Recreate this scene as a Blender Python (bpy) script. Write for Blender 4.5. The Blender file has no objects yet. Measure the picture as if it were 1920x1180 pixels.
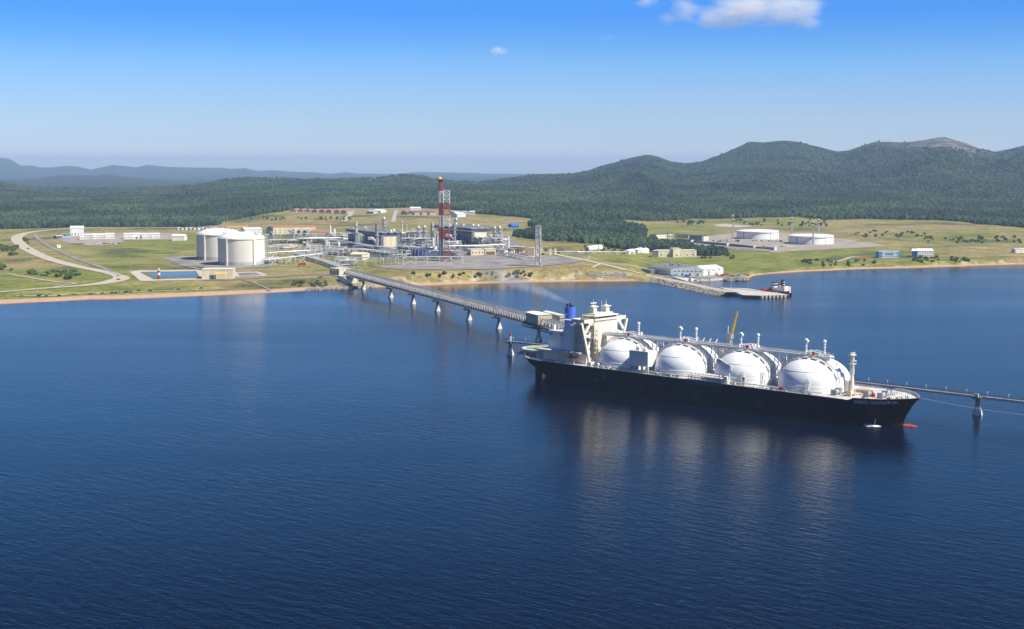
import bpy, bmesh, math, random
import numpy as np
from mathutils import Vector
random.seed(7)
rng = np.random.default_rng(11)
scene = bpy.context.scene
COL = scene.collection
R = math.radians

# ------------------------------------------------------------ camera, sky, sun, exposure
CAM_H, FPX, PITCH = 140.4, 2666.0, R(5.958)
cam_d = bpy.data.cameras.new('camera'); cam = bpy.data.objects.new('camera', cam_d); COL.objects.link(cam)
cam_d.sensor_width = 36.0; cam_d.lens = FPX / 1920 * 36; cam_d.clip_start = 1.0; cam_d.clip_end = 60000
cam.location = (0, 0, CAM_H); cam.rotation_euler = (R(90) - PITCH, 0, 0)
scene.camera = cam

SUN_ELEV = R(50)
SUN_H = (0.88, -0.475)                       # horizontal direction towards the sun
world = bpy.data.worlds.new('World'); scene.world = world; world.use_nodes = True
wn = world.node_tree; wn.nodes.clear()
sky = wn.nodes.new('ShaderNodeTexSky'); sky.sky_type = 'NISHITA'; sky.sun_disc = False
sky.sun_elevation = SUN_ELEV; sky.sun_rotation = math.atan2(SUN_H[0], SUN_H[1])
sky.altitude = 0; sky.air_density = 1.0; sky.dust_density = 0.3; sky.ozone_density = 2.5
# the air over the sea that day: deep blue overhead, milky near the horizon (gain on the sky by elevation)
hs = wn.nodes.new('ShaderNodeMix'); hs.data_type = 'RGBA'; hs.blend_type = 'MULTIPLY'; hs.inputs[0].default_value = 1.0
wtc = wn.nodes.new('ShaderNodeTexCoord'); wse = wn.nodes.new('ShaderNodeSeparateXYZ'); wn.links.new(wtc.outputs['Generated'], wse.inputs[0])
wcr = wn.nodes.new('ShaderNodeValToRGB'); wsc = wn.nodes.new('ShaderNodeVectorMath'); wsc.operation = 'SCALE'; wsc.inputs['Scale'].default_value = 2.2
SKY_GAIN = [(0.5,(1.02,1.16,1.68)),(1,(.78,.97,1.50)),(2,(.67,.87,1.38)),(3,(.58,.83,1.36)),(4,(.46,.80,1.38)),(5,(.30,.68,1.34)),(6,(.21,.60,1.40)),(10,(.21,.82,1.28)),(14,(.15,.48,.90)),(19,(.075,.17,.43)),(38,(.085,.10,.27)),(60,(.30,.54,1.2)),(90,(.32,.58,1.3))]
while len(wcr.color_ramp.elements) < len(SKY_GAIN): wcr.color_ramp.elements.new(0.5)
for el, (dg, cg) in zip(wcr.color_ramp.elements, SKY_GAIN):
    el.position = math.sin(R(dg)); el.color = (*[g/2.2 for g in cg], 1)
wn.links.new(wse.outputs['Z'], wcr.inputs[0]); wn.links.new(wcr.outputs[0], wsc.inputs[0]); wn.links.new(wsc.outputs[0], hs.inputs[7])
bg = wn.nodes.new('ShaderNodeBackground'); bg.inputs['Strength'].default_value = 0.076
wo = wn.nodes.new('ShaderNodeOutputWorld')
wn.links.new(sky.outputs[0], hs.inputs[6]); wn.links.new(hs.outputs[2], bg.inputs['Color']); wn.links.new(bg.outputs[0], wo.inputs['Surface'])

sun_d = bpy.data.lights.new('sun', 'SUN'); sun_d.energy = 5.0; sun_d.angle = R(0.53); sun_d.color = (1.0, 0.95, 0.86)
sun = bpy.data.objects.new('sun', sun_d); COL.objects.link(sun); sun.location = (0, 0, 900)
hl = math.hypot(*SUN_H)
sdir = Vector((SUN_H[0] / hl * math.cos(SUN_ELEV), SUN_H[1] / hl * math.cos(SUN_ELEV), math.sin(SUN_ELEV)))
sun.rotation_euler = sdir.to_track_quat('Z', 'Y').to_euler()

scene.view_settings.view_transform = 'Standard'; scene.view_settings.look = 'None'
scene.view_settings.exposure = 0.58; scene.view_settings.gamma = 1.0; scene.view_settings.use_curve_mapping = False
cy = scene.cycles
cy.max_bounces = 6; cy.diffuse_bounces = 2; cy.glossy_bounces = 3; cy.transmission_bounces = 2; cy.volume_bounces = 12
cy.transparent_max_bounces = 8; cy.caustics_reflective = False; cy.caustics_refractive = False
cy.use_denoising = True; cy.volume_max_steps = 256

# ------------------------------------------------------------ helpers
CP, SP = math.cos(PITCH), math.sin(PITCH)
def ray(px, py):
    a = (px - 960) / FPX; b = (590 - py) / FPX
    return (a, CP + b * SP, -SP + b * CP)
def at(px, py, z=0.0):
    """the point of the level plane z that the photograph shows at this pixel"""
    r = ray(px, py); t = (z - CAM_H) / r[2]
    return (r[0] * t, r[1] * t, z)

class MB:
    def __init__(s): s.v = []; s.f = []
    def add(s, vs, fs):
        n = len(s.v); s.v += [tuple(p) for p in vs]; s.f += [tuple(i + n for i in f) for f in fs]; return s
    def box(s, x0, x1, y0, y1, z0, z1):
        return s.add([(x0,y0,z0),(x1,y0,z0),(x1,y1,z0),(x0,y1,z0),(x0,y0,z1),(x1,y0,z1),(x1,y1,z1),(x0,y1,z1)],
                     [(3,2,1,0),(4,5,6,7),(0,1,5,4),(1,2,6,5),(2,3,7,6),(3,0,4,7)])
    def cbox(s, c, d, rz=0.0):
        n = len(s.v); s.box(-d[0]/2, d[0]/2, -d[1]/2, d[1]/2, 0, d[2]); ca, sa = math.cos(rz), math.sin(rz)
        for i in range(n, len(s.v)):
            x, y, z = s.v[i]; s.v[i] = (c[0] + x*ca - y*sa, c[1] + x*sa + y*ca, c[2] + z)
        return s
    def beam(s, p, q, w, h=None):
        p, q = Vector(p), Vector(q); d = q - p
        if d.length < 1e-6: return s
        d.normalize(); up = Vector((0,0,1)) if abs(d.z) < 0.95 else Vector((1,0,0))
        a = d.cross(up).normalized(); b = a.cross(d).normalized(); h = h or w
        a *= w/2; b *= h/2
        return s.add([p-a-b, p+a-b, p+a+b, p-a+b, q-a-b, q+a-b, q+a+b, q-a+b],
                     [(3,2,1,0),(4,5,6,7),(0,1,5,4),(1,2,6,5),(2,3,7,6),(3,0,4,7)])
    def cyl(s, p, q, r, n=10, r2=None, caps=True):
        p, q = Vector(p), Vector(q); d = (q - p).normalized(); r2 = r if r2 is None else r2
        up = Vector((0,0,1)) if abs(d.z) < 0.95 else Vector((1,0,0))
        a = d.cross(up).normalized(); b = a.cross(d).normalized()
        vs = []
        for c, rr in ((p, r), (q, r2)):
            for k in range(n):
                t = 2*math.pi*k/n; vs.append(c + a*(rr*math.cos(t)) + b*(rr*math.sin(t)))
        fs = [(k, (k+1) % n, n + (k+1) % n, n + k) for k in range(n)]
        fs = [f[::-1] for f in fs]
        if caps: fs += [tuple(range(n)), tuple(range(2*n-1, n-1, -1))]
        return s.add(vs, fs)
    def tube(s, pts, r, n=8):
        for a, b in zip(pts[:-1], pts[1:]): s.cyl(a, b, r, n)
        return s
    def lathe(s, prof, n=24, c=(0,0,0), cap_top=True, cap_bot=False, sx=1.0, sy=1.0):
        vs = []; m = len(prof)
        for r, z in prof:
            for k in range(n):
                t = 2*math.pi*k/n; vs.append((c[0] + r*sx*math.cos(t), c[1] + r*sy*math.sin(t), c[2] + z))
        fs = []
        for j in range(m-1):
            for k in range(n):
                fs.append((j*n+k, j*n+(k+1) % n, (j+1)*n+(k+1) % n, (j+1)*n+k))
        if cap_top: fs.append(tuple((m-1)*n + k for k in range(n)))
        if cap_bot: fs.append(tuple(n-1-k for k in range(n)))
        return s.add(vs, fs)
    def prism(s, pts, z0, z1):
        n = len(pts); ar = sum(pts[i][0]*pts[(i+1) % n][1] - pts[(i+1) % n][0]*pts[i][1] for i in range(n))
        if ar < 0: pts = pts[::-1]
        f0 = z0 if callable(z0) else (lambda x, y: z0); f1 = z1 if callable(z1) else (lambda x, y: z1)
        vs = [(x, y, f0(x, y)) for x, y in pts] + [(x, y, f1(x, y)) for x, y in pts]
        fs = [tuple(range(n-1, -1, -1)), tuple(range(n, 2*n))] + [(i, (i+1) % n, n+(i+1) % n, n+i) for i in range(n)]
        return s.add(vs, fs)
    def gable(s, x0, x1, y0, y1, z0, z1, ridge, along='x', over=0.0):
        if along == 'x':
            ym = (y0+y1)/2
            return s.add([(x0-over,y0-over,z0),(x1+over,y0-over,z0),(x1+over,y1+over,z0),(x0-over,y1+over,z0),(x0-over,ym,ridge),(x1+over,ym,ridge)],
                         [(3,2,1,0),(0,1,5,4),(2,3,4,5),(1,2,5),(3,0,4)])
        xm = (x0+x1)/2
        return s.add([(x0-over,y0-over,z0),(x1+over,y0-over,z0),(x1+over,y1+over,z0),(x0-over,y1+over,z0),(xm,y0-over,ridge),(xm,y1+over,ridge)],
                     [(3,2,1,0),(1,2,5,4),(3,0,4,5),(0,1,4),(2,3,5)])
    def lattice(s, c, w0, w1, z0, z1, nb, t=0.25, tb=None):
        """square lattice mast: four legs, rings and X bracing"""
        tb = tb or t*0.7
        def corner(k, i):
            f = i/nb; w = (w0 + (w1-w0)*f)/2; sx = (-1,1,1,-1)[k]; sy = (-1,-1,1,1)[k]
            return (c[0] + sx*w, c[1] + sy*w, z0 + (z1-z0)*f)
        for k in range(4):
            s.beam(corner(k,0), corner(k,nb), t)
        for i in range(nb+1):
            for k in range(4):
                s.beam(corner(k,i), corner((k+1) % 4,i), tb)
                if i < nb:
                    if i % 2: s.beam(corner(k,i), corner((k+1) % 4,i+1), tb)
                    else: s.beam(corner((k+1) % 4,i), corner(k,i+1), tb)
        return s
    def build(s, name, mat, parent=None, loc=(0,0,0), rz=0.0, smooth=False):
        me = bpy.data.meshes.new(name); me.from_pydata(s.v, [], s.f); me.update()
        if smooth:
            me.polygons.foreach_set('use_smooth', [True]*len(me.polygons))
            try: me.set_sharp_from_angle(angle=R(35))
            except Exception: pass
        if mat is not None: me.materials.append(mat)
        o = bpy.data.objects.new(name, me); COL.objects.link(o)
        o.location = loc; o.rotation_euler = (0,0,rz)
        if parent is not None: o.parent = parent
        return o

def tag(o, label=None, cat=None, group=None, kind=None):
    if label: o['label'] = label
    if cat: o['category'] = cat
    if group: o['group'] = group
    if kind: o['kind'] = kind
    return o
def thing(name, label, cat, loc=(0,0,0), rz=0.0, group=None):
    o = bpy.data.objects.new(name, None); COL.objects.link(o); o.empty_display_size = 1
    o.location = loc; o.rotation_euler = (0,0,rz)
    return tag(o, label, cat, group)
def copy_thing(src, loc, rz=0.0, label=None, group=None, scale=None):
    c = src.copy(); COL.objects.link(c); c.location = loc; c.rotation_euler = (0,0,rz)
    if label: c['label'] = label
    if group: c['group'] = group
    if scale: c.scale = scale
    for ch in list(src.children):
        d = ch.copy(); COL.objects.link(d); d.parent = c
        for g in list(ch.children):
            e = g.copy(); COL.objects.link(e); e.parent = d
    return c

# ------------------------------------------------------------ materials
MATS = {}
def M(name, col, rough=0.6, var=0.12, scale=0.3, metal=0.0, bump=0.0, dirt=None, streak=False, spec=0.4):
    """painted / mineral surface: base colour with procedural wear in object space"""
    if name in MATS: return MATS[name]
    m = bpy.data.materials.new(name); m.use_nodes = True; nt = m.node_tree; N = nt.nodes; L = nt.links
    b = N['Principled BSDF']; b.inputs['Roughness'].default_value = rough; b.inputs['Metallic'].default_value = metal
    b.inputs['Specular IOR Level'].default_value = spec
    tc = N.new('ShaderNodeTexCoord'); no = N.new('ShaderNodeTexNoise'); no.inputs['Scale'].default_value = scale; no.inputs['Detail'].default_value = 5
    if streak:
        mp = N.new('ShaderNodeMapping'); mp.inputs['Scale'].default_value = (1,1,0.12); L.new(tc.outputs['Object'], mp.inputs[0]); L.new(mp.outputs[0], no.inputs['Vector'])
    else: L.new(tc.outputs['Object'], no.inputs['Vector'])
    cr = N.new('ShaderNodeValToRGB'); e = cr.color_ramp.elements
    d = dirt or tuple(c*(1-var*2) for c in col)
    e[0].position = 0.30; e[0].color = (*d, 1); e[1].position = 0.62; e[1].color = (*[min(1, c*(1+var*0.3)) for c in col], 1)
    L.new(no.outputs['Fac'], cr.inputs[0]); L.new(cr.outputs[0], b.inputs['Base Color'])
    if bump:
        bp = N.new('ShaderNodeBump'); bp.inputs['Strength'].default_value = bump; bp.inputs['Distance'].default_value = 0.3
        L.new(no.outputs['Fac'], bp.inputs['Height']); L.new(bp.outputs[0], b.inputs['Normal'])
    MATS[name] = m; return m

white = M('white_paint', (0.80,0.79,0.75), 0.5, 0.10, 0.25, streak=True)
cream = M('cream_paint', (0.72,0.64,0.44), 0.6, 0.10, 0.2, streak=True)
ivory = M('ivory_paint', (0.80,0.74,0.60), 0.5, 0.08, 0.3, streak=True)
domewhite = M('dome_white', (0.86,0.86,0.84), 0.42, 0.04, 0.08, streak=True)
grey = M('grey_paint', (0.36,0.37,0.38), 0.6, 0.15, 0.3)
lgrey = M('light_grey_paint', (0.55,0.55,0.53), 0.55, 0.15, 0.3)
dgrey = M('dark_grey_paint', (0.09,0.095,0.10), 0.6, 0.2, 0.4)
steel = M('galvanised_steel', (0.46,0.46,0.45), 0.45, 0.25, 0.5, metal=0.3)
insul = M('pipe_insulation', (0.66,0.65,0.62), 0.4, 0.15, 0.4, metal=0.2)
black = M('black_paint', (0.012,0.013,0.016), 0.45, 0.3, 0.3)
red = M('red_paint', (0.42,0.035,0.03), 0.5, 0.2, 0.4)
rred = M('red_roof', (0.34,0.15,0.125), 0.7, 0.2, 0.2)
oroof = M('orange_roof', (0.48,0.20,0.08), 0.7, 0.2, 0.2)
orange = M('orange_paint', (0.75,0.15,0.02), 0.4, 0.1, 0.6)
yellow = M('yellow_paint', (0.72,0.42,0.03), 0.45, 0.12, 0.5)
blue = M('blue_paint', (0.03,0.10,0.42), 0.45, 0.12, 0.3)
funblue = M('funnel_blue', (0.07,0.14,0.60), 0.4, 0.06, 0.3)
navy = M('navy_cladding', (0.055,0.075,0.16), 0.55, 0.2, 0.15)
slate = M('blue_grey_cladding', (0.16,0.19,0.24), 0.55, 0.15, 0.1)
concrete = M('concrete', (0.55,0.52,0.46), 0.8, 0.12, 0.06, bump=0.1, streak=True)
oldconc = M('weathered_concrete', (0.38,0.37,0.34), 0.85, 0.22, 0.15, bump=0.2)
glass = M('dark_glass', (0.02,0.025,0.03), 0.12, 0.1, 1.0, spec=0.6)
deckm = M('deck_paint', (0.56,0.53,0.48), 0.7, 0.16, 0.12)
green = M('green_deck', (0.20,0.34,0.14), 0.7, 0.12, 0.2)
tugred = M('tug_red', (0.46,0.035,0.035), 0.4, 0.2, 0.4)
rust = M('rusty_steel', (0.28,0.13,0.07), 0.8, 0.3, 0.6)
rubber = M('black_rubber', (0.02,0.02,0.02), 0.85, 0.2, 1.0)
skin = M('skin', (0.42,0.24,0.16), 0.6, 0.1, 2.0)
rope = M('mooring_rope', (0.5,0.46,0.38), 0.8, 0.1, 2.0)
boulder = M('armour_rock', (0.40,0.36,0.29), 0.9, 0.25, 0.35, bump=0.5)
# ------------------------------------------------------------ noise and terrain height
def vnoise(x, y, seed=0):
    x = np.asarray(x, float); y = np.asarray(y, float); xi = np.floor(x).astype(np.int64); yi = np.floor(y).astype(np.int64)
    fx = x - xi; fy = y - yi; fx = fx*fx*fx*(fx*(fx*6-15)+10); fy = fy*fy*fy*(fy*(fy*6-15)+10)
    def h(a, b):
        n = (a*374761393 + b*668265263 + seed*974711) & 0xffffffff; n = ((n ^ (n >> 13))*1274126177) & 0xffffffff
        return ((n ^ (n >> 16)) & 0xffffff)/float(0xffffff)
    return (h(xi,yi)*(1-fx)+h(xi+1,yi)*fx)*(1-fy) + (h(xi,yi+1)*(1-fx)+h(xi+1,yi+1)*fx)*fy
def fbm(x, y, o=4, seed=0):
    s = 0; a = 0.5; t = 0
    for k in range(o):
        s = s + a*vnoise(x*2**k + 17.3*k, y*2**k - 9.1*k, seed+k); t += a; a *= 0.5
    return s/t
def ridged(x, y, o=4, seed=0):
    s = 0; a = 0.5; t = 0
    for k in range(o):
        s = s + a*(1-np.abs(2*vnoise(x*2**k + 5.3*k, y*2**k + 3.7*k, seed+k)-1)); t += a; a *= 0.5
    return s/t
def sst(a, b, x):
    t = np.clip((np.asarray(x, float)-a)/(b-a), 0, 1); return t*t*(3-2*t)

SHORE = [(-420,660),(-150,590),(0,571.5),(169,563),(240,562),(360,557),(508,550),(605,544),(667,541.5),(760,538.5),(830,536),(900,533),(983,531),(1067,529.5),
         (1183,528.5),(1212,529),(1245,524.5),(1355,523.5),(1398,525.5),(1412,518),(1441,515),(1479,512.5),(1520,510),(1609,505.5),(1697,504),(1806,500),(1920,497),(2150,488),(2450,480)]
_sp = np.array([at(*p)[:2] for p in SHORE]); SQ = _sp[:,0]/_sp[:,1]; SY = _sp[:,1]
def pxq(px): return (np.asarray(px, float)-960)/FPX/CP          # close enough for azimuths
def shoreY(q): return np.interp(q, SQ, SY)
def layer(pts, D):
    P = np.array(pts, float); q = []; z = []
    for px, py in P:
        r = ray(px, py); q.append(r[0]/r[1]); z.append(CAM_H + r[2]/r[1]*D)
    return np.array(q), np.array(z)
LA = layer([(-500,300),(-200,290),(-60,293),(0,296),(18,298),(40,311),(58,310),(77,314),(98,314),(124,311),(146,313),(171,318.5),(190,314),(211,309),(233,311),(255,314),(277,309),(313,313),(357,314.5),(412,314.5),(434,317),(459,315.5),(485,321),(507,319),(547,322),(590,323.5),(620,326.5),(645,323),(674,326),(700,326),(740,327),(781,322.5),(807,323),(836,323.5),(882,324.5),(939,327),(961,330),(1000,334),(1100,345),(2400,345)], 24000)
LB = layer([(-500,320),(-100,330),(0,338),(60,337),(100,331),(128,329),(165,330),(200,328),(240,333),(300,337),(370,341),(430,341),(520,345),(700,345),(2400,350)], 13000)
LN = layer([(-500,325),(-150,331),(-60,334),(0,339),(25,345),(60,357),(110,368),(200,378),(2400,390)], 6500)
LC = layer([(-500,372),(200,362),(300,353),(385,345),(419,337),(470,331.5),(547,334),(640,335),(714,333),(736,329),(755,327.5),(779,328),(798,331),(826,337),(854,341),(882,342),(940,346),(1000,352),(1100,365),(2400,380)], 6600)
LM = layer([(-500,372),(250,372),(340,366),(430,362),(560,356),(620,357),(700,362),(800,368),(900,372),(2400,385)], 5000)
LD = layer([(-500,380),(700,375),(800,362),(880,346),(940,334),(976,329),(1000,326),(1038,326),(1077,324),(1105,319),(1144,307),(1182,296.5),(1211,290),(1235,293.7),(1259,302),(1283,305),(1316,300),(1354,287),(1383,276),(1407,268),(1431,269),(1455,266),(1484,265),(1508,267),(1537,272.6),(1570,281),(1589,279),(1618,269),(1642,262),(1690,264),(1709,264),(1735,265),(1755,263),(1772,264),(1790,267),(1814,270),(1834,277),(1867,283),(1886,278),(1920,270),(1970,265),(2100,275),(2450,285)], 7600)
LF = layer([(-500,400),(900,392),(1050,384),(1200,380),(1330,374),(1450,366),(1560,362),(1660,364),(1760,374),(1830,386),(1900,396),(2000,398),(2450,398)], 4700)
LE = layer([(-500,390),(1000,365),(1080,352),(1150,340),(1250,338),(1330,332),(1420,318),(1500,322),(1580,328),(1660,316),(1740,322),(1820,332),(1900,336),(2000,330),(2450,335)], 6100)
for _l, _d in ((LC,8),(LD,9),(LN,6),(LM,4)): _l[1][:] -= _d
RIDGES = [(LA,24000,16500,3000,0.14,1600),(LB,13000,9000,2600,0.16,800),(LN,6500,4500,1600,0.1,400),(LC,6600,4300,1500,0.2,520),(LM,5000,3500,1100,0.24,420),(LD,7600,4200,2500,0.38,1000),(LF,4700,3300,1000,0.36,460),(LE,6100,4200,1300,0.5,560)]

BLUFFQ = pxq([-600,0,400,600,690,770,900,1000,1100,1180,1212,1380,1410,1480,1560,1700,1800,1920,2400])
BLUFFH = np.array([4,4,4,5,7,13,13,14,14,10,3.2,3.2,5,4,5,6,8,8,8.0])
BLUFFW = np.array([70,70,70,60,30,24,24,24,24,20,14,14,20,24,22,18,14,14,14.0])
BEACHW = np.array([40,34,34,30,22,17,17,16,15,12,3,3,12,17,18,20,17,16,16.0])
SLQ = pxq([-600,0,300,520,700,900,1100,1250,1500,1920,2400]); SLV = np.array([.0055,.0055,.006,.0105,.0135,.0130,.0100,.0085,.0095,.0085,.008])
def height(x, y):
    x = np.asarray(x, float); y = np.asarray(y, float); q = x/y; d = y - shoreY(q)
    d = d + 5*(fbm(x/60, y/60, 3, 3)-0.5)
    bh = np.interp(q, BLUFFQ, BLUFFH); bw = np.interp(q, BLUFFQ, BLUFFW); be = np.interp(q, BLUFFQ, BEACHW); sl = np.interp(q, SLQ, SLV)
    be2 = be + 8*(fbm(x/23, y/23, 3, 5)-0.5)*sst(6, 12, bh)
    z = np.where(d < 0, np.maximum(d*0.08, -5), np.minimum(d, be)*1.6/np.maximum(be, 1))
    z = z + (bh-1.6)*sst(0, 1, (d-be2)/bw)
    z = z + np.clip(d-be-bw, 0, 2200)*sl*sst(0, 250, d)
    z = z + 1.6*(fbm(x/140, y/140, 3, 8)-0.5)*sst(350, 900, d)
    far = sst(7300, 10500, y); z = z*(1-far) - 6*far
    base = z
    out = base
    for (lq, lz), D, st, back, na, ns in RIDGES:
        top = np.interp(q, lq, lz); yy = y + 420*(fbm(x/800, y/1100, 3, 21)-0.5)*np.minimum(1, np.abs(D-y)/900)
        f = np.where(yy < D, np.clip((yy-st)/(D-st), 0, 1), np.clip(1-(yy-D)/back, 0, 1))
        prof = np.where(yy < D, f**1.35*(1+0.35*(1-f)), f*f*(3-2*f))
        env = np.sin(np.pi*np.clip(f, 0, 1))**0.7
        hgt = base + (top-base)*prof + na*np.maximum(top-base, 0)*env*(ridged(x/ns, y/ns/1.6, 4, int(D) % 97)-0.62)*3.0
        hgt = np.where(f <= 0, -50, hgt)
        k = 10.0; m = np.maximum(out, hgt)
        out = m + k*np.log1p(np.exp(-np.minimum(np.abs(out-hgt)/k, 30)))*(f > 0)*np.minimum(f*6, 1)
    out = np.where(d < 300, base, out)
    # level pads cut into the shore for the plant
    return out
def H(x, y): return float(height(np.array([x]), np.array([y]))[0])
def G(px, py):
    """where the ground is at this pixel: march the sight line to the terrain"""
    r = ray(px, py); t = np.arange(1300, 9000, 3.0)/r[1]
    X, Y, Z = r[0]*t, r[1]*t, CAM_H + r[2]*t
    hh = np.maximum(height(X, Y), 0); k = np.argmax(Z < hh)
    if Z[k] >= hh[k]: k = len(t)-1
    return (float(X[k]), float(Y[k]), float(hh[k]))
def GX(px, y):
    """the ground at this azimuth and depth"""
    x = (px-960)/FPX*(y*CP + (CAM_H-15)*SP); return (x, y, H(x, y))
# ------------------------------------------------------------ node shorthand
def newmat(name):
    m = bpy.data.materials.new(name); m.use_nodes = True; return m, m.node_tree.nodes, m.node_tree.links
def ramp(N, L, src, stops):
    r = N.new('ShaderNodeValToRGB'); e = r.color_ramp.elements
    while len(e) < len(stops): e.new(0.5)
    for k, (p, c) in enumerate(stops): e[k].position = p; e[k].color = (*c, 1) if len(c) == 3 else c
    L.new(src, r.inputs[0]); return r.outputs[0]
def noise(N, L, vec, scale, detail=4, rough=0.55, dist=0.0):
    n = N.new('ShaderNodeTexNoise'); n.inputs['Scale'].default_value = scale; n.inputs['Detail'].default_value = detail
    n.inputs['Roughness'].default_value = rough; n.inputs['Distortion'].default_value = dist
    if vec is not None: L.new(vec, n.inputs['Vector'])
    return n.outputs['Fac']
def mix(N, L, fac, a, b, mode='MIX'):
    n = N.new('ShaderNodeMix'); n.data_type = 'RGBA'; n.blend_type = mode
    if isinstance(fac, (int, float)): n.inputs[0].default_value = fac
    else: L.new(fac, n.inputs[0])
    for v, i in ((a, 6), (b, 7)):
        if isinstance(v, tuple): n.inputs[i].default_value = (*v, 1)
        else: L.new(v, n.inputs[i])
    return n.outputs[2]
def mth(N, L, op, a, b=None, clamp=False):
    n = N.new('ShaderNodeMath'); n.operation = op; n.use_clamp = clamp
    for v, i in ((a, 0), (b, 1)):
        if v is None: continue
        if isinstance(v, (int, float)): n.inputs[i].default_value = v
        else: L.new(v, n.inputs[i])
    return n.outputs[0]
def mapped(N, L, vec, scale=(1,1,1), rz=0.0):
    mp = N.new('ShaderNodeMapping'); mp.vector_type = 'TEXTURE'; mp.inputs['Scale'].default_value = scale; mp.inputs['Rotation'].default_value = (0,0,rz); L.new(vec, mp.inputs[0]); return mp.outputs[0]

# ------------------------------------------------------------ where the forest stands
EDGE = [(-500,436),(-100,432),(0,430),(56,429),(187,426),(360,426),(411,423),(416,416),(446,411),(500,401),(547,393),(600,391.5),(656,390),(700,390),(789,391),(845,393),(892,401),(976,407),(1003,411),(1100,413),(1160,413),(1300,410.5),(1500,406.5),(1550,412),(1631,411),(1762,413.5),(1828,419),(1916,427),(2050,434),(2450,440)]
_e = [G(*p) for p in EDGE]; EQ = np.array([p[0]/p[1] for p in _e]); EY = np.array([p[1] for p in _e])
def poly_world(pts): return [G(*p)[:2] for p in pts]
GROVE = poly_world([(1003,413),(992,424),(1010,431),(1000,436),(967,440),(970,446),(1000,449),(1033,453),(1067,451),(1093,457),(1133,458),(1142,464),(1183,469),(1222,471.5),(1306,480),(1347,480),(1366,474),(1306,470),(1282,463),(1229,455),(1203,450),(1207,431),(1180,424),(1160,419),(1080,414)])
def inside(poly, x, y):
    x = np.asarray(x, float); y = np.asarray(y, float); c = np.zeros(x.shape, bool); n = len(poly)
    for i in range(n):
        x1, y1 = poly[i]; x2, y2 = poly[(i+1) % n]
        if y1 == y2: continue
        c ^= ((y1 > y) != (y2 > y)) & (x < (x2-x1)*(y-y1)/(y2-y1)+x1)
    return c
def forest_mask(x, y):
    q = x/y; j = 45*(fbm(x/90, y/90, 3, 31)-0.5)
    return (y + j > np.interp(q, EQ, EY)) | inside(GROVE, x + j*0.5, y + j*0.5)

# ------------------------------------------------------------ terrain: one sheet from the shore to the far ridges
q_cols = np.linspace(-0.50, 0.50, 541)
d_rows = np.concatenate([np.arange(-70, 130, 4.0), np.arange(130, 420, 7), np.arange(420, 2300, 16), np.arange(2300, 6300, 36), np.arange(6300, 9500, 60), np.arange(9500, 25500, 170)])
QQ, DD = np.meshgrid(q_cols, d_rows); YY = shoreY(QQ) + DD; XX = QQ*YY; ZZ = height(XX, YY)
nr, nc = QQ.shape
idx = np.arange(nr*nc).reshape(nr, nc)
faces = np.stack([idx[:-1,:-1], idx[:-1,1:], idx[1:,1:], idx[1:,:-1]], -1).reshape(-1, 4)
me = bpy.data.meshes.new('terrain')
me.from_pydata(np.stack([XX, YY, ZZ], -1).reshape(-1, 3).tolist(), [], faces.tolist()); me.update()
me.polygons.foreach_set('use_smooth', [True]*len(me.polygons))
terrain = bpy.data.objects.new('terrain', me); COL.objects.link(terrain); tag(terrain, kind='structure')
def attr(name, arr):
    a = me.attributes.new(name, 'FLOAT', 'POINT'); a.data.foreach_set('value', np.asarray(arr, np.float32).reshape(-1))
be = np.interp(QQ, BLUFFQ, BEACHW)
sand = (1-sst(0.85, 1.25, (DD + 9*(fbm(XX/18, YY/18, 3, 41)-0.5))/be))*sst(-8, 0, DD+4)
bh = np.interp(QQ, BLUFFQ, BLUFFH); bw = np.interp(QQ, BLUFFQ, BLUFFW)
cliff = sst(4.5, 9, bh)*sst(0.9, 1.2, DD/be)*(1-sst(0.45, 0.85, (DD-be)/bw))
sand = sand*(1-0.9*sst(pxq(1190), pxq(1215), QQ)*(1-sst(pxq(1385), pxq(1405), QQ))); attr('sand', sand); attr('wet', 1-sst(2, 9, DD + 5*(fbm(XX/25, YY/25, 3, 43)-0.5))); attr('cliff', cliff); attr('forest', forest_mask(XX, YY).astype(float))
cx, cyy = pxq(1775)*7600, 7600.0
rock = np.exp(-((QQ-pxq(1790))/0.026)**2)*sst(165, 235, ZZ)*np.clip(0.25+1.5*fbm(XX/160, YY/160, 3, 77), 0, 1)*(YY > 6500)
rock += 0.6*np.exp(-((QQ-pxq(1715))/0.03)**2)*sst(190, 250, ZZ)*np.clip(-0.2+1.8*fbm(XX/140, YY/140, 3, 78), 0, 1)*(YY > 6500)
attr('rock', np.clip(rock, 0, 1))
dryz = np.clip(0.35 + 0.9*(fbm(XX/260, YY/420, 4, 51)-0.5)*2, 0, 1)
attr('dry', dryz)

m, N, L = newmat('terrain_cover'); b = N['Principled BSDF']; b.inputs['Roughness'].default_value = 0.95; b.inputs['Specular IOR Level'].default_value = 0.1
tc = N.new('ShaderNodeTexCoord'); V = tc.outputs['Object']
def A(n):
    a = N.new('ShaderNodeAttribute'); a.attribute_name = n; return a.outputs['Fac']
n_big = noise(N, L, V, 0.006, 5); n_mid = noise(N, L, V, 0.03, 5, 0.6); n_fine = noise(N, L, V, 0.16, 4, 0.65)
streaks = noise(N, L, mapped(N, L, V, (2.8, 0.65, 1), 0.15), 0.012, 5, 0.6, 0.6)
greenc = ramp(N, L, n_mid, [(0.30, (0.10,0.125,0.024)), (0.48, (0.165,0.19,0.036)), (0.68, (0.235,0.24,0.055))])
dryc = ramp(N, L, n_mid, [(0.32, (0.20,0.170,0.066)), (0.55, (0.285,0.232,0.098)), (0.7, (0.35,0.29,0.15))])
dmask = mth(N, L, 'ADD', A('dry'), mth(N, L, 'MULTIPLY', mth(N, L, 'SUBTRACT', streaks, 0.5), 2.2))
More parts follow.
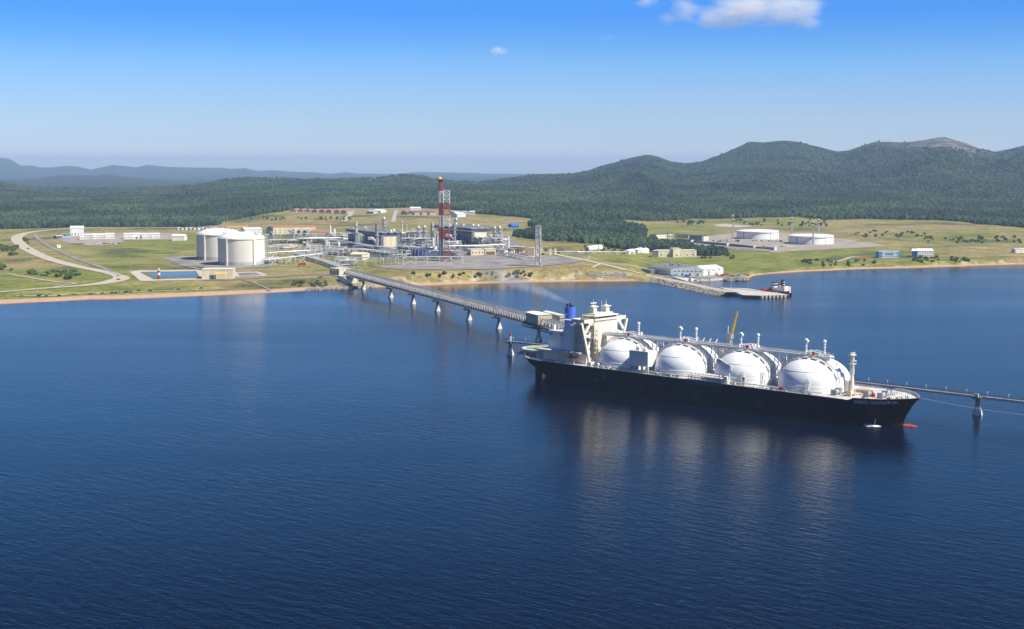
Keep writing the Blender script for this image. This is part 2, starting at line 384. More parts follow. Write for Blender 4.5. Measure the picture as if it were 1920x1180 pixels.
grass = mix(N, L, ramp(N, L, dmask, [(0.05, (0,0,0)), (0.45, (1,1,1))]), greenc, dryc)
tuft = ramp(N, L, n_fine, [(0.30, (0.42,0.45,0.40)), (0.46, (0.86,0.86,0.84)), (0.60, (1.12,1.09,1.02))])
grass = mix(N, L, 1.0, grass, tuft, 'MULTIPLY')
scrub = ramp(N, L, n_big, [(0.55, (0,0,0)), (0.64, (1,1,1))])
scrub = mth(N, L, 'MULTIPLY', scrub, ramp(N, L, n_fine, [(0.42, (0,0,0)), (0.52, (1,1,1))]))
grass = mix(N, L, scrub, grass, (0.05,0.075,0.025))
sandc = ramp(N, L, n_fine, [(0.3, (0.38,0.245,0.145)), (0.7, (0.52,0.36,0.23))])
clf = noise(N, L, mapped(N, L, V, (1, 1, 4)), 0.06, 4, 0.6)
cliffc = ramp(N, L, n_fine, [(0.3, (0.30,0.245,0.15)), (0.7, (0.50,0.43,0.30))])
cm = mth(N, L, 'MULTIPLY', A('cliff'), ramp(N, L, clf, [(0.50, (0,0,0)), (0.58, (1,1,1))]))
v3 = noise(N, L, V, 0.0035, 4, 0.6)
can0 = noise(N, L, V, 0.055, 5, 0.72)
fl = ramp(N, L, can0, [(0.40, (0.006,0.016,0.010)), (0.5, (0.032,0.060,0.031)), (0.61, (0.095,0.140,0.060))])
flv = ramp(N, L, v3, [(0.35, (0.70,0.78,0.80)), (0.55, (1,1,1)), (0.68, (1.35,1.28,1.05))])
forestc = mix(N, L, 1.0, fl, flv, 'MULTIPLY')
rk = mth(N, L, 'MULTIPLY', A('rock'), ramp(N, L, noise(N, L, V, 0.012, 5, 0.7), [(0.44, (0,0,0)), (0.58, (1,1,1))]))
forestc = mix(N, L, rk, forestc, (0.36,0.29,0.25))
c = mix(N, L, A('forest'), grass, forestc)
c = mix(N, L, cm, c, cliffc)
sandc = mix(N, L, A('wet'), sandc, (0.20,0.125,0.075))
c = mix(N, L, A('sand'), c, sandc)
L.new(c, b.inputs['Base Color'])
bp = N.new('ShaderNodeBump'); bp.inputs['Strength'].default_value = 0.8; bp.inputs['Distance'].default_value = 1.0
can = noise(N, L, V, 0.055, 5, 0.7)
L.new(mth(N, L, 'ADD', n_fine, mth(N, L, 'MULTIPLY', A('forest'), mth(N, L, 'MULTIPLY', can, 45.0))), bp.inputs['Height']); L.new(bp.outputs[0], b.inputs['Normal'])
me.materials.append(m)

# ------------------------------------------------------------ sea
m, N, L = newmat('sea_water'); b = N['Principled BSDF']
tc = N.new('ShaderNodeTexCoord'); V = tc.outputs['Object']
patch = noise(N, L, mapped(N, L, V, (4, 1.0, 1), -0.1), 0.006, 4, 0.55, 0.5)
L.new(ramp(N, L, patch, [(0.35, (0.0006,0.0024,0.0085)), (0.65, (0.0010,0.0042,0.0140))]), b.inputs['Base Color'])
b.inputs['IOR'].default_value = 1.27; b.inputs['Specular IOR Level'].default_value = 0.5
L.new(mth(N, L, 'ADD', 0.09, mth(N, L, 'MULTIPLY', patch, 0.16)), b.inputs['Roughness'])
w1 = noise(N, L, mapped(N, L, V, (3.0, 1.0, 1), R(-42)), 0.26, 3, 0.6, 0.2)      # wind sea, crests slanting
w2 = noise(N, L, mapped(N, L, V, (2.2, 1.0, 1), R(-25)), 0.62, 2, 0.6, 0.2)
w3 = noise(N, L, mapped(N, L, V, (1.6, 1.0, 1), R(-60)), 0.04, 2, 0.5)
hgt = mth(N, L, 'ADD', mth(N, L, 'ADD', mth(N, L, 'MULTIPLY', w1, 1.0), mth(N, L, 'MULTIPLY', w2, 0.42)), mth(N, L, 'MULTIPLY', w3, 0.5))
bp = N.new('ShaderNodeBump'); L.new(ramp(N, L, noise(N, L, mapped(N, L, V, (3.5, 1.0, 1), 0.12), 0.0035, 5, 0.6, 0.8), [(0.36, (0.12,)*3), (0.47, (0.80,)*3), (0.66, (1.0,)*3)]), bp.inputs['Strength']); bp.inputs['Distance'].default_value = 0.30
L.new(hgt, bp.inputs['Height']); L.new(bp.outputs[0], b.inputs['Normal'])
water = MB().add([(-13400,-300,0),(13400,-300,0),(13400,9500,0),(-13400,9500,0)], [(0,1,2,3)]).build('sea_water', m)
tag(water, kind='structure')

# ------------------------------------------------------------ haze and clouds
m, N, L = newmat('air_haze'); N.remove(N['Principled BSDF'])
pv = N.new('ShaderNodeVolumePrincipled'); pv.inputs['Color'].default_value = (0.51,0.70,0.99,1); pv.inputs['Density'].default_value = 5.0e-5; pv.inputs['Anisotropy'].default_value = 0.1
L.new(pv.outputs[0], N['Material Output'].inputs['Volume'])
haze = MB().box(-15500, 15500, -600, 27000, -7, 312).build('haze', m); tag(haze, kind='stuff')

def cloud(name, px, py, D, size, dens, seed, lobes):
    """a heap of vapour: a volume whose density is carved by noise"""
    r = ray(px, py); k = D/r[1]; c = (r[0]*k, r[1]*k, CAM_H + r[2]*k)
    m, N, L = newmat('cloud_vapour'); N.remove(N['Principled BSDF'])
    pv = N.new('ShaderNodeVolumePrincipled'); pv.inputs['Color'].default_value = (1.0,1.0,1.0,1); pv.inputs['Anisotropy'].default_value = 0.0
    tc = N.new('ShaderNodeTexCoord'); V = tc.outputs['Object']
    nz = noise(N, L, V, 2.3, 8, 0.66, 0.3)
    ln = None
    for (x, y, z, rx, rz) in lobes:
        s = N.new('ShaderNodeVectorMath'); s.operation = 'SUBTRACT'; L.new(V, s.inputs[0]); s.inputs[1].default_value = (x, y, z)
        d = N.new('ShaderNodeVectorMath'); d.operation = 'MULTIPLY'; L.new(s.outputs[0], d.inputs[0]); d.inputs[1].default_value = (1/rx, 1/(rx*0.9), 1/rz)
        l = N.new('ShaderNodeVectorMath'); l.operation = 'LENGTH'; L.new(d.outputs[0], l.inputs[0])
        v = mth(N, L, 'SUBTRACT', 1.0, l.outputs['Value']); ln = v if ln is None else mth(N, L, 'MAXIMUM', ln, v)
    f = mth(N, L, 'ADD', ln, mth(N, L, 'MULTIPLY', mth(N, L, 'SUBTRACT', nz, 0.5), 2.9))
    f = mth(N, L, 'MULTIPLY', f, 1.1, True)
    L.new(mth(N, L, 'MULTIPLY', f, dens), pv.inputs['Density']); L.new(pv.outputs[0], N['Material Output'].inputs['Volume'])
    o = MB().box(-1, 1, -1, 1, -1, 1).build(name, m, loc=c); o.scale = size
    return tag(o, kind='stuff')
cloud('cloud', 1385, 20, 6500, (470, 330, 175), 0.011, 1, [(0.10,0,0.1,0.45,0.5),(0.40,0,0.05,0.36,0.52),(-0.05,0.1,-0.05,0.3,0.36),(-0.52,0,0.1,0.17,0.42),(-0.68,0,-0.22,0.13,0.22),(0.62,0,-0.1,0.18,0.4),(-0.28,0,-0.2,0.14,0.3)])
cloud('cloud', 1208, 4, 6500, (80, 70, 44), 0.014, 2, [(0.1,0,0,0.6,0.6)])
cloud('cloud', 932, 95, 6500, (70, 60, 44), 0.030, 3, [(0,0,0,0.5,0.5),(0.3,0,-0.15,0.35,0.35)])
cloud('cloud', 1138, 71, 6500, (90, 60, 36), 0.0022, 4, [(0,0,0,0.6,0.5),(-0.35,0,0.2,0.4,0.3)])
# ------------------------------------------------------------ the woods: instanced crowns, one mass
nt_ = 340000
qs = rng.uniform(-0.47, 0.47, nt_); ys = np.exp(rng.uniform(math.log(2050), math.log(7600), nt_)); xs = qs*ys
keep = forest_mask(xs, ys) & (fbm(xs/55, ys/55, 3, 61) + 0.35*rng.random(nt_) > 0.43 + 0.22*np.clip((ys-4200)/2500, 0, 1) + 0.07*(ys < 2900)) & (rng.random(nt_) > np.clip((ys-5000)/2600, 0, 1)) & ~((ys > 6500) & (np.abs(qs-pxq(1775)) < 0.03) & (height(xs, ys) > 225))
xs, ys = xs[keep], ys[keep]; zs = height(xs, ys)
sc = (2.4 + 3.3*rng.random(len(xs))**1.5)*np.maximum(1, ys/5200)**0.2
wm = bpy.data.meshes.new('forest'); wm.vertices.add(len(xs)); wm.vertices.foreach_set('co', np.stack([xs, ys, zs], -1).astype(np.float32).reshape(-1))
a = wm.attributes.new('size', 'FLOAT', 'POINT'); a.data.foreach_set('value', sc.astype(np.float32))
a = wm.attributes.new('spin', 'FLOAT', 'POINT'); a.data.foreach_set('value', rng.uniform(0, 6.28, len(xs)).astype(np.float32))
forest = bpy.data.objects.new('forest', wm); COL.objects.link(forest); tag(forest, kind='stuff')

def leaf_mat(name, dark, lite, hue=0.0):
    m, N, L = newmat(name); b = N['Principled BSDF']; b.inputs['Roughness'].default_value = 0.8; b.inputs['Specular IOR Level'].default_value = 0.15
    oi = N.new('ShaderNodeObjectInfo'); tc = N.new('ShaderNodeTexCoord')
    n = noise(N, L, tc.outputs['Object'], 1.7, 3)
    f = mth(N, L, 'ADD', mth(N, L, 'MULTIPLY', oi.outputs['Random'], 0.75), mth(N, L, 'MULTIPLY', mth(N, L, 'SUBTRACT', n, 0.5), 0.9))
    lv = noise(N, L, oi.outputs['Location'], 0.0035, 4, 0.6); f = mth(N, L, 'ADD', f, mth(N, L, 'MULTIPLY', mth(N, L, 'SUBTRACT', lv, 0.5), 2.6))
    L.new(ramp(N, L, f, [(0.0, dark), (0.55, tuple((p+q)/2 for p, q in zip(dark, lite))), (0.95, lite)]), b.inputs['Base Color'])
    return m
wood_leaf = leaf_mat('woodland_leaves', (0.013,0.031,0.017), (0.082,0.126,0.052))
ng = bpy.data.node_groups.new('woodland', 'GeometryNodeTree')
ng.interface.new_socket('Geometry', in_out='INPUT', socket_type='NodeSocketGeometry'); ng.interface.new_socket('Geometry', in_out='OUTPUT', socket_type='NodeSocketGeometry')
n = ng.nodes; gi = n.new('NodeGroupInput'); go = n.new('NodeGroupOutput')
mp = n.new('GeometryNodeMeshToPoints'); ng.links.new(gi.outputs[0], mp.inputs['Mesh'])
g2i = n.new('GeometryNodeGeometryToInstance')
for k in range(4):
    ico = n.new('GeometryNodeMeshIcoSphere'); ico.inputs['Subdivisions'].default_value = 3; ico.inputs['Radius'].default_value = 1.0
    sp = n.new('GeometryNodeSetPosition'); ng.links.new(ico.outputs[0], sp.inputs['Geometry'])
    nz = n.new('ShaderNodeTexNoise'); nz.noise_dimensions = '4D'; nz.inputs['W'].default_value = 7.7*k; nz.inputs['Scale'].default_value = 2.1; nz.inputs['Detail'].default_value = 3; nz.inputs['Roughness'].default_value = 0.8
    nv = n.new('GeometryNodeInputNormal'); ma = n.new('ShaderNodeMath'); ma.operation = 'MULTIPLY_ADD'; ng.links.new(nz.outputs[0], ma.inputs[0]); ma.inputs[1].default_value = 2.4; ma.inputs[2].default_value = -1.2
    vs = n.new('ShaderNodeVectorMath'); vs.operation = 'SCALE'; ng.links.new(nv.outputs[0], vs.inputs[0]); ng.links.new(ma.outputs[0], vs.inputs['Scale']); ng.links.new(vs.outputs[0], sp.inputs['Offset'])
    tr = n.new('GeometryNodeTransform'); ng.links.new(sp.outputs[0], tr.inputs['Geometry']); tr.inputs['Translation'].default_value = (0,0,0.75); tr.inputs['Scale'].default_value = (0.85,0.85,1.0+0.12*k)
    sm = n.new('GeometryNodeSetMaterial'); sm.inputs['Material'].default_value = wood_leaf; ng.links.new(tr.outputs[0], sm.inputs['Geometry'])
    ng.links.new(sm.outputs[0], g2i.inputs[0])
iop = n.new('GeometryNodeInstanceOnPoints'); ng.links.new(mp.outputs[0], iop.inputs['Points']); ng.links.new(g2i.outputs[0], iop.inputs['Instance']); iop.inputs['Pick Instance'].default_value = True
na = n.new('GeometryNodeInputNamedAttribute'); na.data_type = 'FLOAT'; na.inputs['Name'].default_value = 'size'; ng.links.new(na.outputs[0], iop.inputs['Scale'])
nb = n.new('GeometryNodeInputNamedAttribute'); nb.data_type = 'FLOAT'; nb.inputs['Name'].default_value = 'spin'
cx = n.new('ShaderNodeCombineXYZ'); ng.links.new(nb.outputs[0], cx.inputs['Z']); e2r = n.new('FunctionNodeEulerToRotation'); ng.links.new(cx.outputs[0], e2r.inputs[0]); ng.links.new(e2r.outputs[0], iop.inputs['Rotation'])
ng.links.new(iop.outputs[0], go.inputs[0])
md = forest.modifiers.new('woodland', 'NODES'); md.node_group = ng
# ------------------------------------------------------------ the gas tanker
HEAD = -0.763
ship = thing('gas_tanker', 'long black hulled gas tanker with four white dome tanks moored at the jetty', 'ship', (114.85,859.64,0), HEAD)
def sworld(X, Y, Z):
    return (114.85 + X*math.cos(HEAD) - Y*math.sin(HEAD), 859.64 + X*math.sin(HEAD) + Y*math.cos(HEAD), Z)
DZ = 14.3; HB = 24.5
def xend(z): return 136.5 + 8.2*max(0, min(1.1, z/15.0))**1.5
def xaft(z): return -126.0 - 15.0*max(0.0, min(1.0, (z+0.5)/10.5))**0.85 if z < 10 else -141.0
def hhalf(X, z):
    zz = max(0, min(1.12, z/14.3)); xs = 84 + 26*zz; xe = xend(z); y = HB
    if X > xs:
        t = min(1, (X-xs)/(xe-xs)); y = HB*max(0, 1-t**(1.75+0.9*zz))**(0.86)
    xb = -62 - 46*zz; xf = xaft(z)
    if X < xb:
        t = min(1, (xb-X)/(xb-xf)); y = (HB-2*zz)*max(0, 1-t**(2.0+0.4*zz))**(0.95-0.15*zz)+2.0*zz
    return max(y, 0.02)
def dtop(X): return DZ + 1.5*float(sst(116, 119.5, X))
hullm, N, L = newmat('hull_paint'); b = N['Principled BSDF']; b.inputs['Roughness'].default_value = 0.55; b.inputs['Specular IOR Level'].default_value = 0.12
tc = N.new('ShaderNodeTexCoord'); sx = N.new('ShaderNodeSeparateXYZ'); L.new(tc.outputs['Object'], sx.inputs[0])
nz = noise(N, L, mapped(N, L, tc.outputs['Object'], (1.2, 1, 6)), 0.25, 4, 0.6)
bl = ramp(N, L, nz, [(0.35, (0.002,0.0022,0.004)), (0.60, (0.0035,0.004,0.007)), (0.72, (0.018,0.013,0.011))])
zf = mth(N, L, 'ADD', sx.outputs['Z'], mth(N, L, 'MULTIPLY', nz, 0.3))
L.new(mix(N, L, ramp(N, L, mth(N, L, 'MULTIPLY', zf, 0.25), [(0.30, (1,1,1)), (0.33, (0,0,0))]), bl, (0.055,0.014,0.010)), b.inputs['Base Color'])
zl = [-1.5, 0.0, 1.0, 2.5, 4.5, 7.0, 9.9, 12.0, 14.3]
ss = np.concatenate([0.14*np.linspace(0, 1, 18)[:-1]**1.6, np.linspace(0.14, 0.80, 12)[:-1], np.linspace(0.80, 1, 26)])
hb = MB(); rings = []
for sgn in (-1, 1):
    vs = []
    for z in zl:
        xa, xe = xaft(z), xend(z)
        for s_ in ss: X = xa + s_*(xe-xa); vs.append((X, sgn*hhalf(X, z), z))
    ns = len(ss); fs = []
    for j in range(len(zl)-1):
        for i in range(ns-1):
            f = (j*ns+i, j*ns+i+1, (j+1)*ns+i+1, (j+1)*ns+i); fs.append(f if sgn < 0 else f[::-1])
    hb.add(vs, fs)
ns = len(ss); off = ns*len(zl)
for j in range(len(zl)-1):                               # transom and counter close the two sides aft
    hb.f.append((j*ns, (j+1)*ns, off+(j+1)*ns, off+j*ns))
hull = hb.build('hull', hullm, ship, smooth=True)
dk = MB(); top = []
xsD = np.concatenate([np.linspace(-140.8, -100, 16), np.linspace(-95, 100, 12), np.linspace(104, 144.2, 16)])
for X in xsD: top.append((X, hhalf(X, DZ)-0.15))
v = [(x, -y, DZ-0.02) for x, y in top] + [(x, y, DZ-0.02) for x, y in top]; n_ = len(top)
deck = dk.add(v, [(i, i+1, n_+i+1, n_+i) for i in range(n_-1)]).build('deck', deckm, ship)
bw_ = MB(); bl_ = MB(); X = np.linspace(114.5, 144.7, 22)
for sgn in (-1, 1):
    for a_, c_ in zip(X[:-1], X[1:]):
        y0, y1 = hhalf(a_, DZ)*sgn, hhalf(c_, DZ)*sgn; z0, z1 = dtop(a_), dtop(c_)
        e0, e1 = xend(z0)-xend(DZ), xend(z1)-xend(DZ); k0, k1 = max(0, (a_-125)/20)*e0, max(0, (c_-125)/20)*e1
        d = -0.3*sgn
        f = (0,1,2,3) if sgn < 0 else (3,2,1,0)
        bw_.add([(a_,y0,DZ),(c_,y1,DZ),(c_+k1,y1,z1),(a_+k0,y0,z0)], [f])
        bl_.add([(a_,y0+d,DZ-0.1),(c_,y1+d,DZ-0.1),(c_+k1,y1+d,z1+0.05),(a_+k0,y0+d,z0+0.05),(c_+k1,y1,z1+0.05),(a_+k0,y0,z0+0.05)], [f[::-1], (2,3,5,4) if sgn > 0 else (4,5,3,2)])
bw_.build('bulwark', hullm, ship); bl_.build('bulwark_lining', lgrey, ship)
for sgn in (-1, 1):                                       # pale gunwale rail
    cap = MB()
    xx = np.concatenate([np.linspace(-140.8, -100, 12), np.linspace(-90, 100, 10), np.linspace(106, 114, 3)])
    for a_, c_ in zip(xx[:-1], xx[1:]): cap.beam((a_, sgn*(hhalf(a_, DZ)-0.1), DZ+0.12), (c_, sgn*(hhalf(c_, DZ)-0.1), DZ+0.12), 0.35, 0.3)
    cap.build('gunwale', lgrey, ship)
for sgn in (-1, 1):
    rl = MB(); xx = list(np.arange(-139.5, 113, 3.2))
    for a_, c_ in zip(xx[:-1], xx[1:]):
        p, q = (a_, sgn*(hhalf(a_, DZ)-0.4)), (c_, sgn*(hhalf(c_, DZ)-0.4))
        rl.beam((*p, DZ), (*p, DZ+1.15), 0.09)
        for h_ in (0.6, 1.15): rl.beam((*p, DZ+h_), (*q, DZ+h_), 0.07)
    rl.build('railing', white, ship)
MB().box(-136.5,-131.2,-0.55,0.55,-1.0,6.5).build('rudder', hullm, ship)
bb = MB(); prof = [(0.02,0),(1.3,0.6),(2.3,2.2),(2.9,5),(3.0,9)]
bb.lathe([(r, -z) for r, z in prof], 16, cap_top=False)
bulb = bb.build('bulbous_bow', M('bulb_red', (0.50,0.06,0.025), 0.45, 0.15, 0.5), ship, loc=(146.3,0,-1.75), smooth=True); bulb.rotation_euler = (0, R(86), 0)

# name on the bow, letters laid on the plating
def hull_text(txt, X0, X1, zc, hgt, mat, name='ship_name'):
    cu = bpy.data.curves.new('lettering', 'FONT'); cu.body = txt; cu.size = 1.0; cu.offset = 0.018; cu.resolution_u = 3
    to = bpy.data.objects.new('lettering', cu); COL.objects.link(to)
    dg = bpy.context.evaluated_depsgraph_get(); me = bpy.data.meshes.new_from_object(to.evaluated_get(dg))
    bpy.data.objects.remove(to); co = np.array([v.co[:] for v in me.vertices]); w = co[:,0].max(); hmax = co[:,1].max()
    for v in me.vertices:
        X = X0 + (X1-X0)*v.co.x/w; z = zc + hgt*(v.co.y/hmax-0.5); v.co = (X, -hhalf(X, z)-0.07, z)
    me.materials.clear(); me.materials.append(mat); o = bpy.data.objects.new(name, me); COL.objects.link(o); o.parent = ship; return o
hull_text('ENERGY NAVIGATOR', 119.6, 138.4, 13.75, 1.9, M('lettering_white', (0.85,0.86,0.86), 0.5, 0.03, 1.0))
markw = M('mark_white', (0.20,0.20,0.21), 0.5, 0.3, 1.0)
for X, z in ((-89,8.0),(-62,7.0),(-27,5.0),(15,4.5),(60,6.5)):        # tug push marks and the loading mark
    y = -hhalf(X, z)-0.06; q = MB()
    q.add([(X-2.0,y,z+0.3),(X-1.7,y,z+0.42),(X-0.7,y,z-0.4),(X-1.0,y,z-0.5)], [(3,2,1,0)]); q.add([(X+0.7,y,z-0.4),(X+1.7,y,z+0.42),(X+2.0,y,z+0.3),(X+1.0,y,z-0.5)], [(3,2,1,0)])
    q.add([(X-0.15,y,z-1.6),(X+0.15,y,z-1.6),(X+0.15,y,z-0.2),(X-0.15,y,z-0.2)], [(0,1,2,3)])
    q.build('hull_mark', markw, ship)
q = MB(); X, z = -55.5, 9.5; y = -hhalf(X, z)-0.06; q.add([(X-0.35,y,z-1.5),(X+0.35,y,z-1.5),(X+0.35,y,z+1.3),(X-0.35,y,z+1.3)], [(0,1,2,3)]); q.build('hull_mark', markw, ship)
for k in range(5):
    q = MB(); X = 21+k*2.6; z = 9.4; y = -hhalf(X, z)-0.06; q.add([(X-0.3,y,z-0.3),(X+0.3,y,z-0.3),(X+0.3,y,z+0.3),(X-0.3,y,z+0.3)], [(0,1,2,3)])
    q.build('hull_mark', markw, ship)

# ---- four tank domes
DOMES = [80.4, 35.6, -9.3, -54.1]; DR = 20.3
prof = [(DR+0.35,0),(DR+0.35,3.7),(DR,3.75),(DR,4.2)] + [(DR*math.cos(a), 4.2+14.2*math.sin(a)) for a in np.linspace(0.05, math.pi/2-0.02, 22)]
def dome_z(r): return DZ + 4.2 + 14.2*math.sqrt(max(0, 1-(r/DR)**2))
for i, X in enumerate(DOMES):
    dome = MB().lathe(prof, 64).build('tank_dome', domewhite, ship, loc=(X,0,DZ), smooth=True)
    zr = 11.2; rr = DR*math.sqrt(1-((zr-4.2)/14.2)**2)
    MB().lathe([(rr,zr-0.12),(rr+0.14,zr-0.1),(rr+0.12,zr+0.1),(rr-0.15,zr+0.13)], 64, cap_top=False).build('seam_ring', lgrey, dome)
    ar = MB(); arcs = []                                  # arched walkway over the starboard shoulder, deck to deck
    for yy in (-5.6, -7.6):
        lo, hi = [], []
        for a_ in np.linspace(-1.45, 1.45, 31):
            x_ = 20.6*math.sin(a_); r_ = math.hypot(x_, yy); z_ = 4.2+14.2*math.sqrt(max(0, 1-(min(r_, DR-0.05)/DR)**2)) if r_ < DR else 3.0*(1.45-abs(a_))/0.3
            lo.append((x_, yy, z_+0.8)); hi.append((x_*1.02, yy, z_+1.9))
        for p_, q_ in zip(lo[:-1], lo[1:]): ar.beam(p_, q_, 0.24)
        for p_, q_ in zip(hi[:-1], hi[1:]): ar.beam(p_, q_, 0.16)
        for k_, (p_, q_) in enumerate(zip(lo, hi)):
            ar.beam(p_, q_, 0.11)
            if k_: ar.beam(lo[k_-1], q_, 0.1)
        arcs.append(lo)
    for k_ in range(30):
        a0_, a1_, b0_, b1_ = arcs[0][k_], arcs[0][k_+1], arcs[1][k_], arcs[1][k_+1]
        if k_ % 3: ar.add([a0_, a1_, b1_, b0_, *[(p_[0],p_[1],p_[2]+0.08) for p_ in (a0_, a1_, b1_, b0_)]], [(0,1,2,3),(7,6,5,4),(0,4,5,1),(2,6,7,3)])
        ar.beam((a0_[0],a0_[1]+0.3,a0_[2]-1.2), a0_, 0.16)
    ar.build('dome_walkway', lgrey, dome)
    # domehead: platform, piping and the two vent posts
    hd = MB(); hd.lathe([(4.6,18.7),(4.6,19.9)], 20); hd.box(-7,7,-4,3.5,19.9,20.2)
    for k in range(16):
        x_, y_ = random.uniform(-6.5,6.5), random.uniform(-3.7,3.2); hd.box(x_-.5,x_+.5,y_-.5,y_+.5,20.2,20.2+random.uniform(.6,2.2))
    hd.tube([(-6,-2,20.9),(0,-2,21.8),(6,-2,20.9)],0.35); hd.tube([(-6,1,21.2),(0,1.5,22.2),(6,1,21.2)],0.4)
    for x_ in np.arange(-7,7.1,2): hd.beam((x_,-4,20.2),(x_,-4,21.4),0.1); hd.beam((x_,3.5,20.2),(x_,3.5,21.4),0.1)
    hd.beam((-7,-4,21.4),(7,-4,21.4),0.1); hd.beam((-7,3.5,21.4),(7,3.5,21.4),0.1)
    o_ = hd.build('dome_platform', white, dome); o_.location = (0,0,-0.75)
    for dx_, hh in ((5.6, 28.2), (-6.4, 28.0)):
        if i == 3 and dx_ < 0: hh = 23.5
        vp = MB().cyl((dx_,0.5,19.5),(dx_,0.5,hh-1.6),0.55,10); vp.lathe([(0.55,0),(1.0,0.3),(1.0,1.2),(0.4,1.7)], 12, c=(dx_,0.5,hh-1.8))
        for z_ in (hh-3.0, hh-4.6): vp.lathe([(0.55,0),(0.95,0.05),(0.95,0.2),(0.55,0.25)], 12, c=(dx_,0.5,z_), cap_top=False)
        if dx_ < 0 and i != 3: vp.box(dx_-1.3,dx_+1.3,-0.4,1.4,hh-2.1,hh-0.9)
        vp.build('vent_post', white, dome)
    MB().box(1.2,2.6,-5.6,-4.4,19.6,21.2).build('hose_box', red, dome)

# ---- pipe bridge along the tank tops with its legs
cw = MB(); ZC = 33.2
cw.box(-74.5,92,-3.4,1.2,ZC,ZC+0.35); cw.box(-74.5,92,-3.4,-3.1,ZC-1.0,ZC); cw.box(-74.5,92,0.9,1.2,ZC-1.0,ZC)
for x_ in np.arange(-74,92.1,3):
    cw.beam((x_,-3.3,ZC+0.35),(x_,-3.3,ZC+1.5),0.12); cw.beam((x_,1.1,ZC+0.35),(x_,1.1,ZC+1.5),0.12); cw.beam((x_,-3.3,ZC-1.0),(x_,1.1,ZC-1.0),0.2)
for y_ in (-3.3, 1.1):
    for h_ in (0.95, 1.5): cw.beam((-74.5,y_,ZC+h_),(92,y_,ZC+h_),0.1)
cw.build('pipe_bridge', white, ship)
for y_, z_, r_ in ((-1.8,ZC+0.85,0.45),(-0.7,ZC+0.85,0.4),(0.3,ZC+0.75,0.3)):
    MB().cyl((-74.5,y_,z_),(91,y_,z_),r_,8).build('cargo_pipe', insul, ship)
for x_ in (-31.7, 13.1, 58.0):
    tw = MB()
    for sx_ in (-3.2, 3.2):
        for sy_ in (-3.0, 0.9): tw.beam((x_+sx_*1.4,sy_*1.6,DZ),(x_+sx_*0.7,sy_,ZC-1.0),0.45)
    zz = np.linspace(DZ, ZC-1.0, 6)
    for k in range(5):
        f0, f1 = k/5, (k+1)/5; w0, w1 = 3.2*(1.4-0.7*f0), 3.2*(1.4-0.7*f1)
        for yy in (-3.0*(1.6-0.6*f0), 0.9*(1.6-0.6*f0)):
            tw.beam((x_-w0,yy,zz[k]),(x_+w1,yy,zz[k+1]),0.22); tw.beam((x_+w0,yy,zz[k]),(x_-w1,yy,zz[k+1]),0.22); tw.beam((x_-w0,yy,zz[k]),(x_+w0,yy,zz[k]),0.25)
    for sx_ in (-1, 1):                                   # knee braces out under the bridge
        for yy in (-3.0, 0.9): tw.beam((x_+sx_*2.4,yy,DZ+12),(x_+sx_*11,yy,ZC-1.0),0.3); tw.beam((x_+sx_*6.5,yy,DZ+15),(x_+sx_*6.5,yy,ZC-1),0.2)
    tw.build('bridge_tower', white, ship)
for x_ in (-72, -44, -20, 0, 25, 45, 70):
    MB().beam((x_,-3.2,DZ+14 if x_ > -70 else DZ),(x_,-3.2,ZC-1),0.35).build('bridge_leg', steel, ship)

# ---- accommodation block and navigation bridge
hs_ = MB(); hs_.box(-90,-75,-11.5,11.5,DZ,41.0)
house = hs_.build('deckhouse', ivory, ship)
for z_ in np.arange(19.5, 40, 3.4):
    for y_ in (-8, -3.5, 1.0, 5.5): MB().box(-75.02,-74.92,y_-0.22,y_+0.22,z_,z_+0.5).build('porthole_window', glass, house)
    for x_ in (-87,-84,-81,-78): MB().box(x_-0.35,x_+0.35,-11.58,-11.48,z_,z_+0.8).build('porthole_window', glass, house)
for z_ in np.arange(18.0, 38.5, 3.4):                     # side galleries with rails, starboard
    g = MB(); g.box(-92,-77.5,-15.7,-11.52,z_-0.2,z_)
    for x_ in np.arange(-92,-77.4,2.2): g.beam((x_,-15.6,z_),(x_,-15.6,z_+1.1),0.1)
    g.beam((-92,-15.6,z_+1.1),(-77.5,-15.6,z_+1.1),0.1); g.beam((-92,-15.6,z_+.6),(-77.5,-15.6,z_+.6),0.08)
    g.build('side_gallery', ivory, house)
br = MB(); br.box(-86.5,-75.5,-20.8,20.8,41.0,42.0)
for y_ in (-20.8, 20.5): br.box(-86.5,-75.5,y_,y_+0.3,42.0,43.3)
br.box(-75.8,-75.5,-20.5,-11.4,42.0,43.3); br.box(-75.8,-75.5,11.4,20.5,42.0,43.3); br.box(-86.5,-86.2,-20.5,-11.4,42.0,43.3); br.box(-86.5,-86.2,11.4,20.5,42.0,43.3)
bridge = br.build('bridge_wings', ivory, ship)
wh = MB(); wh.box(-85.5,-74.6,-11.4,11.4,42.0,43.1); wh.box(-85.5,-74.9,-11.2,11.2,43.1,44.5); wh.box(-85.8,-74.2,-11.7,11.7,44.5,45.1); wh.box(-84.5,-76.5,-9,9,45.1,46.3)
wheel = wh.build('wheelhouse', ivory, ship)
for y_ in np.arange(-10.2, 10.3, 1.6): MB().box(-74.92,-74.82,y_-0.68,y_+0.68,43.2,44.45).build('bridge_window', glass, wheel)
for x_ in (-84,-82,-80,-78,-76.2): MB().box(x_-0.65,x_+0.65,-11.32,-11.18,43.2,44.45).build('bridge_window', glass, wheel)

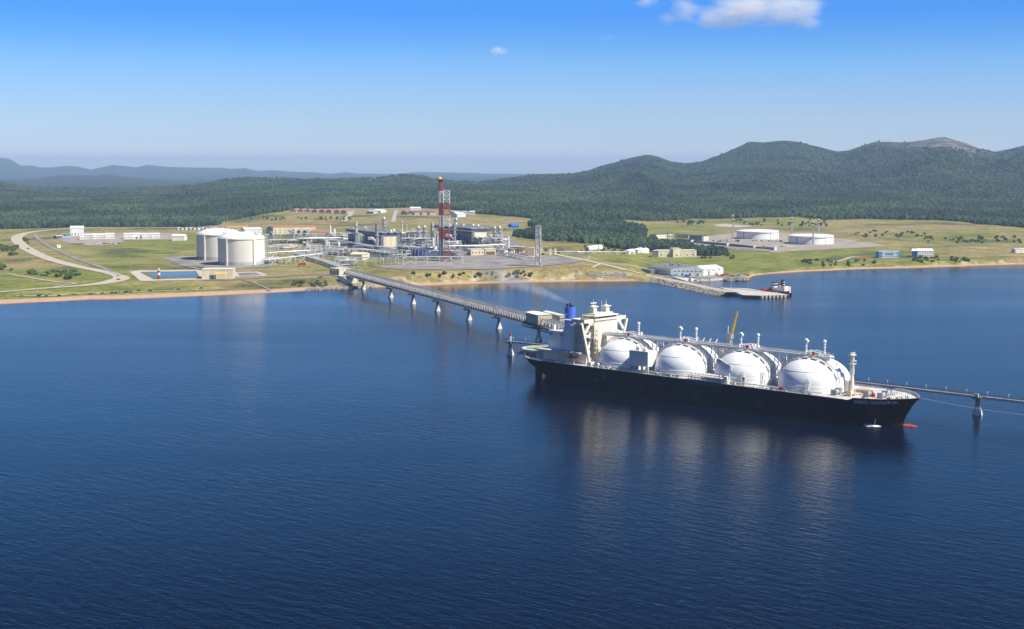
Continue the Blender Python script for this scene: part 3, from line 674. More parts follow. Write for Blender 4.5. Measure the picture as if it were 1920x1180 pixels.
for sg in (-1, 1):                                         # braced web frames that carry the wings
    fr = MB(); xf, xb = -75.6, -77.2
    def strut(p, q, w): fr.beam((-76.4, sg*p[0], p[1]), (-76.4, sg*q[0], q[1]), w, 1.5)
    strut((22.6,41.0),(14.6,DZ+0.5),1.5); strut((14.2,20.8),(17.8,26.2),1.1); strut((13.0,32.2),(20.0,32.6),1.5); strut((13.2,31.0),(17.0,22.0),1.0)
    strut((14.2,40.6),(20.2,33.0),1.3); strut((13.2,39.6),(16.5,41.2),1.6); strut((13.2,30.4),(15.5,32.0),1.6); strut((13.1,33.8),(14.8,32.8),1.6)
    for (a0, c0, rr_, z0) in ((11.5, 1.0, 3.6, 40.9), (11.5, 1.0, 2.8, 31.6)):    # rounded gussets against the house wall
        pts = [(sg*a0, z0)] + [(sg*(a0+rr_*(1-math.sin(t))), z0-rr_*1.2*(1-math.cos(t))) for t in np.linspace(0, math.pi/2, 7)]
        n3 = len(pts); fr.add([(xf,y_,z_) for y_, z_ in pts]+[(xb,y_,z_) for y_, z_ in pts], [tuple(range(n3)), tuple(range(2*n3-1, n3-1, -1))]+[(i_, n3+i_, n3+(i_+1) % n3, (i_+1) % n3) for i_ in range(n3)])
    fr.build('wing_brace', ivory, ship)
tiers = MB(); tiers.box(-74.9,-71.5,-11,11,DZ,24.5); tiers.box(-74.9,-72.8,-11,-8.5,24.52,30)
tiers.build('forward_tier', ivory, ship)
lad = MB()                                                # tan stair tower up the front of the house
for y_ in (-13.4,-11.4):
    for x_ in (-73.6,-72.0): lad.beam((x_,y_,21),(x_,y_,36.5),0.3)
for k in range(5):
    z_ = 21.5+3*k; lad.beam((-72.8,-13.4,z_),(-72.8,-11.4,z_+2.8),0.6,0.2); lad.box(-73.8,-71.8,-13.5,-11.3,z_+2.8,z_+3.0)
lad.build('stair_tower', cream, ship)
def radar(y_, x_, h_, nm, arms):
    r_ = MB(); r_.lattice((x_,y_),3.2,2.4,46.3,46.3+h_*0.55,3,0.4); r_.box(x_-1.5,x_+1.5,y_-1.5,y_+1.5,46.3,46.3+h_*0.5); r_.box(x_-2.0,x_+2.0,y_-2.9,y_+2.9,46.3+h_*0.55,46.3+h_*0.55+0.6)
    r_.beam((x_,y_,46.3+h_*0.55),(x_,y_,46.3+h_),0.35); r_.beam((x_,y_,46.3+h_),(x_,y_,48.3+h_),0.14)
    for dz_, w_ in arms: r_.beam((x_-0.3,y_-w_,46.3+dz_),(x_+0.3,y_+w_,46.3+dz_),0.45,0.6); r_.cyl((x_,y_,45.6+dz_),(x_,y_,46.3+dz_),0.35,8)
    r_.build(nm, ivory, wheel)
radar(-5.5, -81, 6.8, 'radar_mast', ((4.6,2.0),(6.4,2.6))); radar(7, -81, 6.2, 'signal_mast', ((4.4,1.2),))
MB().beam((-80,1.5,46.3),(-80,1.5,54.0),0.16).build('whip_aerial', white, wheel)
MB().lathe([(1.2,0),(1.4,0.8),(1.1,1.7),(0.3,2.2)],14,c=(-83,9.5,45.2)).build('satellite_dome', white, wheel)
MB().lathe([(0.7,0),(0.8,0.5),(0.6,1.0),(0.2,1.3)],12,c=(-78,18.5,42.0)).build('wing_compass', white, bridge)

# ---- engine casing, funnel, after decks
cs = MB(); cs.box(-112.5,-90.02,-14,11,21.6,33.4); casing = cs.build('engine_casing', M('casing_white', (0.74,0.73,0.70), 0.55, 0.12, 0.2, streak=True), ship)
wd = MB(); wd.prism([(-101,-13.6),(-90.05,-13.6),(-90.05,10),(-101,10)], 33.4, lambda x, y: 33.42+max(0, (x+101))*0.62); wd.build('casing_wedge', casing.data.materials[0], ship)
for x_ in (-110.3,-100.5): MB().box(x_-1.6,x_+1.6,-14.1,-13.97,30.2,32.2).build('louvre', grey, casing)
rlc = MB()
for x_ in np.arange(-112,-101,2.2): rlc.beam((x_,-13.8,33.4),(x_,-13.8,34.6),0.1)
rlc.beam((-112,-13.8,34.6),(-101.5,-13.8,34.6),0.1); rlc.beam((-112,-13.8,34.0),(-101.5,-13.8,34.0),0.08); rlc.box(-111.6,-110,-11,-9.5,33.4,36.5)
rlc.build('casing_rail', white, casing)
fn = MB().lathe([(3.15,0),(3.15,14.2),(3.0,14.6)],28,c=(-106,0,33.4),sx=1.25).build('funnel', funblue, ship, smooth=True)
up_ = MB()
for x_, y_, h_ in ((-107.4,-0.8,2.3),(-106.2,0.8,2.5),(-104.8,-0.5,1.7),(-105.2,1.3,1.2),(-103.8,0.4,0.8)): up_.cyl((x_,y_,47.5),(x_-0.5,y_,47.9+h_),0.75,10)
up_.build('exhaust_pipes', black, fn)
mk = MB()
def fmark(a0, a1, z0, z1):
    p_ = []; k = 6
    for j in range(k+1):
        a_ = R(a0+(a1-a0)*j/k); p_.append((-106+3.97*math.cos(a_), 3.18*math.sin(a_)))
    mk.add([(x_,y_,z0) for x_, y_ in p_]+[(x_,y_,z1) for x_, y_ in p_], [(j, j+1, k+1+j+1, k+1+j) for j in range(k)])
fmark(-128,-86,42.6,43.9); fmark(-124,-110,40.9,42.0); fmark(-106,-92,39.6,40.8)
mk.build('funnel_mark', M('pale_blue_mark', (0.55,0.66,0.85), 0.5, 0.05, 1.0), fn)
fp = MB(); fp.lathe([(3.3,0),(6.2,0.0),(6.2,0.35),(3.3,0.35)],24,c=(-106,0,39.8),sx=1.2,cap_top=False)
fp.box(-98.9,-90.1,-4.2,-2.8,39.8,40.15); fp.beam((-98,-4.2,41.1),(-90.1,-4.2,41.1),0.1)
fp.build('funnel_walkway', ivory, ship)
ad = MB(); ad.box(-117,-79,-21.5,11,21.0,21.58)           # boat deck roof over the open gallery
ad.build('boat_deck', lgrey, ship)
for x_ in np.arange(-116,-79.5,5.4): MB().beam((x_,-21.2,DZ),(x_,-21.2,21.0),0.4).build('deck_stanchion', ivory, ship)
MB().box(-115,-90.1,-15.5,12,DZ,20.98).build('lower_house', ivory, ship)
MB().box(-89.9,-76.6,-17.5,-11.6,DZ,20.9).build('lower_house', ivory, ship)
hl_ = MB(); oc = [(-130+14.5*math.cos(R(22.5+45*k)), -1.5+13.5*math.sin(R(22.5+45*k))) for k in range(8)]
heli = MB().prism(oc, 18.2, 18.8).build('helideck', M('helideck_rim', (0.66,0.66,0.60), 0.7, 0.1, 0.3), ship)
MB().prism([(-130+11.6*math.cos(R(22.5+45*k)), -1.5+10.6*math.sin(R(22.5+45*k))) for k in range(8)], 18.81, 18.85).build('landing_area', green, heli)
MB().lathe([(5.2,0),(6.6,0),(6.6,0.03),(5.2,0.03)],28,c=(-130,-1.5,18.86),cap_top=False).build('landing_circle', M('marking_yellow', (0.70,0.60,0.08), 0.7, 0.1, 1.0), heli)
for x_, y_ in ((-139,-9),(-139,6),(-124,-10),(-124,7),(-131,-11),(-131,8)): MB().beam((x_,y_,DZ),(x_,y_,18.2),0.5).build('helideck_leg', lgrey, heli)
for x_ in (-141,-136,-122,-118): 
    w_ = MB(); w_.cyl((x_,-11.5,DZ+1.2),(x_,-8.5,DZ+1.2),1.0,12); w_.box(x_-1.4,x_+1.4,-12,-11.5,DZ,DZ+2.2); w_.box(x_-1.4,x_+1.4,-8.5,-8,DZ,DZ+2.2); w_.build('mooring_winch', lgrey, ship)

# ---- starboard deck gear
mh = MB(); mh.box(-38.2,-23.6,-21.5,-13,18.3,27.6); mach = mh.build('machinery_house', white, ship)
for x_ in (-37.5,-34,-29,-24.4): MB().box(x_-0.5,x_+0.5,-21,-20,DZ,18.3).build('leg', lgrey, mach); MB().box(x_-0.5,x_+0.5,-14.5,-13.5,DZ,18.3).build('leg', lgrey, mach)
tk = MB(); tk.lathe([(1.3,0),(1.3,2.2),(0.3,2.6)],12,c=(-35,-17,27.6)); tk.lathe([(0.9,0),(1.1,1.8),(0.3,2.1)],12,c=(-30,-16,27.6)); tk.box(-33,-31.5,-20,-18,27.6,29.4); tk.tube([(-36,-15,28.4),(-30,-15,28.6),(-25,-18,28.4)],0.35); tk.box(-28.5,-26,-20.5,-18,27.6,28.8)
tk.build('roof_vents', ivory, mach)
mf = MB(); mf.box(8.5,33.5,-24.3,-19,17.0,17.3)
for x_ in np.arange(9,33.6,2.4):
    mf.beam((x_,-24.2,DZ),(x_,-24.2,17.0),0.25); mf.beam((x_,-24.2,17.3),(x_,-24.2,18.4),0.12)
mf.beam((8.5,-24.2,18.4),(33.5,-24.2,18.4),0.12); manifold = mf.build('loading_manifold', ivory, ship)
for k, x_ in enumerate(np.arange(10.5,33,2.9)):
    MB().tube([(x_,-17,17.9),(x_,-22.3,18.3),(x_,-22.9,18.3)],0.5,10).lathe([(0.85,0),(0.85,0.3)],12,c=(x_,-23.0,18.15)).build('loading_pipe', insul, manifold)
MB().box(8.0,33.8,-24.95,-24.55,12.2,DZ+0.25).build('drip_tray', M('dark_blue_steel', (0.03,0.04,0.11), 0.5, 0.2, 0.4), manifold)
for k in range(3): MB().box(9.5+8.3*k,15.5+8.3*k,-25.1,-24.96,12.6,13.5).build('tray_opening', black, manifold)
hc = MB(); hc.cyl((24,-14,DZ),(24,-14,25.2),0.8,12); hc.box(22.8,25.2,-15.2,-12.8,25.2,27.2); hc.beam((24,-14,26.6),(36.5,-19.8,24.2),0.75,1.0); hc.beam((36.3,-19.7,DZ+1.0),(36.3,-19.7,24.2),0.35)
hc.build('hose_crane', lgrey, ship)
af = MB(); af.beam((34.6,-23.8,DZ),(36,-21,20.3),0.4); af.beam((38.6,-23.8,DZ),(36.4,-21,20.3),0.4); af.box(33.8,36.4,-23.6,-21.4,DZ,18.6); af.build('gangway_frame', white, ship)
for x_ in (-70,-64): 
    w_ = MB(); w_.cyl((x_,-22,DZ+1.3),(x_,-18,DZ+1.3),1.3,14); w_.box(x_-1.6,x_+1.6,-22.6,-22,DZ,DZ+2.6); w_.box(x_-1.6,x_+1.6,-18,-17.4,DZ,DZ+2.6); w_.build('mooring_winch', lgrey, ship)
for x_, y_ in ((102,-13),(110,-11),(118,-6),(124,4),(126,-5)):
    w_ = MB(); w_.cyl((x_,y_-2,DZ+1.5),(x_,y_+2,DZ+1.5),1.35,14); w_.box(x_-1.7,x_+1.7,y_-2.6,y_-2,DZ,DZ+3); w_.box(x_-1.7,x_+1.7,y_+2,y_+2.6,DZ,DZ+3); w_.build('mooring_winch', grey if x_ != 110 else cream, ship)
MB().lathe([(1.1,0),(1.1,1.7),(0.5,2.4)],12,c=(121,-5.5,DZ)).build('windlass_cover', red, ship)
MB().box(111,114,1.5,6,DZ,DZ+2).build('rope_locker', M('ochre_paint', (0.60,0.40,0.12), 0.6, 0.15, 0.5), ship)
MB().box(104,110,3,10,DZ,DZ+1.6).build('rope_locker', M('tan_paint', (0.50,0.38,0.26), 0.6, 0.15, 0.5), ship)
MB().box(71,74,-22.6,-21.8,DZ+0.2,DZ+2.0).build('hose_box', red, ship)
for k in range(22):
    x_ = random.uniform(103,138); y_ = random.uniform(-.75,.6)*hhalf(x_, DZ); v_ = MB(); h_ = random.uniform(.6,2.0)
    if k % 3 == 0: v_.tube([(x_,y_,DZ+.3),(x_,y_,DZ+h_),(x_+1.5,y_+.6,DZ+h_)],.3,8); v_.build('vent_pipe', ivory, ship)
    elif k % 3 == 1: v_.cyl((x_-.5,y_,DZ),(x_-.5,y_,DZ+h_*.7),.4,8); v_.cyl((x_+.7,y_,DZ),(x_+.7,y_,DZ+h_*.7),.4,8); v_.build('mooring_bitts', dgrey, ship)
    else: v_.box(x_-.9,x_+.9,y_-.6,y_+.6,DZ,DZ+h_); v_.build('deck_locker', (rust,lgrey,dgrey,cream)[k % 4], ship)
for y_, r_ in ((-21.3,.32),(-20.6,.25)): MB().cyl((-66,y_,DZ+1.3),(98,y_*.98,DZ+1.3),r_,7).build('deck_pipe', lgrey, ship)
for x_ in (-18, 44.5, 58, 88): v_ = MB(); v_.lattice((x_,-19.3),2.0,1.6,DZ,DZ+random.uniform(5,10),3,.22); v_.build('access_tower', white, ship)
for x_, y_ in ((130,-3),(134,-2.2),(133,4),(137,1)):
    f_ = MB()
    for k in range(4): f_.beam((x_+k*1.1,y_-1.6,DZ),(x_+k*1.1-1.0,y_+1.0,DZ+2.8),0.22)
    f_.beam((x_-1,y_+1,DZ+2.8),(x_+2.4,y_+1,DZ+2.8),0.25); f_.build('fairlead_frame', white, ship)
for k in range(26):
    x_ = random.choice([random.uniform(-60,-42), random.uniform(-16,6), random.uniform(40,98)]); y_ = -random.uniform(21.2,23.2)
    y_ = -min(-y_, hhalf(x_, DZ)-1.2); h_ = random.uniform(0.6,1.5); v_ = MB()
    if k % 2: v_.cyl((x_-0.5,y_,DZ),(x_-0.5,y_,DZ+h_),0.35,8); v_.cyl((x_+0.6,y_,DZ),(x_+0.6,y_,DZ+h_),0.35,8); v_.build('mooring_bitts', dgrey, ship)
    else: v_.box(x_-0.7,x_+0.7,y_-0.5,y_+0.5,DZ,DZ+h_); v_.build('deck_locker', lgrey if k % 4 else ivory, ship)
v_ = MB(); v_.cyl((47,-22.2,DZ),(47,-22.2,DZ+5),0.2,8); v_.box(46.2,47.8,-22.6,-21.8,DZ+4.2,DZ+5.0); v_.build('light_post', dgrey, ship)
fm = MB(); fm.lathe([(1.6,0),(1.3,5),(0.8,11)],12,c=(104.3,0,DZ)); fm.lattice((104.3,0),1.7,1.2,DZ+10.5,DZ+21,5,0.28); fm.box(102.8,105.8,-1.9,1.9,DZ+16,DZ+16.3); fm.box(102.9,105.7,-2.1,2.1,DZ+21,DZ+21.3)
for y_ in (-2,-1,0,1,2): fm.box(104,104.6,y_-0.25,y_+0.25,DZ+21.3,DZ+22.6)
fm.lathe([(0.9,0),(0.9,0.5)],12,c=(105.4,0.8,DZ+17.5)); fm.box(101,103,-2,2,DZ,DZ+6.5)
fm.build('foremast', ivory, ship)
cr_ = MB(); cr_.cyl((101.5,-8.5,DZ),(101.5,-8.5,DZ+3.4),1.9,16); cr_.build('ventilator_drum', grey, ship)
aw = MB(); aw.beam((100.6,0,DZ+3),(93.5,0,dome_z(13)),0.5,2.2); aw.build('dome_gangway', lgrey, ship)

lb = thing('lifeboat', 'orange lifeboat hanging at the stern house of the black tanker', 'lifeboat', sworld(-85.5,-20.2,16.9), HEAD)
h_ = MB()
def lbs(x): t = abs(x)/4.6; return 1.5*math.sqrt(max(0.02, 1-t**2.6))
xx = np.linspace(-4.6, 4.6, 13)
vs = []; n4 = 10
for x_ in xx:
    for k in range(n4):
        a_ = 2*math.pi*k/n4; vs.append((x_, lbs(x_)*math.cos(a_), 1.5 + (1.15 if math.sin(a_) > 0 else 1.35)*lbs(x_)/1.5*math.sin(a_)))
h_.add(vs, [(i*n4+k, (i+1)*n4+k, (i+1)*n4+(k+1) % n4, i*n4+(k+1) % n4) for i in range(12) for k in range(n4)])
h_.build('hull', orange, lb, smooth=True)
MB().box(-3.4,-1.2,-0.8,0.8,2.5,3.4).build('steering_cabin', orange, lb)
MB().box(-4.2,4.2,-1.56,-1.42,1.25,1.6).build('fender_strip', black, lb)
# ------------------------------------------------------------ jetty trestle, landing to loading platform
TU = (0.373, -0.928); TRZ = math.atan2(TU[1], TU[0])
def tw(x, y=0.0, z=0.0): return (-170 + x*TU[0] - y*TU[1], 1622 + x*TU[1] + y*TU[0], z)
trestle = thing('jetty_trestle', 'long steel truss trestle on white footed piers running from the beach out to the tanker', 'trestle', (-170,1622,0), TRZ)
PIER = [0, 106, 184, 261, 350, 425, 514, 600, 690]
truss_m = M('truss_steel', (0.56,0.54,0.52), 0.5, 0.25, 0.4, metal=0.1)
pierm = M('pier_concrete', (0.66,0.64,0.58), 0.75, 0.15, 0.25, streak=True)
ZB, ZT = 11.5, 18.8
for k in range(len(PIER)-1):
    x0, x1 = PIER[k]+0.6, PIER[k+1]-0.6
    if k == 0: x0 = -62
    n_ = max(6, round((x1-x0)/6.0)); xs_ = np.linspace(x0, x1, n_+1)
    sp_ = thing('truss_span', None, None); sp_.parent = trestle
    for y_ in (-3.4, 3.4):
        t_ = MB()
        t_.beam((x0,y_,ZB),(x1,y_,ZB),0.7); t_.beam((x0,y_,ZT),(x1,y_,ZT),0.6)
        for i_ in range(n_+1):
            t_.beam((xs_[i_],y_,ZB),(xs_[i_],y_,ZT),0.55)
            if i_ < n_:
                xm = (xs_[i_]+xs_[i_+1])/2
                t_.beam((xs_[i_],y_,ZB),(xm,y_,ZT),0.36); t_.beam((xm,y_,ZT),(xs_[i_+1],y_,ZB),0.36)
        t_.build('side_truss', truss_m, sp_)
    d_ = MB(); d_.box(x0,x1,-3.2,3.2,ZB-0.5,ZB-0.2)
    for x_ in xs_: d_.beam((x_,-3.4,ZB-0.3),(x_,3.4,ZB-0.3),0.6); d_.beam((x_,-3.4,ZT),(x_,3.4,ZT),0.3)
    d_.build('deck_plate', dgrey, sp_)
    r_ = MB()
    for x_ in xs_[1:-1]: r_.beam((x_,-4.6,ZT-2.0),(x_,-4.6,ZT+1.4),0.14)
    for x_ in xs_[1:-1:2]: r_.beam((x_,-3.4,ZT-2),(x_,-4.6,ZT-2),0.2)
    r_.beam((x0+4,-4.6,ZT+1.4),(x1-4,-4.6,ZT+1.4),0.3); r_.box(x0+3,x1-3,-4.7,-3.5,ZB-0.2,ZB)
    r_.build('walkway_rail', white, sp_)
    for y_, z_, rr in ((-1.9,13.2,0.75),(0,13.2,0.75),(1.9,13.1,0.6),(-1.2,16.3,0.45),(0.9,16.3,0.5)):
        MB().cyl((x0,y_,z_),(x1,y_,z_),rr,8).build('pipe', M('trestle_pipe', (0.30,0.295,0.29), 0.5, 0.2, 0.4), sp_)
for k, x_ in enumerate(PIER):
    p_ = thing('pier', None, None); p_.parent = trestle; p_.location = (x_,0,0)
    MB().lathe([(3.4,-4),(3.0,0.4),(2.0,3.2),(1.3,5.8)],16,cap_top=True).build('pier_foot', pierm, p_, smooth=True)
    MB().lathe([(1.28,5.7),(1.22,9.2)],14).build('pier_shaft', oldconc, p_, smooth=True)
    MB().box(-1.7,1.7,-5.2,5.2,9.2,10.9).build('pier_cap', oldconc, p_)
MB().prism([(-80,-9),(-58,-9),(-50,-7),(-50,7),(-58,9),(-80,9)],-1,lambda x, y: 10.8 if x < -55 else 8.5).build('abutment', pierm, trestle)

def shed(x0, x1, y0, y1, z0, label):
    s_ = thing('equipment_shed', label, 'shed', tw(x0,(y0+y1)/2,z0), TRZ); w, L_ = (y1-y0)/2, x1-x0
    MB().box(0,L_,-w,w,0,7.6).build('wall', M('shed_cream', (0.55,0.50,0.34), 0.6, 0.08, 0.15, streak=True), s_)
    MB().gable(0,L_,-w,w,7.6,7.62,8.5,over=0.4).build('roof', white, s_)
    MB().box(L_,L_+0.08,-1.6,1.6,0.2,4.2).build('door', lgrey, s_)
plat = thing('trestle_platform', 'steel equipment platform under the two cream sheds where the trestle reaches the stern', 'platform', tw(495,4,0), TRZ)
pb = MB(); pb.box(-4,66,-9,14,12.0,12.9)
for x_ in np.arange(-3,66,4.5): pb.beam((x_,-8.6,9.6),(x_,-8.6,12),0.5); pb.beam((x_,13.6,9.6),(x_,13.6,12),0.5)
pb.box(-4,66,-9,-8.2,9.2,10.0); pb.box(-4,66,13.2,14,9.2,10.0)
pb.build('deck', oldconc, plat)
rl_ = MB()
for x_ in np.arange(-4,66.1,3.5): rl_.beam((x_,-8.9,12.9),(x_,-8.9,14.1),0.14)
rl_.beam((-4,-8.9,14.1),(66,-8.9,14.1),0.14); rl_.build('handrail', white, plat)
for k in range(14):
    v_ = MB(); x_, y_ = random.uniform(38,64), random.uniform(-7,12); h_ = random.uniform(2,8)
    if k % 2: v_.cyl((x_,y_,12.9),(x_,y_,12.9+h_),random.uniform(.5,1.0),10)
    else: v_.lattice((x_,y_),2.4,2.4,12.9,12.9+h_,3,0.25)
    v_.build('vessel' if k % 2 else 'pipe_frame', insul if k % 2 else steel, plat)
shed(503,529,-7,5,14.5,'larger cream shed with a grey green shaded side on the trestle end')
shed(505,538,8,13.5,14.5,'smaller cream shed behind the larger one, just left of the blue funnel')
MB().box(2,34,-11,3,12.95,14.4).build('plinth', dgrey, plat)

# loading platform, berth catwalks and dolphins lie parallel to the ship
lp = thing('loading_platform', 'concrete loading platform with pipework hidden behind the white tank domes', 'platform', sworld(-33,42,0), HEAD)
MB().box(-30,34,-13,13,9.5,11.5).build('deck', oldconc, lp)
for x_ in (-25,-8,9,26):
    for y_ in (-9,9): MB().lathe([(1.2,-4),(1.2,9.5)],12,c=(x_,y_,0)).build('pile', pierm, lp)
for k in range(10):
    x_, y_ = -24+5.4*k, random.uniform(-6,8); f_ = MB().lattice((x_,y_),3,3,11.5,11.5+random.uniform(7,16),4,0.35); f_.tube([(x_-3,y_,17),(x_+3,y_,17.5)],0.5); f_.build('pipe_frame', steel, lp)
for k in range(4):
    x_ = 4+5*k; f_ = MB().cyl((x_,-10,11.5),(x_,-10,26),0.6,10); f_.beam((x_,-10,26),(x_-0.5,-4,31),0.6); f_.beam((x_,-10,26),(x_,-16,20),0.5); f_.build('loading_arm', lgrey, lp)
crane = thing('jetty_crane', 'yellow jib crane raised beside the loading berth behind the tanker domes', 'crane', sworld(-8,42,11.5), HEAD)
cb = MB(); cb.lattice((0,0),2.6,2.2,0,20,6,0.4); cb.cyl((0,0,0),(0,0,20),0.8,12); cb.build('tower', lgrey, crane)
MB().box(-1.7,1.9,-1.7,1.7,20,23.2).build('cab', grey, crane)
MB().beam((-1.6,0,22),(-1.2,0,28),0.5).build('mast_strut', lgrey, crane)
jb = MB()
for y_ in (-0.75,0.75):
    jb.beam((1.2,y_,21),(5.6,y_*0.35,37.5),0.5)
for k in range(8):
    f = k/8; jb.beam((1.2+4.4*f,-0.75*(1-.65*f),21+16.5*f),(1.2+4.4*(f+.125),0.75*(1-.65*f),21+16.5*(f+.125)),0.35)
jb.beam((0.4,0,22.5),(5.4,0,37.8),0.4); jb.build('jib', yellow, crane)

def dolphin(X, Y, label):
    d_ = thing('mooring_dolphin', label, 'dolphin', sworld(X,Y,0), HEAD)
    MB().lathe([(3.3,-4),(2.9,0.5),(2.6,1.8),(1.5,4.2),(1.35,5.0)],16).build('foot', pierm, d_, smooth=True)
    MB().lathe([(1.35,5.0),(1.3,8.8)],14).build('shaft', oldconc, d_, smooth=True)
    MB().box(-2.9,2.9,-2.2,2.2,8.9,10.2).build('cap', oldconc, d_)
    return d_
d1 = dolphin(-218, 60, 'leftmost white footed dolphin with a red lantern, left of the helideck')
bl = MB(); bl.lathe([(0.8,0),(0.8,1.2)],12,c=(0,0,10.4)); bl.lattice((0,0),1.2,0.9,11.6,14.6,3,0.2); bl.build('lantern_stand', white, d1)
MB().lathe([(0.9,0),(0.9,1.5),(0.4,2.0)],12,c=(0,0,14.6)).build('lantern', red, d1)
d2 = dolphin(151, 58.5, 'lone dolphin under the catwalk out beyond the tanker bow')
MB().box(-1.2,1.2,-2.2,-1.5,10.2,12.2).build('hook_house', pierm, d2)
MB().cyl((0.5,1.2,10.4),(0.5,1.2,11.8),0.9,10).build('bollard', dgrey, d2)
for X, lab in ((-120,'dolphin hidden behind the stern house of the tanker'),(60,'dolphin hidden behind the second dome from the bow')): dolphin(X, 58.5, lab)
def catwalk(X0, X1, Y, label):
    c_ = thing('catwalk', label, 'catwalk', sworld(X0,Y,9.4), HEAD); L_ = X1-X0
    d_ = MB(); d_.box(0,L_,-1.1,1.1,1.0,1.35); d_.box(0,L_,-1.25,-1.1,0.1,1.5); d_.box(0,L_,1.1,1.25,0.1,1.5); d_.build('deck', lgrey, c_)
    r_ = MB()
    for x_ in np.arange(0,L_+.1,2.6):
        for y_ in (-1.15,1.15): r_.beam((x_,y_,1.4),(x_,y_,2.6),0.12)
    for y_ in (-1.15,1.15):
        for z_ in (2.0,2.6): r_.beam((0,y_,z_),(L_,y_,z_),0.1)
    r_.build('handrail', dgrey, c_)
    for x_ in np.arange(6,L_,12.5):
        l_ = MB(); l_.cyl((x_,1.2,1.4),(x_,1.2,3.9),0.07,6); l_.box(x_-0.25,x_+0.25,0.8,1.3,3.8,4.15); l_.build('lamp_post', white, c_)
catwalk(-222, -66, 60, 'narrow catwalk from the red lantern dolphin to behind the tanker stern')
catwalk(0, 262, 58.5, 'long narrow catwalk running off past the tanker bow to the right edge')
def rope_thing(p, q, sag, label):
    o = MB(); p, q = Vector(p), Vector(q); pts = []
    for k in range(25):
        f = k/24; v = p.lerp(q, f); v.z -= sag*4*f*(1-f); pts.append(v)
    o.tube(pts, 0.07, 6); r_ = o.build('mooring_rope', rope); tag(r_, label, 'rope', 'mooring ropes from the tanker bow')
rope_thing(sworld(143.2,1.5,15.9), sworld(262,57,10.6), 4.5, 'mooring rope running from the bow rail towards the right edge')

# ballast water pouring out under the name
foam = M('foam', (0.82,0.86,0.88), 0.7, 0.25, 0.9)
fb_ = MB(); n5 = 26; vs = [(0,0,0.55)]; 
for rr_, zz_ in ((0.45,0.5),(0.8,0.3),(1.0,0.03)):
    for k in range(n5):
        a_ = 2*math.pi*k/n5; w_ = rr_*(1+0.22*math.sin(3*a_+1)+0.13*math.sin(7*a_)); vs.append((4.6*w_*math.cos(a_), 3.2*w_*math.sin(a_), zz_+0.12*math.sin(5*a_)*rr_))
fs = [(0,1+k,1+(k+1) % n5) for k in range(n5)]
for j in range(2): fs += [(1+j*n5+k,1+(j+1)*n5+k,1+(j+1)*n5+(k+1) % n5,1+j*n5+(k+1) % n5) for k in range(n5)]
fp_ = sworld(124.5,-14.0,0.0)
splash = thing('discharge_splash', 'white splash of water pouring from the black hull below the name lettering', 'splash', fp_, HEAD)
fb_.add(vs, fs).build('foam_patch', foam, splash, smooth=True)
st_ = MB(); st_.tube([(1.0,6.0,4.6),(1.4,4.0,4.2),(1.7,2.0,2.8),(1.8,0.6,0.3)],0.32,8); st_.build('water_jet', foam, splash)

# ------------------------------------------------------------ causeway, quay and tug
cw_pts = [(1150,497),(1183,507),(1212,516),(1250,523.5),(1290,531),(1330,540),(1349,543.5),(1372,548)]
cen = [at(px, py, 3.6) for px, py in cw_pts]
causeway = thing('rubble_causeway', 'rubble sided causeway running from the shore past the warehouse to the quay', 'causeway', cen[0])
o0 = Vector(cen[0])
def offs(pts, w):
    out = []
    for i_ in range(len(pts)):
        a_ = Vector(pts[max(0,i_-1)]); b_ = Vector(pts[min(len(pts)-1,i_+1)]); d_ = (b_-a_); d_.z = 0; d_.normalize(); n_ = Vector((-d_.y,d_.x,0)); out.append(Vector(pts[i_])+n_*w)
    return out
def loft(lines, mat, name, parent, o):
    m_ = MB(); n_ = len(lines[0])
    for l_ in lines: m_.v += [tuple(Vector(p)-o) for p in l_]
    for j in range(len(lines)-1):
        for i_ in range(n_-1): m_.f.append((j*n_+i_, j*n_+i_+1, (j+1)*n_+i_+1, (j+1)*n_+i_))
    return m_.build(name, mat, parent)
def zz(l_, z): return [(p[0],p[1],z) for p in l_]
roadm = M('pale_gravel', (0.42,0.38,0.30), 0.95, 0.10, 0.12, bump=0.1)
loft([zz(offs(cen,-22),-3), zz(offs(cen,-10),2.6), zz(offs(cen,-7),3.5), zz(offs(cen,6),3.5), zz(offs(cen,8),3.0), zz(offs(cen,16),-3)], boulder, 'bank', causeway, o0)
loft([zz(offs(cen,-5.5),3.62), zz(offs(cen,4.5),3.62)], roadm, 'roadway', causeway, o0)
def rocks(name, pts_fn, n, r0, r1, parent=None, mat=None, o=Vector((0,0,0))):
    m_ = MB()
    for k in range(n):
        p = Vector(pts_fn())-o; r = random.uniform(r0, r1); vs = []
        for sx_ in (-1,1):
            for sy_ in (-1,1):
                for sz_ in (-1,1): vs.append(p+Vector((sx_*r*random.uniform(.5,1.0), sy_*r*random.uniform(.5,1.0), sz_*r*random.uniform(.45,.9))))
        m_.add(vs, [(0,1,3,2),(4,6,7,5),(0,4,5,1),(2,3,7,6),(0,2,6,4),(1,5,7,3)])
    return m_.build(name, mat or boulder, parent)
def along(pts, w0, z0, w1, z1):
    A_ = offs(pts, w0); B_ = offs(pts, w1)
    def f():
        t = random.uniform(0.25, 1)*(len(pts)-1.001); i_ = int(t); f_ = t-i_; g = random.random()
        a_ = A_[i_].lerp(A_[i_+1], f_); b_ = B_[i_].lerp(B_[i_+1], f_); v = a_.lerp(b_, g); v.z = z0+(z1-z0)*g; return v
    return f
tag(rocks('armour_rock', along(cen,-8,3.2,-19,-1.0), 1100, 0.9, 1.7, causeway, o=o0), kind='stuff')
tag(rocks('armour_rock', along(cen,8,3.0,15,-1.5), 400, 0.8, 1.5, causeway, o=o0), kind='stuff')
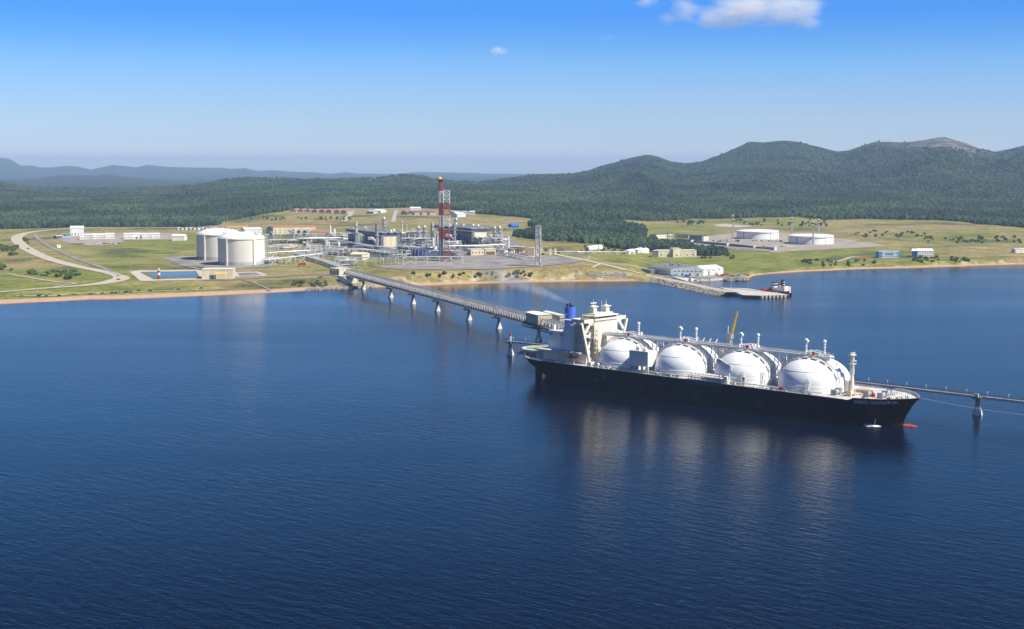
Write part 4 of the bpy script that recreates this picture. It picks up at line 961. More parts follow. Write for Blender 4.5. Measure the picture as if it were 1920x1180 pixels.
Q = [at(1349,539,3)[:2], at(1400,541,3)[:2], at(1460,549.5,3)[:2], at(1478.5,553,3)[:2], at(1425,554.3,3)[:2], at(1393,553.3,3)[:2]]
quay = thing('concrete_quay', 'pale concrete quay with black fenders at the end of the rubble causeway', 'quay', (*Q[4],0))
ql = [(x-Q[4][0], y-Q[4][1]) for x, y in Q]
MB().prism(ql,-4,3.0).build('deck', M('quay_concrete', (0.50,0.465,0.38), 0.85, 0.10, 0.12), quay)
e0, e1 = Vector((*ql[4],0)), Vector((*ql[3],0))
for k in range(8):
    p = e0.lerp(e1, 0.04+k*0.133); MB().cbox((p.x,p.y-0.45,-0.3),(1.0,0.8,3.0),math.atan2((e1-e0).y,(e1-e0).x)).build('fender', rubber, quay)
e0, e1 = Vector((*ql[5],0)), Vector((*ql[4],0)); d_ = (e1-e0).normalized()
MB().beam(e0+Vector((-d_.y*-0.5,d_.x*-0.5,1.4)), e1+Vector((-d_.y*-0.5,d_.x*-0.5,1.4)),0.7,2.2).build('fender', rubber, quay)
MB().beam((*ql[0],3.25),(*ql[2],3.25),0.7,0.5).build('kerb', pierm, quay)
for f in (0.3,0.55,0.8):
    p = Vector((*ql[1],3)).lerp(Vector((*ql[3],3)), f); MB().lathe([(0.5,0),(0.4,0.6),(0.6,0.9)],10,c=(p.x-1.5,p.y-2,3)).build('bollard', dgrey, quay)
for (px, pb_, pt_), lab in (((1371,545,521),'left lamp post, where the causeway meets the quay'),((1402.5,548,524),'right lamp post, in the middle of the pale quay')):
    p = at(px,pb_,3); l_ = thing('quay_lamp', lab, 'lamp post', p, 0, 'lamp posts on the quay'); h_ = (pb_-pt_)*p[1]/FPX
    MB().cyl((0,0,0),(0,0,h_),0.22,8,0.12).build('post', lgrey, l_); MB().box(-1.2,1.2,-0.3,0.3,h_-0.1,h_+0.35).build('lamp_head', white, l_)

tb0 = at(1475.5,556.5,0); td = Vector((at(1477,553,3)[0]-at(1400,541,3)[0], at(1477,553,3)[1]-at(1400,541,3)[1],0)).normalized(); trz = math.atan2(td.y, td.x)
tc_ = Vector(tb0)-td*29+Vector((-td.y,td.x,0))*5.5
tug = thing('tugboat', 'red hulled tugboat with white wheelhouse moored at the far side of the quay', 'tugboat', (tc_.x,tc_.y,0), trz)
def tugy(X, z):
    t = max(0,(X-4)/ (15.5+1.2*z/3)); y = 5.4*max(0,1-t**2.2)**0.7
    if X < -14: y *= 1-0.25*((-14-X)/5)**2
    return max(0.02, y*(0.86+0.14*min(1,z/3)))
hb = MB(); zl2 = [-1,0,1,2.2,3.4]; xs2 = np.concatenate([np.linspace(-19,4,10), np.linspace(6,1*15.2,8)]); xs2 = list(xs2)+[17,18.2,19.2]
for sg in (-1,1):
    vs = [(min(X, 19.4+1.2*z/3*0.8) , sg*tugy(X, z), z+(max(0,X-2)/17)**2*1.5*(z/3.4) if z > 0 else z) for z in zl2 for X in xs2]; n_ = len(xs2)
    hb.add(vs, [((j*n_+i_, j*n_+i_+1, (j+1)*n_+i_+1, (j+1)*n_+i_) if sg < 0 else (j*n_+i_, (j+1)*n_+i_, (j+1)*n_+i_+1, j*n_+i_+1)) for j in range(4) for i_ in range(n_-1)])
hb.add([(-19,-4.2,-1),(-19,4.2,-1),(-19,4.2,3.4),(-19,-4.2,3.4)],[(3,2,1,0)])
hb.build('hull', tugred, tug, smooth=True)
v = [(X,-tugy(X,3.0)+.1,2.5) for X in xs2]+[(X,tugy(X,3.0)-.1,2.5) for X in xs2]; n_ = len(xs2)
MB().add(v,[(i_,i_+1,n_+i_+1,n_+i_) for i_ in range(n_-1)]).build('deck', tugred, tug)
MB().box(-2,13.5,-3.8,3.8,2.5,6.6).build('deckhouse', white, tug); MB().box(8.2,14.6,-3.4,3.4,2.5,8.2).build('fore_house', white, tug)
MB().box(-7.5,-2.02,-3.2,3.2,2.5,6.0).build('after_house', red, tug)
w_ = MB(); w_.box(-6,-1,-2.6,2.6,6.05,9.4); w_.box(-6.4,-0.6,-3,3,9.4,9.9); wh_ = w_.build('wheelhouse', white, tug)
g_ = MB(); g_.box(-5.8,-1.2,-2.66,2.66,7.5,8.8); g_.box(-6.06,-0.94,-2.4,2.4,7.5,8.8); g_.build('wheelhouse_windows', glass, wh_)
MB().box(-5.8,-1.4,-2.4,2.4,9.9,10.6).build('roof_housing', black, wh_)
MB().box(3,6,-1.8,1.8,6.6,9.0).build('winch_house', lgrey, tug); MB().box(2.6,5.8,-1.2,1.2,9.0,10.2).build('life_raft_rack', black, tug)
MB().cyl((1.5,0,6.6),(1.5,0,19.5),0.22,8,0.12).beam((1.5,-1.6,17),(1.5,1.6,17),0.2).build('mast', tugred, tug)
fn_ = MB().box(8.6,10.0,-2.6,-1.2,8.2,14.5); fn_.build('funnel', M('maroon_paint', (0.09,0.02,0.03), 0.5, 0.2, 0.5), tug)
for k in range(5): MB().lathe([(0.85,0),(0.85,1.1)],10,c=(11.2,-1.6,8.2+1.15*k)).build('exhaust_band', (white if k % 2 else black), tug)
MB().cyl((17.5,0,4),(17.5,0,9.5),0.12,6).build('jackstaff', dgrey, tug)
for k in range(11):
    X = -17+3.0*k; y = tugy(X,2.2)+0.25
    MB().cyl((X,-y-.25,1.9),(X,-y+.1,1.9),0.8,10).build('tyre_fender', rubber, tug)
MB().cyl((-11,-1.5,3.2),(-11,1.5,3.2),0.9,12).build('towing_winch', rust, tug)

tug.scale = (1.45,1.2,1.2)
# ------------------------------------------------------------ smoke drifting from the funnel
m, N, L = newmat('exhaust_smoke'); N.remove(N['Principled BSDF'])
pv = N.new('ShaderNodeVolumePrincipled'); pv.inputs['Color'].default_value = (0.75,0.8,0.88,1); pv.inputs['Anisotropy'].default_value = 0.3
tc = N.new('ShaderNodeTexCoord'); V = tc.outputs['Object']; nz = noise(N, L, V, 0.16, 5, 0.6, 0.4)
sx = N.new('ShaderNodeSeparateXYZ'); L.new(V, sx.inputs[0])
fall = ramp(N, L, mth(N, L, 'MULTIPLY', sx.outputs['X'], 1/66.0), [(0.0, (1,1,1)), (0.25, (0.60,)*3), (0.6, (0.35,)*3), (1.0, (0,0,0))])
rad = mth(N, L, 'SQRT', mth(N, L, 'ADD', mth(N, L, 'MULTIPLY', sx.outputs['Y'], sx.outputs['Y']), mth(N, L, 'MULTIPLY', sx.outputs['Z'], sx.outputs['Z'])))
rn = mth(N, L, 'DIVIDE', rad, mth(N, L, 'ADD', 1.3, mth(N, L, 'MULTIPLY', sx.outputs['X'], 0.16)))
core = mth(N, L, 'SUBTRACT', 1.0, rn, True)
dn = mth(N, L, 'MULTIPLY', ramp(N, L, mth(N, L, 'ADD', nz, mth(N, L, 'MULTIPLY', core, 0.25)), [(0.50, (0,0,0)), (0.72, (1,1,1))]), mth(N, L, 'MULTIPLY', core, fall))
L.new(mth(N, L, 'MULTIPLY', dn, 0.42), pv.inputs['Density']); L.new(pv.outputs[0], N['Material Output'].inputs['Volume'])
p0 = Vector(sworld(-107,0,50.8)); p1 = p0+Vector((-60,20,22)); d_ = (p1-p0); 
smk = MB().cyl((0,0,0),(66,0,0),1.3,14,12.0).build('funnel_smoke', m, loc=tuple(p0)); smk.rotation_euler = d_.to_track_quat('X','Z').to_euler(); tag(smk, kind='stuff')
# ------------------------------------------------------------ shared builders for the shore
def frame(a, b):
    """ground frame from the pixels of two lower front corners: origin, heading, width"""
    A_, B_ = G(*a), G(*b); d_ = (B_[0]-A_[0], B_[1]-A_[1]); return (A_[0], A_[1], min(A_[2], B_[2])), math.atan2(d_[1], d_[0]), math.hypot(*d_)
def building(name, label, cat, a, b, depth, h, wall, roofm=None, roof='flat', ridge=2.0, wins=None, doors=(), group=None, along='x', winm=None):
    loc, rz, w = frame(a, b); t = thing(name, label, cat, loc, rz, group); z0 = -1.5
    wl = MB().box(0,w,0,depth,z0,h).build('wall', wall, t)
    if roof == 'flat': MB().box(-0.3,w+0.3,-0.3,depth+0.3,h,h+0.5).build('roof', roofm or lgrey, t)
    else: MB().gable(0,w,0,depth,h,h+0.02,h+ridge,along,0.5).build('roof', roofm or lgrey, t)
    if wins:
        nx, zs_, ww, wh_ = wins
        for k in range(nx):
            for z_ in zs_:
                x_ = w*(k+0.5)/nx; MB().box(x_-ww/2,x_+ww/2,-0.08,-0.02,z_,z_+wh_).build('window', winm or glass, wl)
    for f, dw, dh, dm in doors: MB().box(w*f-dw/2,w*f+dw/2,-0.12,-0.03,0,dh).build('door', dm, wl)
    t['_w'] = w; return t
def pipe_rack(label, pts, h, wid, pipes, mat=None, step=9.0, deck2=False, group=None, ptop=None):
    """steel bents carrying parallel pipes along a ground line given by pixels"""
    W = [Vector(G(*p)) for p in pts]; t = thing('pipe_rack', label, 'pipe rack', tuple(W[0]), 0, group); o = W[0]; L_ = [p-o for p in W]
    seg = [(b_-a_).length for a_, b_ in zip(L_[:-1], L_[1:])]; tot = sum(seg); n = max(2, int(tot/step))
    def pt(s_):
        for a_, b_, g in zip(L_[:-1], L_[1:], seg):
            if s_ <= g+1e-6: d_ = (b_-a_)/g; return a_+d_*s_, Vector((-d_.y, d_.x, 0)).normalized()
            s_ -= g
        return L_[-1], Vector((-(L_[-1]-L_[-2]).y,(L_[-1]-L_[-2]).x,0)).normalized()
    for k in range(n+1):
        p, nn = pt(tot*k/n); f = MB(); a_, b_ = p-nn*wid/2, p+nn*wid/2
        f.beam(a_-Vector((0,0,1)), a_+Vector((0,0,h)),0.42); f.beam(b_-Vector((0,0,1)), b_+Vector((0,0,h)),0.42); f.beam(a_+Vector((0,0,h)), b_+Vector((0,0,h)),0.5)
        if deck2: f.beam(a_+Vector((0,0,h*0.6)), b_+Vector((0,0,h*0.6)),0.45)
        f.build('rack_frame', mat or lgrey, t)
        if k % 3 == 1 and k < n:
            p2, n2 = pt(tot*(k+1)/n); MB().beam(a_, p2-n2*wid/2+Vector((0,0,h)),0.3).beam(a_+Vector((0,0,h)), p2-n2*wid/2,0.3).build('brace', mat or lgrey, t)
    for j, (off_, dz_, r_) in enumerate(pipes):
        q = MB(); prev = None
        for k in range(n+1):
            p, nn = pt(tot*k/n); c_ = p+nn*(off_*wid/2)+Vector((0,0,h+dz_))
            if prev is not None: q.cyl(prev, c_, r_, 7)
            prev = c_
        q.build('pipe', (insul, white, lgrey)[j % 3], t)
    return t
def process_block(name, label, cat, a, b, depth, h, nv, nc, seed, mats=None, levels=4, group=None, colh=None):
    """a steel process structure: frame, floors, vessels, columns, pipe runs"""
    rr = random.Random(seed); loc, rz, w = frame(a, b); t = thing(name, label, cat, loc, rz, group)
    nx, ny = max(2, int(w/7)), max(2, int(depth/8)); fr = MB()
    for i_ in range(nx+1):
        for j in range(ny+1):
            fr.beam((w*i_/nx,depth*j/ny,-1.5),(w*i_/nx,depth*j/ny,h*rr.uniform(0.7,1.0)),0.45)
    fr.build('steel_frame', steel, t)
    for l_ in range(1, levels+1):
        z_ = h*l_/(levels+0.3); x0, x1 = w*rr.uniform(0,.25), w*rr.uniform(.75,1); f = MB(); f.box(x0,x1,depth*rr.uniform(-.02,.2),depth*rr.uniform(.7,1),z_,z_+0.3)
        for x_ in np.arange(x0,x1,3.0): f.beam((x_,-0.3,z_),(x_,-0.3,z_+1.3),0.15)
        f.beam((x0,-0.3,z_+1.3),(x1,-0.3,z_+1.3),0.15); f.build('floor_grating', lgrey, t)
    for k in range(nv):
        x_, y_, z_ = rr.uniform(.05,.75)*w, rr.uniform(0,.8)*depth, h*rr.randint(0,levels-1)/(levels+.3)+1.6; L_ = rr.uniform(.15,.4)*w; r_ = rr.uniform(.9,2.0)
        MB().cyl((x_,y_,z_+r_*.4),(min(w,x_+L_),y_,z_+r_*.4),r_,12).build('vessel', rr.choice([insul,white,insul,lgrey,cream]), t)
    for k in range(nc):
        x_, y_ = rr.uniform(.05,.95)*w, rr.uniform(.1,.9)*depth; r_ = rr.uniform(.8,1.7); hh = (colh or h)*rr.uniform(.75,1.15); c_ = MB().lathe([(r_,0),(r_,hh-r_),(r_*.6,hh-r_*.3),(.1,hh)],12,c=(x_,y_,0))
        col_ = c_.build('column', rr.choice([insul,lgrey,white]), t); pl = MB()
        for z_ in np.arange(hh*.35,hh,hh*.22): pl.lathe([(r_,0),(r_+1.3,0),(r_+1.3,.25),(r_,.25)],10,c=(x_,y_,z_),cap_top=False); pl.lathe([(r_+1.25,.25),(r_+1.25,1.4)],10,c=(x_,y_,z_),cap_top=False)
        pl.build('ring_platform', steel, col_)
    for k in range(int(6+w/5)):
        z_ = rr.uniform(.1,1)*h; y_ = rr.uniform(-.03,.9)*depth; x_ = rr.uniform(0,.8)*w; L_ = rr.uniform(.1,.5)*w; q = MB(); r_ = rr.uniform(.2,.5)
        q.tube([(x_,y_,rr.uniform(0,z_)),(x_,y_,z_),(min(w,x_+L_),y_,z_),(min(w,x_+L_),y_,z_*rr.uniform(.2,.9))],r_,6); q.build('pipe', rr.choice([insul,white,steel,lgrey]), t)
    for k in range(max(1, nv//2)):
        x_ = rr.uniform(.05,.9)*w; z_ = h*rr.randint(0,levels-1)/(levels+.3)+.4; MB().box(x_,x_+rr.uniform(1.5,3.5),-0.6,1.5,z_,z_+rr.uniform(1.2,2.6)).build('skid', rr.choice(mats or [yellow,rust,cream,blue]), t)
    return t

# ------------------------------------------------------------ roads, yards, ponds
def sheet(name, pts, mat, dz=0.35, dens=12.0):
    P = [G(*p) for p in pts]; bm = bmesh.new(); vs = [bm.verts.new((p[0],p[1],0)) for p in P]; f = bm.faces.new(vs)
    bmesh.ops.triangulate(bm, faces=[f])
    for it in range(7):
        es = [e for e in bm.edges if e.calc_length() > dens]
        if not es: break
        bmesh.ops.subdivide_edges(bm, edges=es, cuts=1); bmesh.ops.triangulate(bm, faces=bm.faces[:])
    co = np.array([v.co[:] for v in bm.verts]); z = np.maximum(height(co[:,0], co[:,1]), 0.2)+dz
    for v, zz_ in zip(bm.verts, z): v.co.z = zz_
    bmesh.ops.recalc_face_normals(bm, faces=bm.faces[:]); bm.normal_update()
    if sum(f.normal.z for f in bm.faces) < 0: bmesh.ops.reverse_faces(bm, faces=bm.faces[:])
    me = bpy.data.meshes.new(name); bm.to_mesh(me); bm.free(); me.materials.append(mat); o = bpy.data.objects.new(name, me); COL.objects.link(o); return tag(o, kind='structure')
def road(name, pts, widths, mat, dz=0.6):
    W = [G(*p) for p in pts]; P = np.array([w[:2] for w in W]); wd_ = np.interp(np.arange(len(P)), np.linspace(0, len(P)-1, len(widths)), widths)
    # smooth resample
    t = np.arange(len(P)); tt = np.linspace(0, len(P)-1, max(30, len(P)*14))
    def cr(v):
        out = []
        for s_ in tt:
            i_ = min(int(s_), len(v)-2); u = s_-i_; p0, p1, p2, p3 = v[max(0,i_-1)], v[i_], v[i_+1], v[min(len(v)-1,i_+2)]
            out.append(0.5*((2*p1)+(-p0+p2)*u+(2*p0-5*p1+4*p2-p3)*u*u+(-p0+3*p1-3*p2+p3)*u**3))
        return np.array(out)
    X, Y = cr(P[:,0]), cr(P[:,1]); w_ = np.interp(tt, t, wd_)*(1+0.12*(fbm(X/40, Y/40, 2, 71)-0.5)); dx, dy = np.gradient(X), np.gradient(Y); l_ = np.hypot(dx, dy); nx_, ny_ = -dy/l_, dx/l_
    m_ = MB()
    cols = (-1,-0.33,0.33,1)
    for c_ in cols:
        xx_, yy_ = X+nx_*w_/2*c_, Y+ny_*w_/2*c_; zz_ = np.maximum(height(xx_, yy_), 0.3)+dz
        m_.v += list(zip(xx_.tolist(), yy_.tolist(), zz_.tolist()))
    n = len(X)
    for j in range(3):
        for i_ in range(n-1): m_.f.append((j*n+i_, j*n+i_+1, (j+1)*n+i_+1, (j+1)*n+i_)[::-1])
    o = m_.build(name, mat); return tag(o, kind='structure')
gravel = M('yard_gravel', (0.25,0.232,0.205), 0.95, 0.22, 0.04, bump=0.1); tanyard = M('tan_yard', (0.33,0.28,0.215), 0.95, 0.14, 0.05, bump=0.1)
plantpad = M('plant_ground', (0.21,0.205,0.165), 0.95, 0.2, 0.06, bump=0.1); asphalt = M('old_asphalt', (0.21,0.205,0.195), 0.9, 0.15, 0.1); paleroad = M('dusty_road', (0.45,0.395,0.30), 0.95, 0.08, 0.08)
pondm = M('pond_water', (0.012,0.035,0.085), 0.08, 0.1, 0.05, spec=0.5); rim = M('pond_rim', (0.47,0.44,0.37), 0.9, 0.1, 0.1)
sheet('plant_yard', [(560,462),(640,450),(760,440),(960,446),(985,470),(960,474),(880,479),(800,488),(740,486),(690,487),(620,482),(560,476)], plantpad, 0.3)
sheet('gravel_yard', [(690,500),(770,493),(870,481),(930,478.5),(1005,478),(1060,483),(1092,489),(1072,495),(1000,501),(940,504),(860,507),(760,507)], gravel, 0.55)
sheet('tank_yard', [(298,483.5),(340,480.5),(372,481),(420,486),(500,493),(525,497),(490,502.5),(445,505),(400,504),(345,498)], gravel, 0.4)
sheet('storage_yard', [(1265,452),(1300,449),(1350,440),(1385,437),(1500,438),(1590,450),(1668,462),(1600,466),(1500,471),(1452,474),(1400,470),(1340,464)], tanyard, 0.4)
sheet('pale_path', [(1281,455.5),(1300,456),(1380,464),(1452,470.5),(1440,472.5),(1370,467),(1300,460)], gravel, 0.7)
sheet('camp_yard', [(105,443),(150,438),(330,437),(350,443),(345,449),(235,451),(226,456),(205,460),(165,461),(118,455)], tanyard, 0.4)
sheet('pond_bank', [(243,510.5),(262,508),(372,506.5),(386,512),(386,525),(275,528),(262,527)], rim, 0.4)
sheet('pond_grass', [(262,511.5),(368,509.5),(374,519),(377,522.5),(288,524.5)], M('bank_grass', (0.15,0.155,0.05), 0.95, 0.2, 0.1), 0.6)
sheet('pond', [(276,513.4),(366,512.3),(371,519),(291,521)], pondm, 0.8)
sheet('dry_basin', [(440,511.5),(483,510),(503,517),(488,518.5),(442,520)], rim, 0.4); sheet('basin_floor', [(446,513),(480,511.8),(490,517),(450,518.5)], gravel, 0.65)
sheet('landing_yard', [(634,527),(650,522),(664,529),(660,541),(640,538)], gravel, 0.45)
sheet('quay_apron', [(1212,520),(1256,518),(1360,516),(1400,520),(1398,522.5),(1362,522),(1300,522),(1250,521.5)], gravel, 0.5)
sheet('village_ground', [(540,402),(556,393.5),(660,391.5),(700,392),(860,393),(895,401.5),(860,406),(820,407),(750,406),(690,404),(640,401)], M('village_earth', (0.27,0.225,0.10), 0.95, 0.15, 0.03), 0.4)
sheet('sand_track', [(1336,422),(1360,420.5),(1395,423),(1420,425),(1380,427),(1345,425)], paleroad, 0.5)
road('gravel_road', [(560,427),(420,427.5),(330,427),(250,427.2),(180,428),(125,430),(78,433.5),(48,438),(34,444),(31,450),(38,458),(52,468),(76,480),(108,491),(145,500.5),(180,507.5),(205,513),(221,518),(228,522),(218,527),(195,532),(150,537),(95,541),(50,544.5),(0,548.5),(-60,553)], [11,12,13,14,16,18,19,20,20,18,17,16,14,20,24,14,12,11,10], paleroad)
road('service_road', [(100,436),(72,439),(66,442),(74,450),(88,460),(100,467),(130,480),(165,493),(200,506),(226,517)], [6,7,8,8,8,7], gravel)
road('track', [(-40,520),(0,513),(40,519),(80,526),(110,530),(135,532),(140,533),(120,536),(95,541)], [4,4,5,5,4,4], paleroad)
road('shore_track', [(30,556),(100,555.5),(140,552),(200,550),(270,548),(360,545),(440,541.5)], [4,6,5,4,3,3], paleroad)
road('tank_track', [(320,493),(345,499),(372,505),(400,510)], [5,6,6], gravel)
road('shore_road', [(380,527),(440,525.5),(500,521),(560,517),(610,516),(648,519)], [6,7,9,11,12], asphalt)
road('bluff_track', [(455,526),(480,533),(500,541),(505,547)], [4,4,4], gravel)
road('pipeline_road', [(496,463),(530,471),(560,478),(590,486),(620,492),(650,502),(668,512)], [7,8,8,7], gravel)
road('pier_road', [(1015,474.5),(1040,478),(1075,484.5),(1110,492),(1145,500),(1178,508),(1205,514.5)], [8,9,10,10], paleroad)
road('branch_track', [(1125,496),(1117,499.5),(1110,503)], [4,4,4], paleroad)
road('hill_track', [(1040,432),(1120,418),(1190,417),(1265,418.5)], [8,6,6,6], paleroad)
road('field_track', [(1520,433),(1600,440),(1680,449),(1760,457),(1840,461),(1930,463)], [6,6,6,6], gravel)
road('beach_track', [(1555,494),(1578,489),(1595,483.5),(1612,481.5),(1640,481)], [6,6,6], paleroad)
road('village_street', [(645,416),(652,408),(658,401),(662,395)], [12,12,11,10], roadm); road('village_street', [(737,417),(739,409),(741,401),(743,394.5)], [9,9,8,8], roadm)
road('field_track', [(460,440),(540,438),(640,430),(700,420),(735,418)], [6,6,6,6], gravel)

# ------------------------------------------------------------ two storage tanks of the plant
tankconc = M('tank_concrete', (0.72,0.68,0.58), 0.8, 0.10, 0.05, bump=0.05, streak=True)
def lng_tank(px, yf, label, R_=31.6, h=36.5):
    x, y, z = G(px, yf); y += R_; z = H(x, y-R_)
    t = thing('storage_tank', label, 'storage tank', (x,y,z), 0, 'two round concrete gas tanks')
    wall = MB().lathe([(R_,-3),(R_,5.2),(R_+0.12,5.25),(R_+0.12,5.6),(R_,5.65),(R_,h-1.6),(R_+0.7,h-1.5),(R_+0.7,h)],72).build('wall', tankconc, t, smooth=True)
    MB().lathe([(R_+0.05,-2),(R_+0.05,4.6)],72,cap_top=False).build('base_band', M('base_band', (0.46,0.44,0.40), 0.85, 0.15, 0.1), wall, smooth=True)
    MB().lathe([(R_-0.3,h+0.02)]+[(R_*0.985*math.cos(a), h+8.0*math.sin(a)) for a in np.linspace(0.02,1.55,12)],56).build('dome_roof', domewhite, t, smooth=True)
    for ang in (-118, -47, 30, 150):
        a = R(ang); m_ = MB().cbox(((R_+0.5)*math.cos(a),(R_+0.5)*math.sin(a),-2),(2.0,3.6,h+1.0),a); m_.build('buttress', tankconc, t)
    st = MB(); a = R(-115); 
    for r_ in (R_+1.3, R_+2.6): st.beam((r_*math.cos(a),r_*math.sin(a),-1),(r_*math.cos(a),r_*math.sin(a),h+3),0.3)
    for z_ in np.arange(0,h,3): st.beam(((R_+1.3)*math.cos(a),(R_+1.3)*math.sin(a),z_),((R_+2.6)*math.cos(a),(R_+2.6)*math.sin(a),z_+2.6),0.3)
    st.build('stair_tower', white, t)
    pt_ = MB(); a = R(5); pt_.lattice(((R_+3)*math.cos(a),(R_+3)*math.sin(a)),3.2,3.2,-1,h+4,9,0.35)
    for k in range(3): pt_.cyl(((R_+2+k)*math.cos(a),(R_+2)*math.sin(a)-1,0),((R_+2+k)*math.cos(a),(R_+2)*math.sin(a)-1,h+3),0.4,7)
    pt_.build('pipe_tower', lgrey, t)
    rf = MB(); rf.box(8,26,-16,-6,h+3.2,h+3.7)
    for k in range(12): x_, y_ = random.uniform(8,26), random.uniform(-16,-6); rf.box(x_-.8,x_+.8,y_-.8,y_+.8,h+3.7,h+3.7+random.uniform(1,3.5))
    for x_ in (9,15,21,25): rf.beam((x_,-15,h+0.5),(x_,-15,h+3.4),0.4); rf.beam((x_,-7,h+1),(x_,-7,h+3.4),0.4)
    rf.build('pump_platform', lgrey, t)
    rf = MB()
    for k in range(9): x_, y_ = random.uniform(-23,-12), random.uniform(-14,-6); rf.beam((x_,y_,h+2),(x_,y_,h+4+random.uniform(1,4)),0.4)
    rf.box(-24,-12,-15,-6,h+4,h+4.3); rf.lattice((-20,-12),3,3,h+2,h+9,3,0.3); rf.build('valve_platform', steel, t)
    rr_ = MB()
    for k in range(60):
        a0, a1 = 2*math.pi*k/60, 2*math.pi*(k+1)/60; r_ = R_+0.4; rr_.beam((r_*math.cos(a0),r_*math.sin(a0),h),(r_*math.cos(a0),r_*math.sin(a0),h+1.3),0.14); rr_.beam((r_*math.cos(a0),r_*math.sin(a0),h+1.3),(r_*math.cos(a1),r_*math.sin(a1),h+1.3),0.14)
    rr_.build('rim_rail', white, t)
lng_tank(445, 499, 'nearer and larger looking round grey concrete gas tank by the shore')
lng_tank(402.5, 489, 'round concrete gas tank partly hidden behind the nearer one')

# ------------------------------------------------------------ liquefaction trains: air cooler decks on casings, flank shade put into dark blue
PU = (0.455,-0.89); PRZ = math.atan2(PU[1], PU[0])
def train(a, length, label, cut0=0.0):
    x, y, z = G(*a); t = thing('process_train', label, 'process plant', (x,y,z), PRZ, 'two long gas process trains')
    wid = 27
    body = MB().box(0,length-3,0,wid,-2,17.5).build('side_wall', slate, t)  # shaded flank: its blue grey shade is put into the wall colour
    for k in range(5): 
        x0 = length*(0.10+0.165*k); MB().box(x0,x0+length*0.10,-4.5,-0.05,-2,10.5+2*(k % 2)).build('compressor_bay', navy, t)
    MB().box(length-2.98,length+0.4,0.5,22,-2,20.5).build('end_wall', cream, t)
    dk_ = MB(); dk_.box(-3,length-2,-3,wid+1,21.5,24.8); deck_ = dk_.build('cooler_deck', M('cooler_shade', (0.065,0.075,0.13), 0.6, 0.2, 0.2), t)  # shade of the cooler deck put into its dark blue colour
    cp = MB(); cp.box(-3.4,length-1.6,-3.4,wid+1.4,24.82,25.5); 
    for x_ in np.arange(-2,length,5.2): cp.lathe([(2.2,0),(2.0,1.2)],12,c=(x_,-1,25.5)); cp.lathe([(2.2,0),(2.0,1.2)],12,c=(x_,wid*.4,25.5)); cp.lathe([(2.2,0),(2.0,1.2)],12,c=(x_,wid*.8,25.5))
    cp.build('fan_row', M('fan_grey', (0.42,0.41,0.39), 0.6, 0.2, 0.4), deck_)
    for x_ in np.arange(0,length,9.5): MB().beam((x_,-3.6,-2),(x_,-3.6,21.5),0.7).build('deck_post', steel, t)
    hp = MB()
    for y_, z_, r_ in ((-4.6,26.6,0.5),(wid*.5,27.4,0.8),(wid+2,28.2,0.7)): hp.cyl((-4,y_,z_),(length,y_,z_),r_,8)
    hp.build('header_pipe', insul, t)
    MB().box(length-2.2,length+1.2,1,24,20.52,21.4).build('end_opening_band', dgrey, t)  # dark band coloured in for the shaded openings above the end wall
    lf = MB(); lf.lattice((length+2.2,-2),3.4,3.4,-2,21,6,0.35); lf.build('stair_tower', steel, t)
    for k in range(10):
        x_ = random.uniform(6,length-8); y_ = random.uniform(2,wid-2); h_ = random.uniform(2,5); MB().box(x_,x_+random.uniform(2,5),y_,y_+2.5,25.5,25.5+h_).build('roof_unit', random.choice([insul,steel,white]), deck_)
    return t
train((653,459), 150, 'left process train, dark blue casing with a cream end wall beside the flare')
train((812,451.5), 152, 'right process train, half hidden behind the red and white flare tower')
def stack(px, yb, yt, w, label, mat, bands=False, duct=0, y=None):
    p = G(px, yb) if y is None else GX(px, y); h = (yb-yt)*p[1]/FPX; r = w*p[1]/FPX/2; t = thing('exhaust_stack', label, 'stack', p, 0, 'plant exhaust stacks')
    MB().lathe([(r,-1),(r,h-0.8),(r*1.12,h-0.7),(r*1.12,h),(r*.8,h)],16,cap_top=True).build('shaft', mat, t, smooth=True)
    for f in (0.55,0.8): MB().lathe([(r,0),(r+1.0,0),(r+1.0,0.3),(r,0.3)],14,c=(0,0,h*f),cap_top=False).lathe([(r+.95,.3),(r+.95,1.4)],14,c=(0,0,h*f),cap_top=False).build('ring_platform', steel, t)
    if duct == 1:
        d_ = MB(); d_.prism([(r,-3),(r+9,-3),(r+9,3),(r,3)],2,lambda x_, y_: 24-0.35*(x_-r)); d_.build('heat_recovery_box', M('duct_grey', (0.50,0.48,0.42), 0.6, 0.15, 0.2), t)
        MB().tube([(r+6,-3.2,4),(r+6,-3.2,18),(r+11,-3.2,19),(r+11,-3.2,3)],0.8,8).build('duct_pipe', lgrey, t)
    if duct == 2:
        pts = [(-9,0,19)]+[(-9+9*math.sin(a),0,19-11*(1-math.cos(a))) for a in np.linspace(.2,1.5,7)]; q = MB()
        q.tube(pts, r*0.9, 12); q.build('elbow_duct', insul, t); MB().box(-13,-8,-2.6,2.6,17,21).build('damper_house', lgrey, t)
    return t
stack(668.3,465,416.5,5.2,'leftmost exhaust stack, with a tall grey duct box at its right',lgrey,duct=1)
stack(707,471,420,6.6,'thick dark grey stack in front of the left train',M('stack_grey', (0.26,0.27,0.29), 0.6, 0.2, 0.2),duct=2)
stack(811,460,417,4.6,'slim grey stack just left of the flare tower',lgrey,duct=1)
stack(852,465.5,421,6.2,'thick dark grey stack right of the flare tower',M('stack_grey', (0.26,0.27,0.29), 0.6, 0.2, 0.2),duct=2)
stack(754,440,413.5,2.2,'thin pale chimney behind the left train',ivory)
stack(762.5,441,421.5,2.0,'short thin chimney right of the thin pale chimney',ivory)
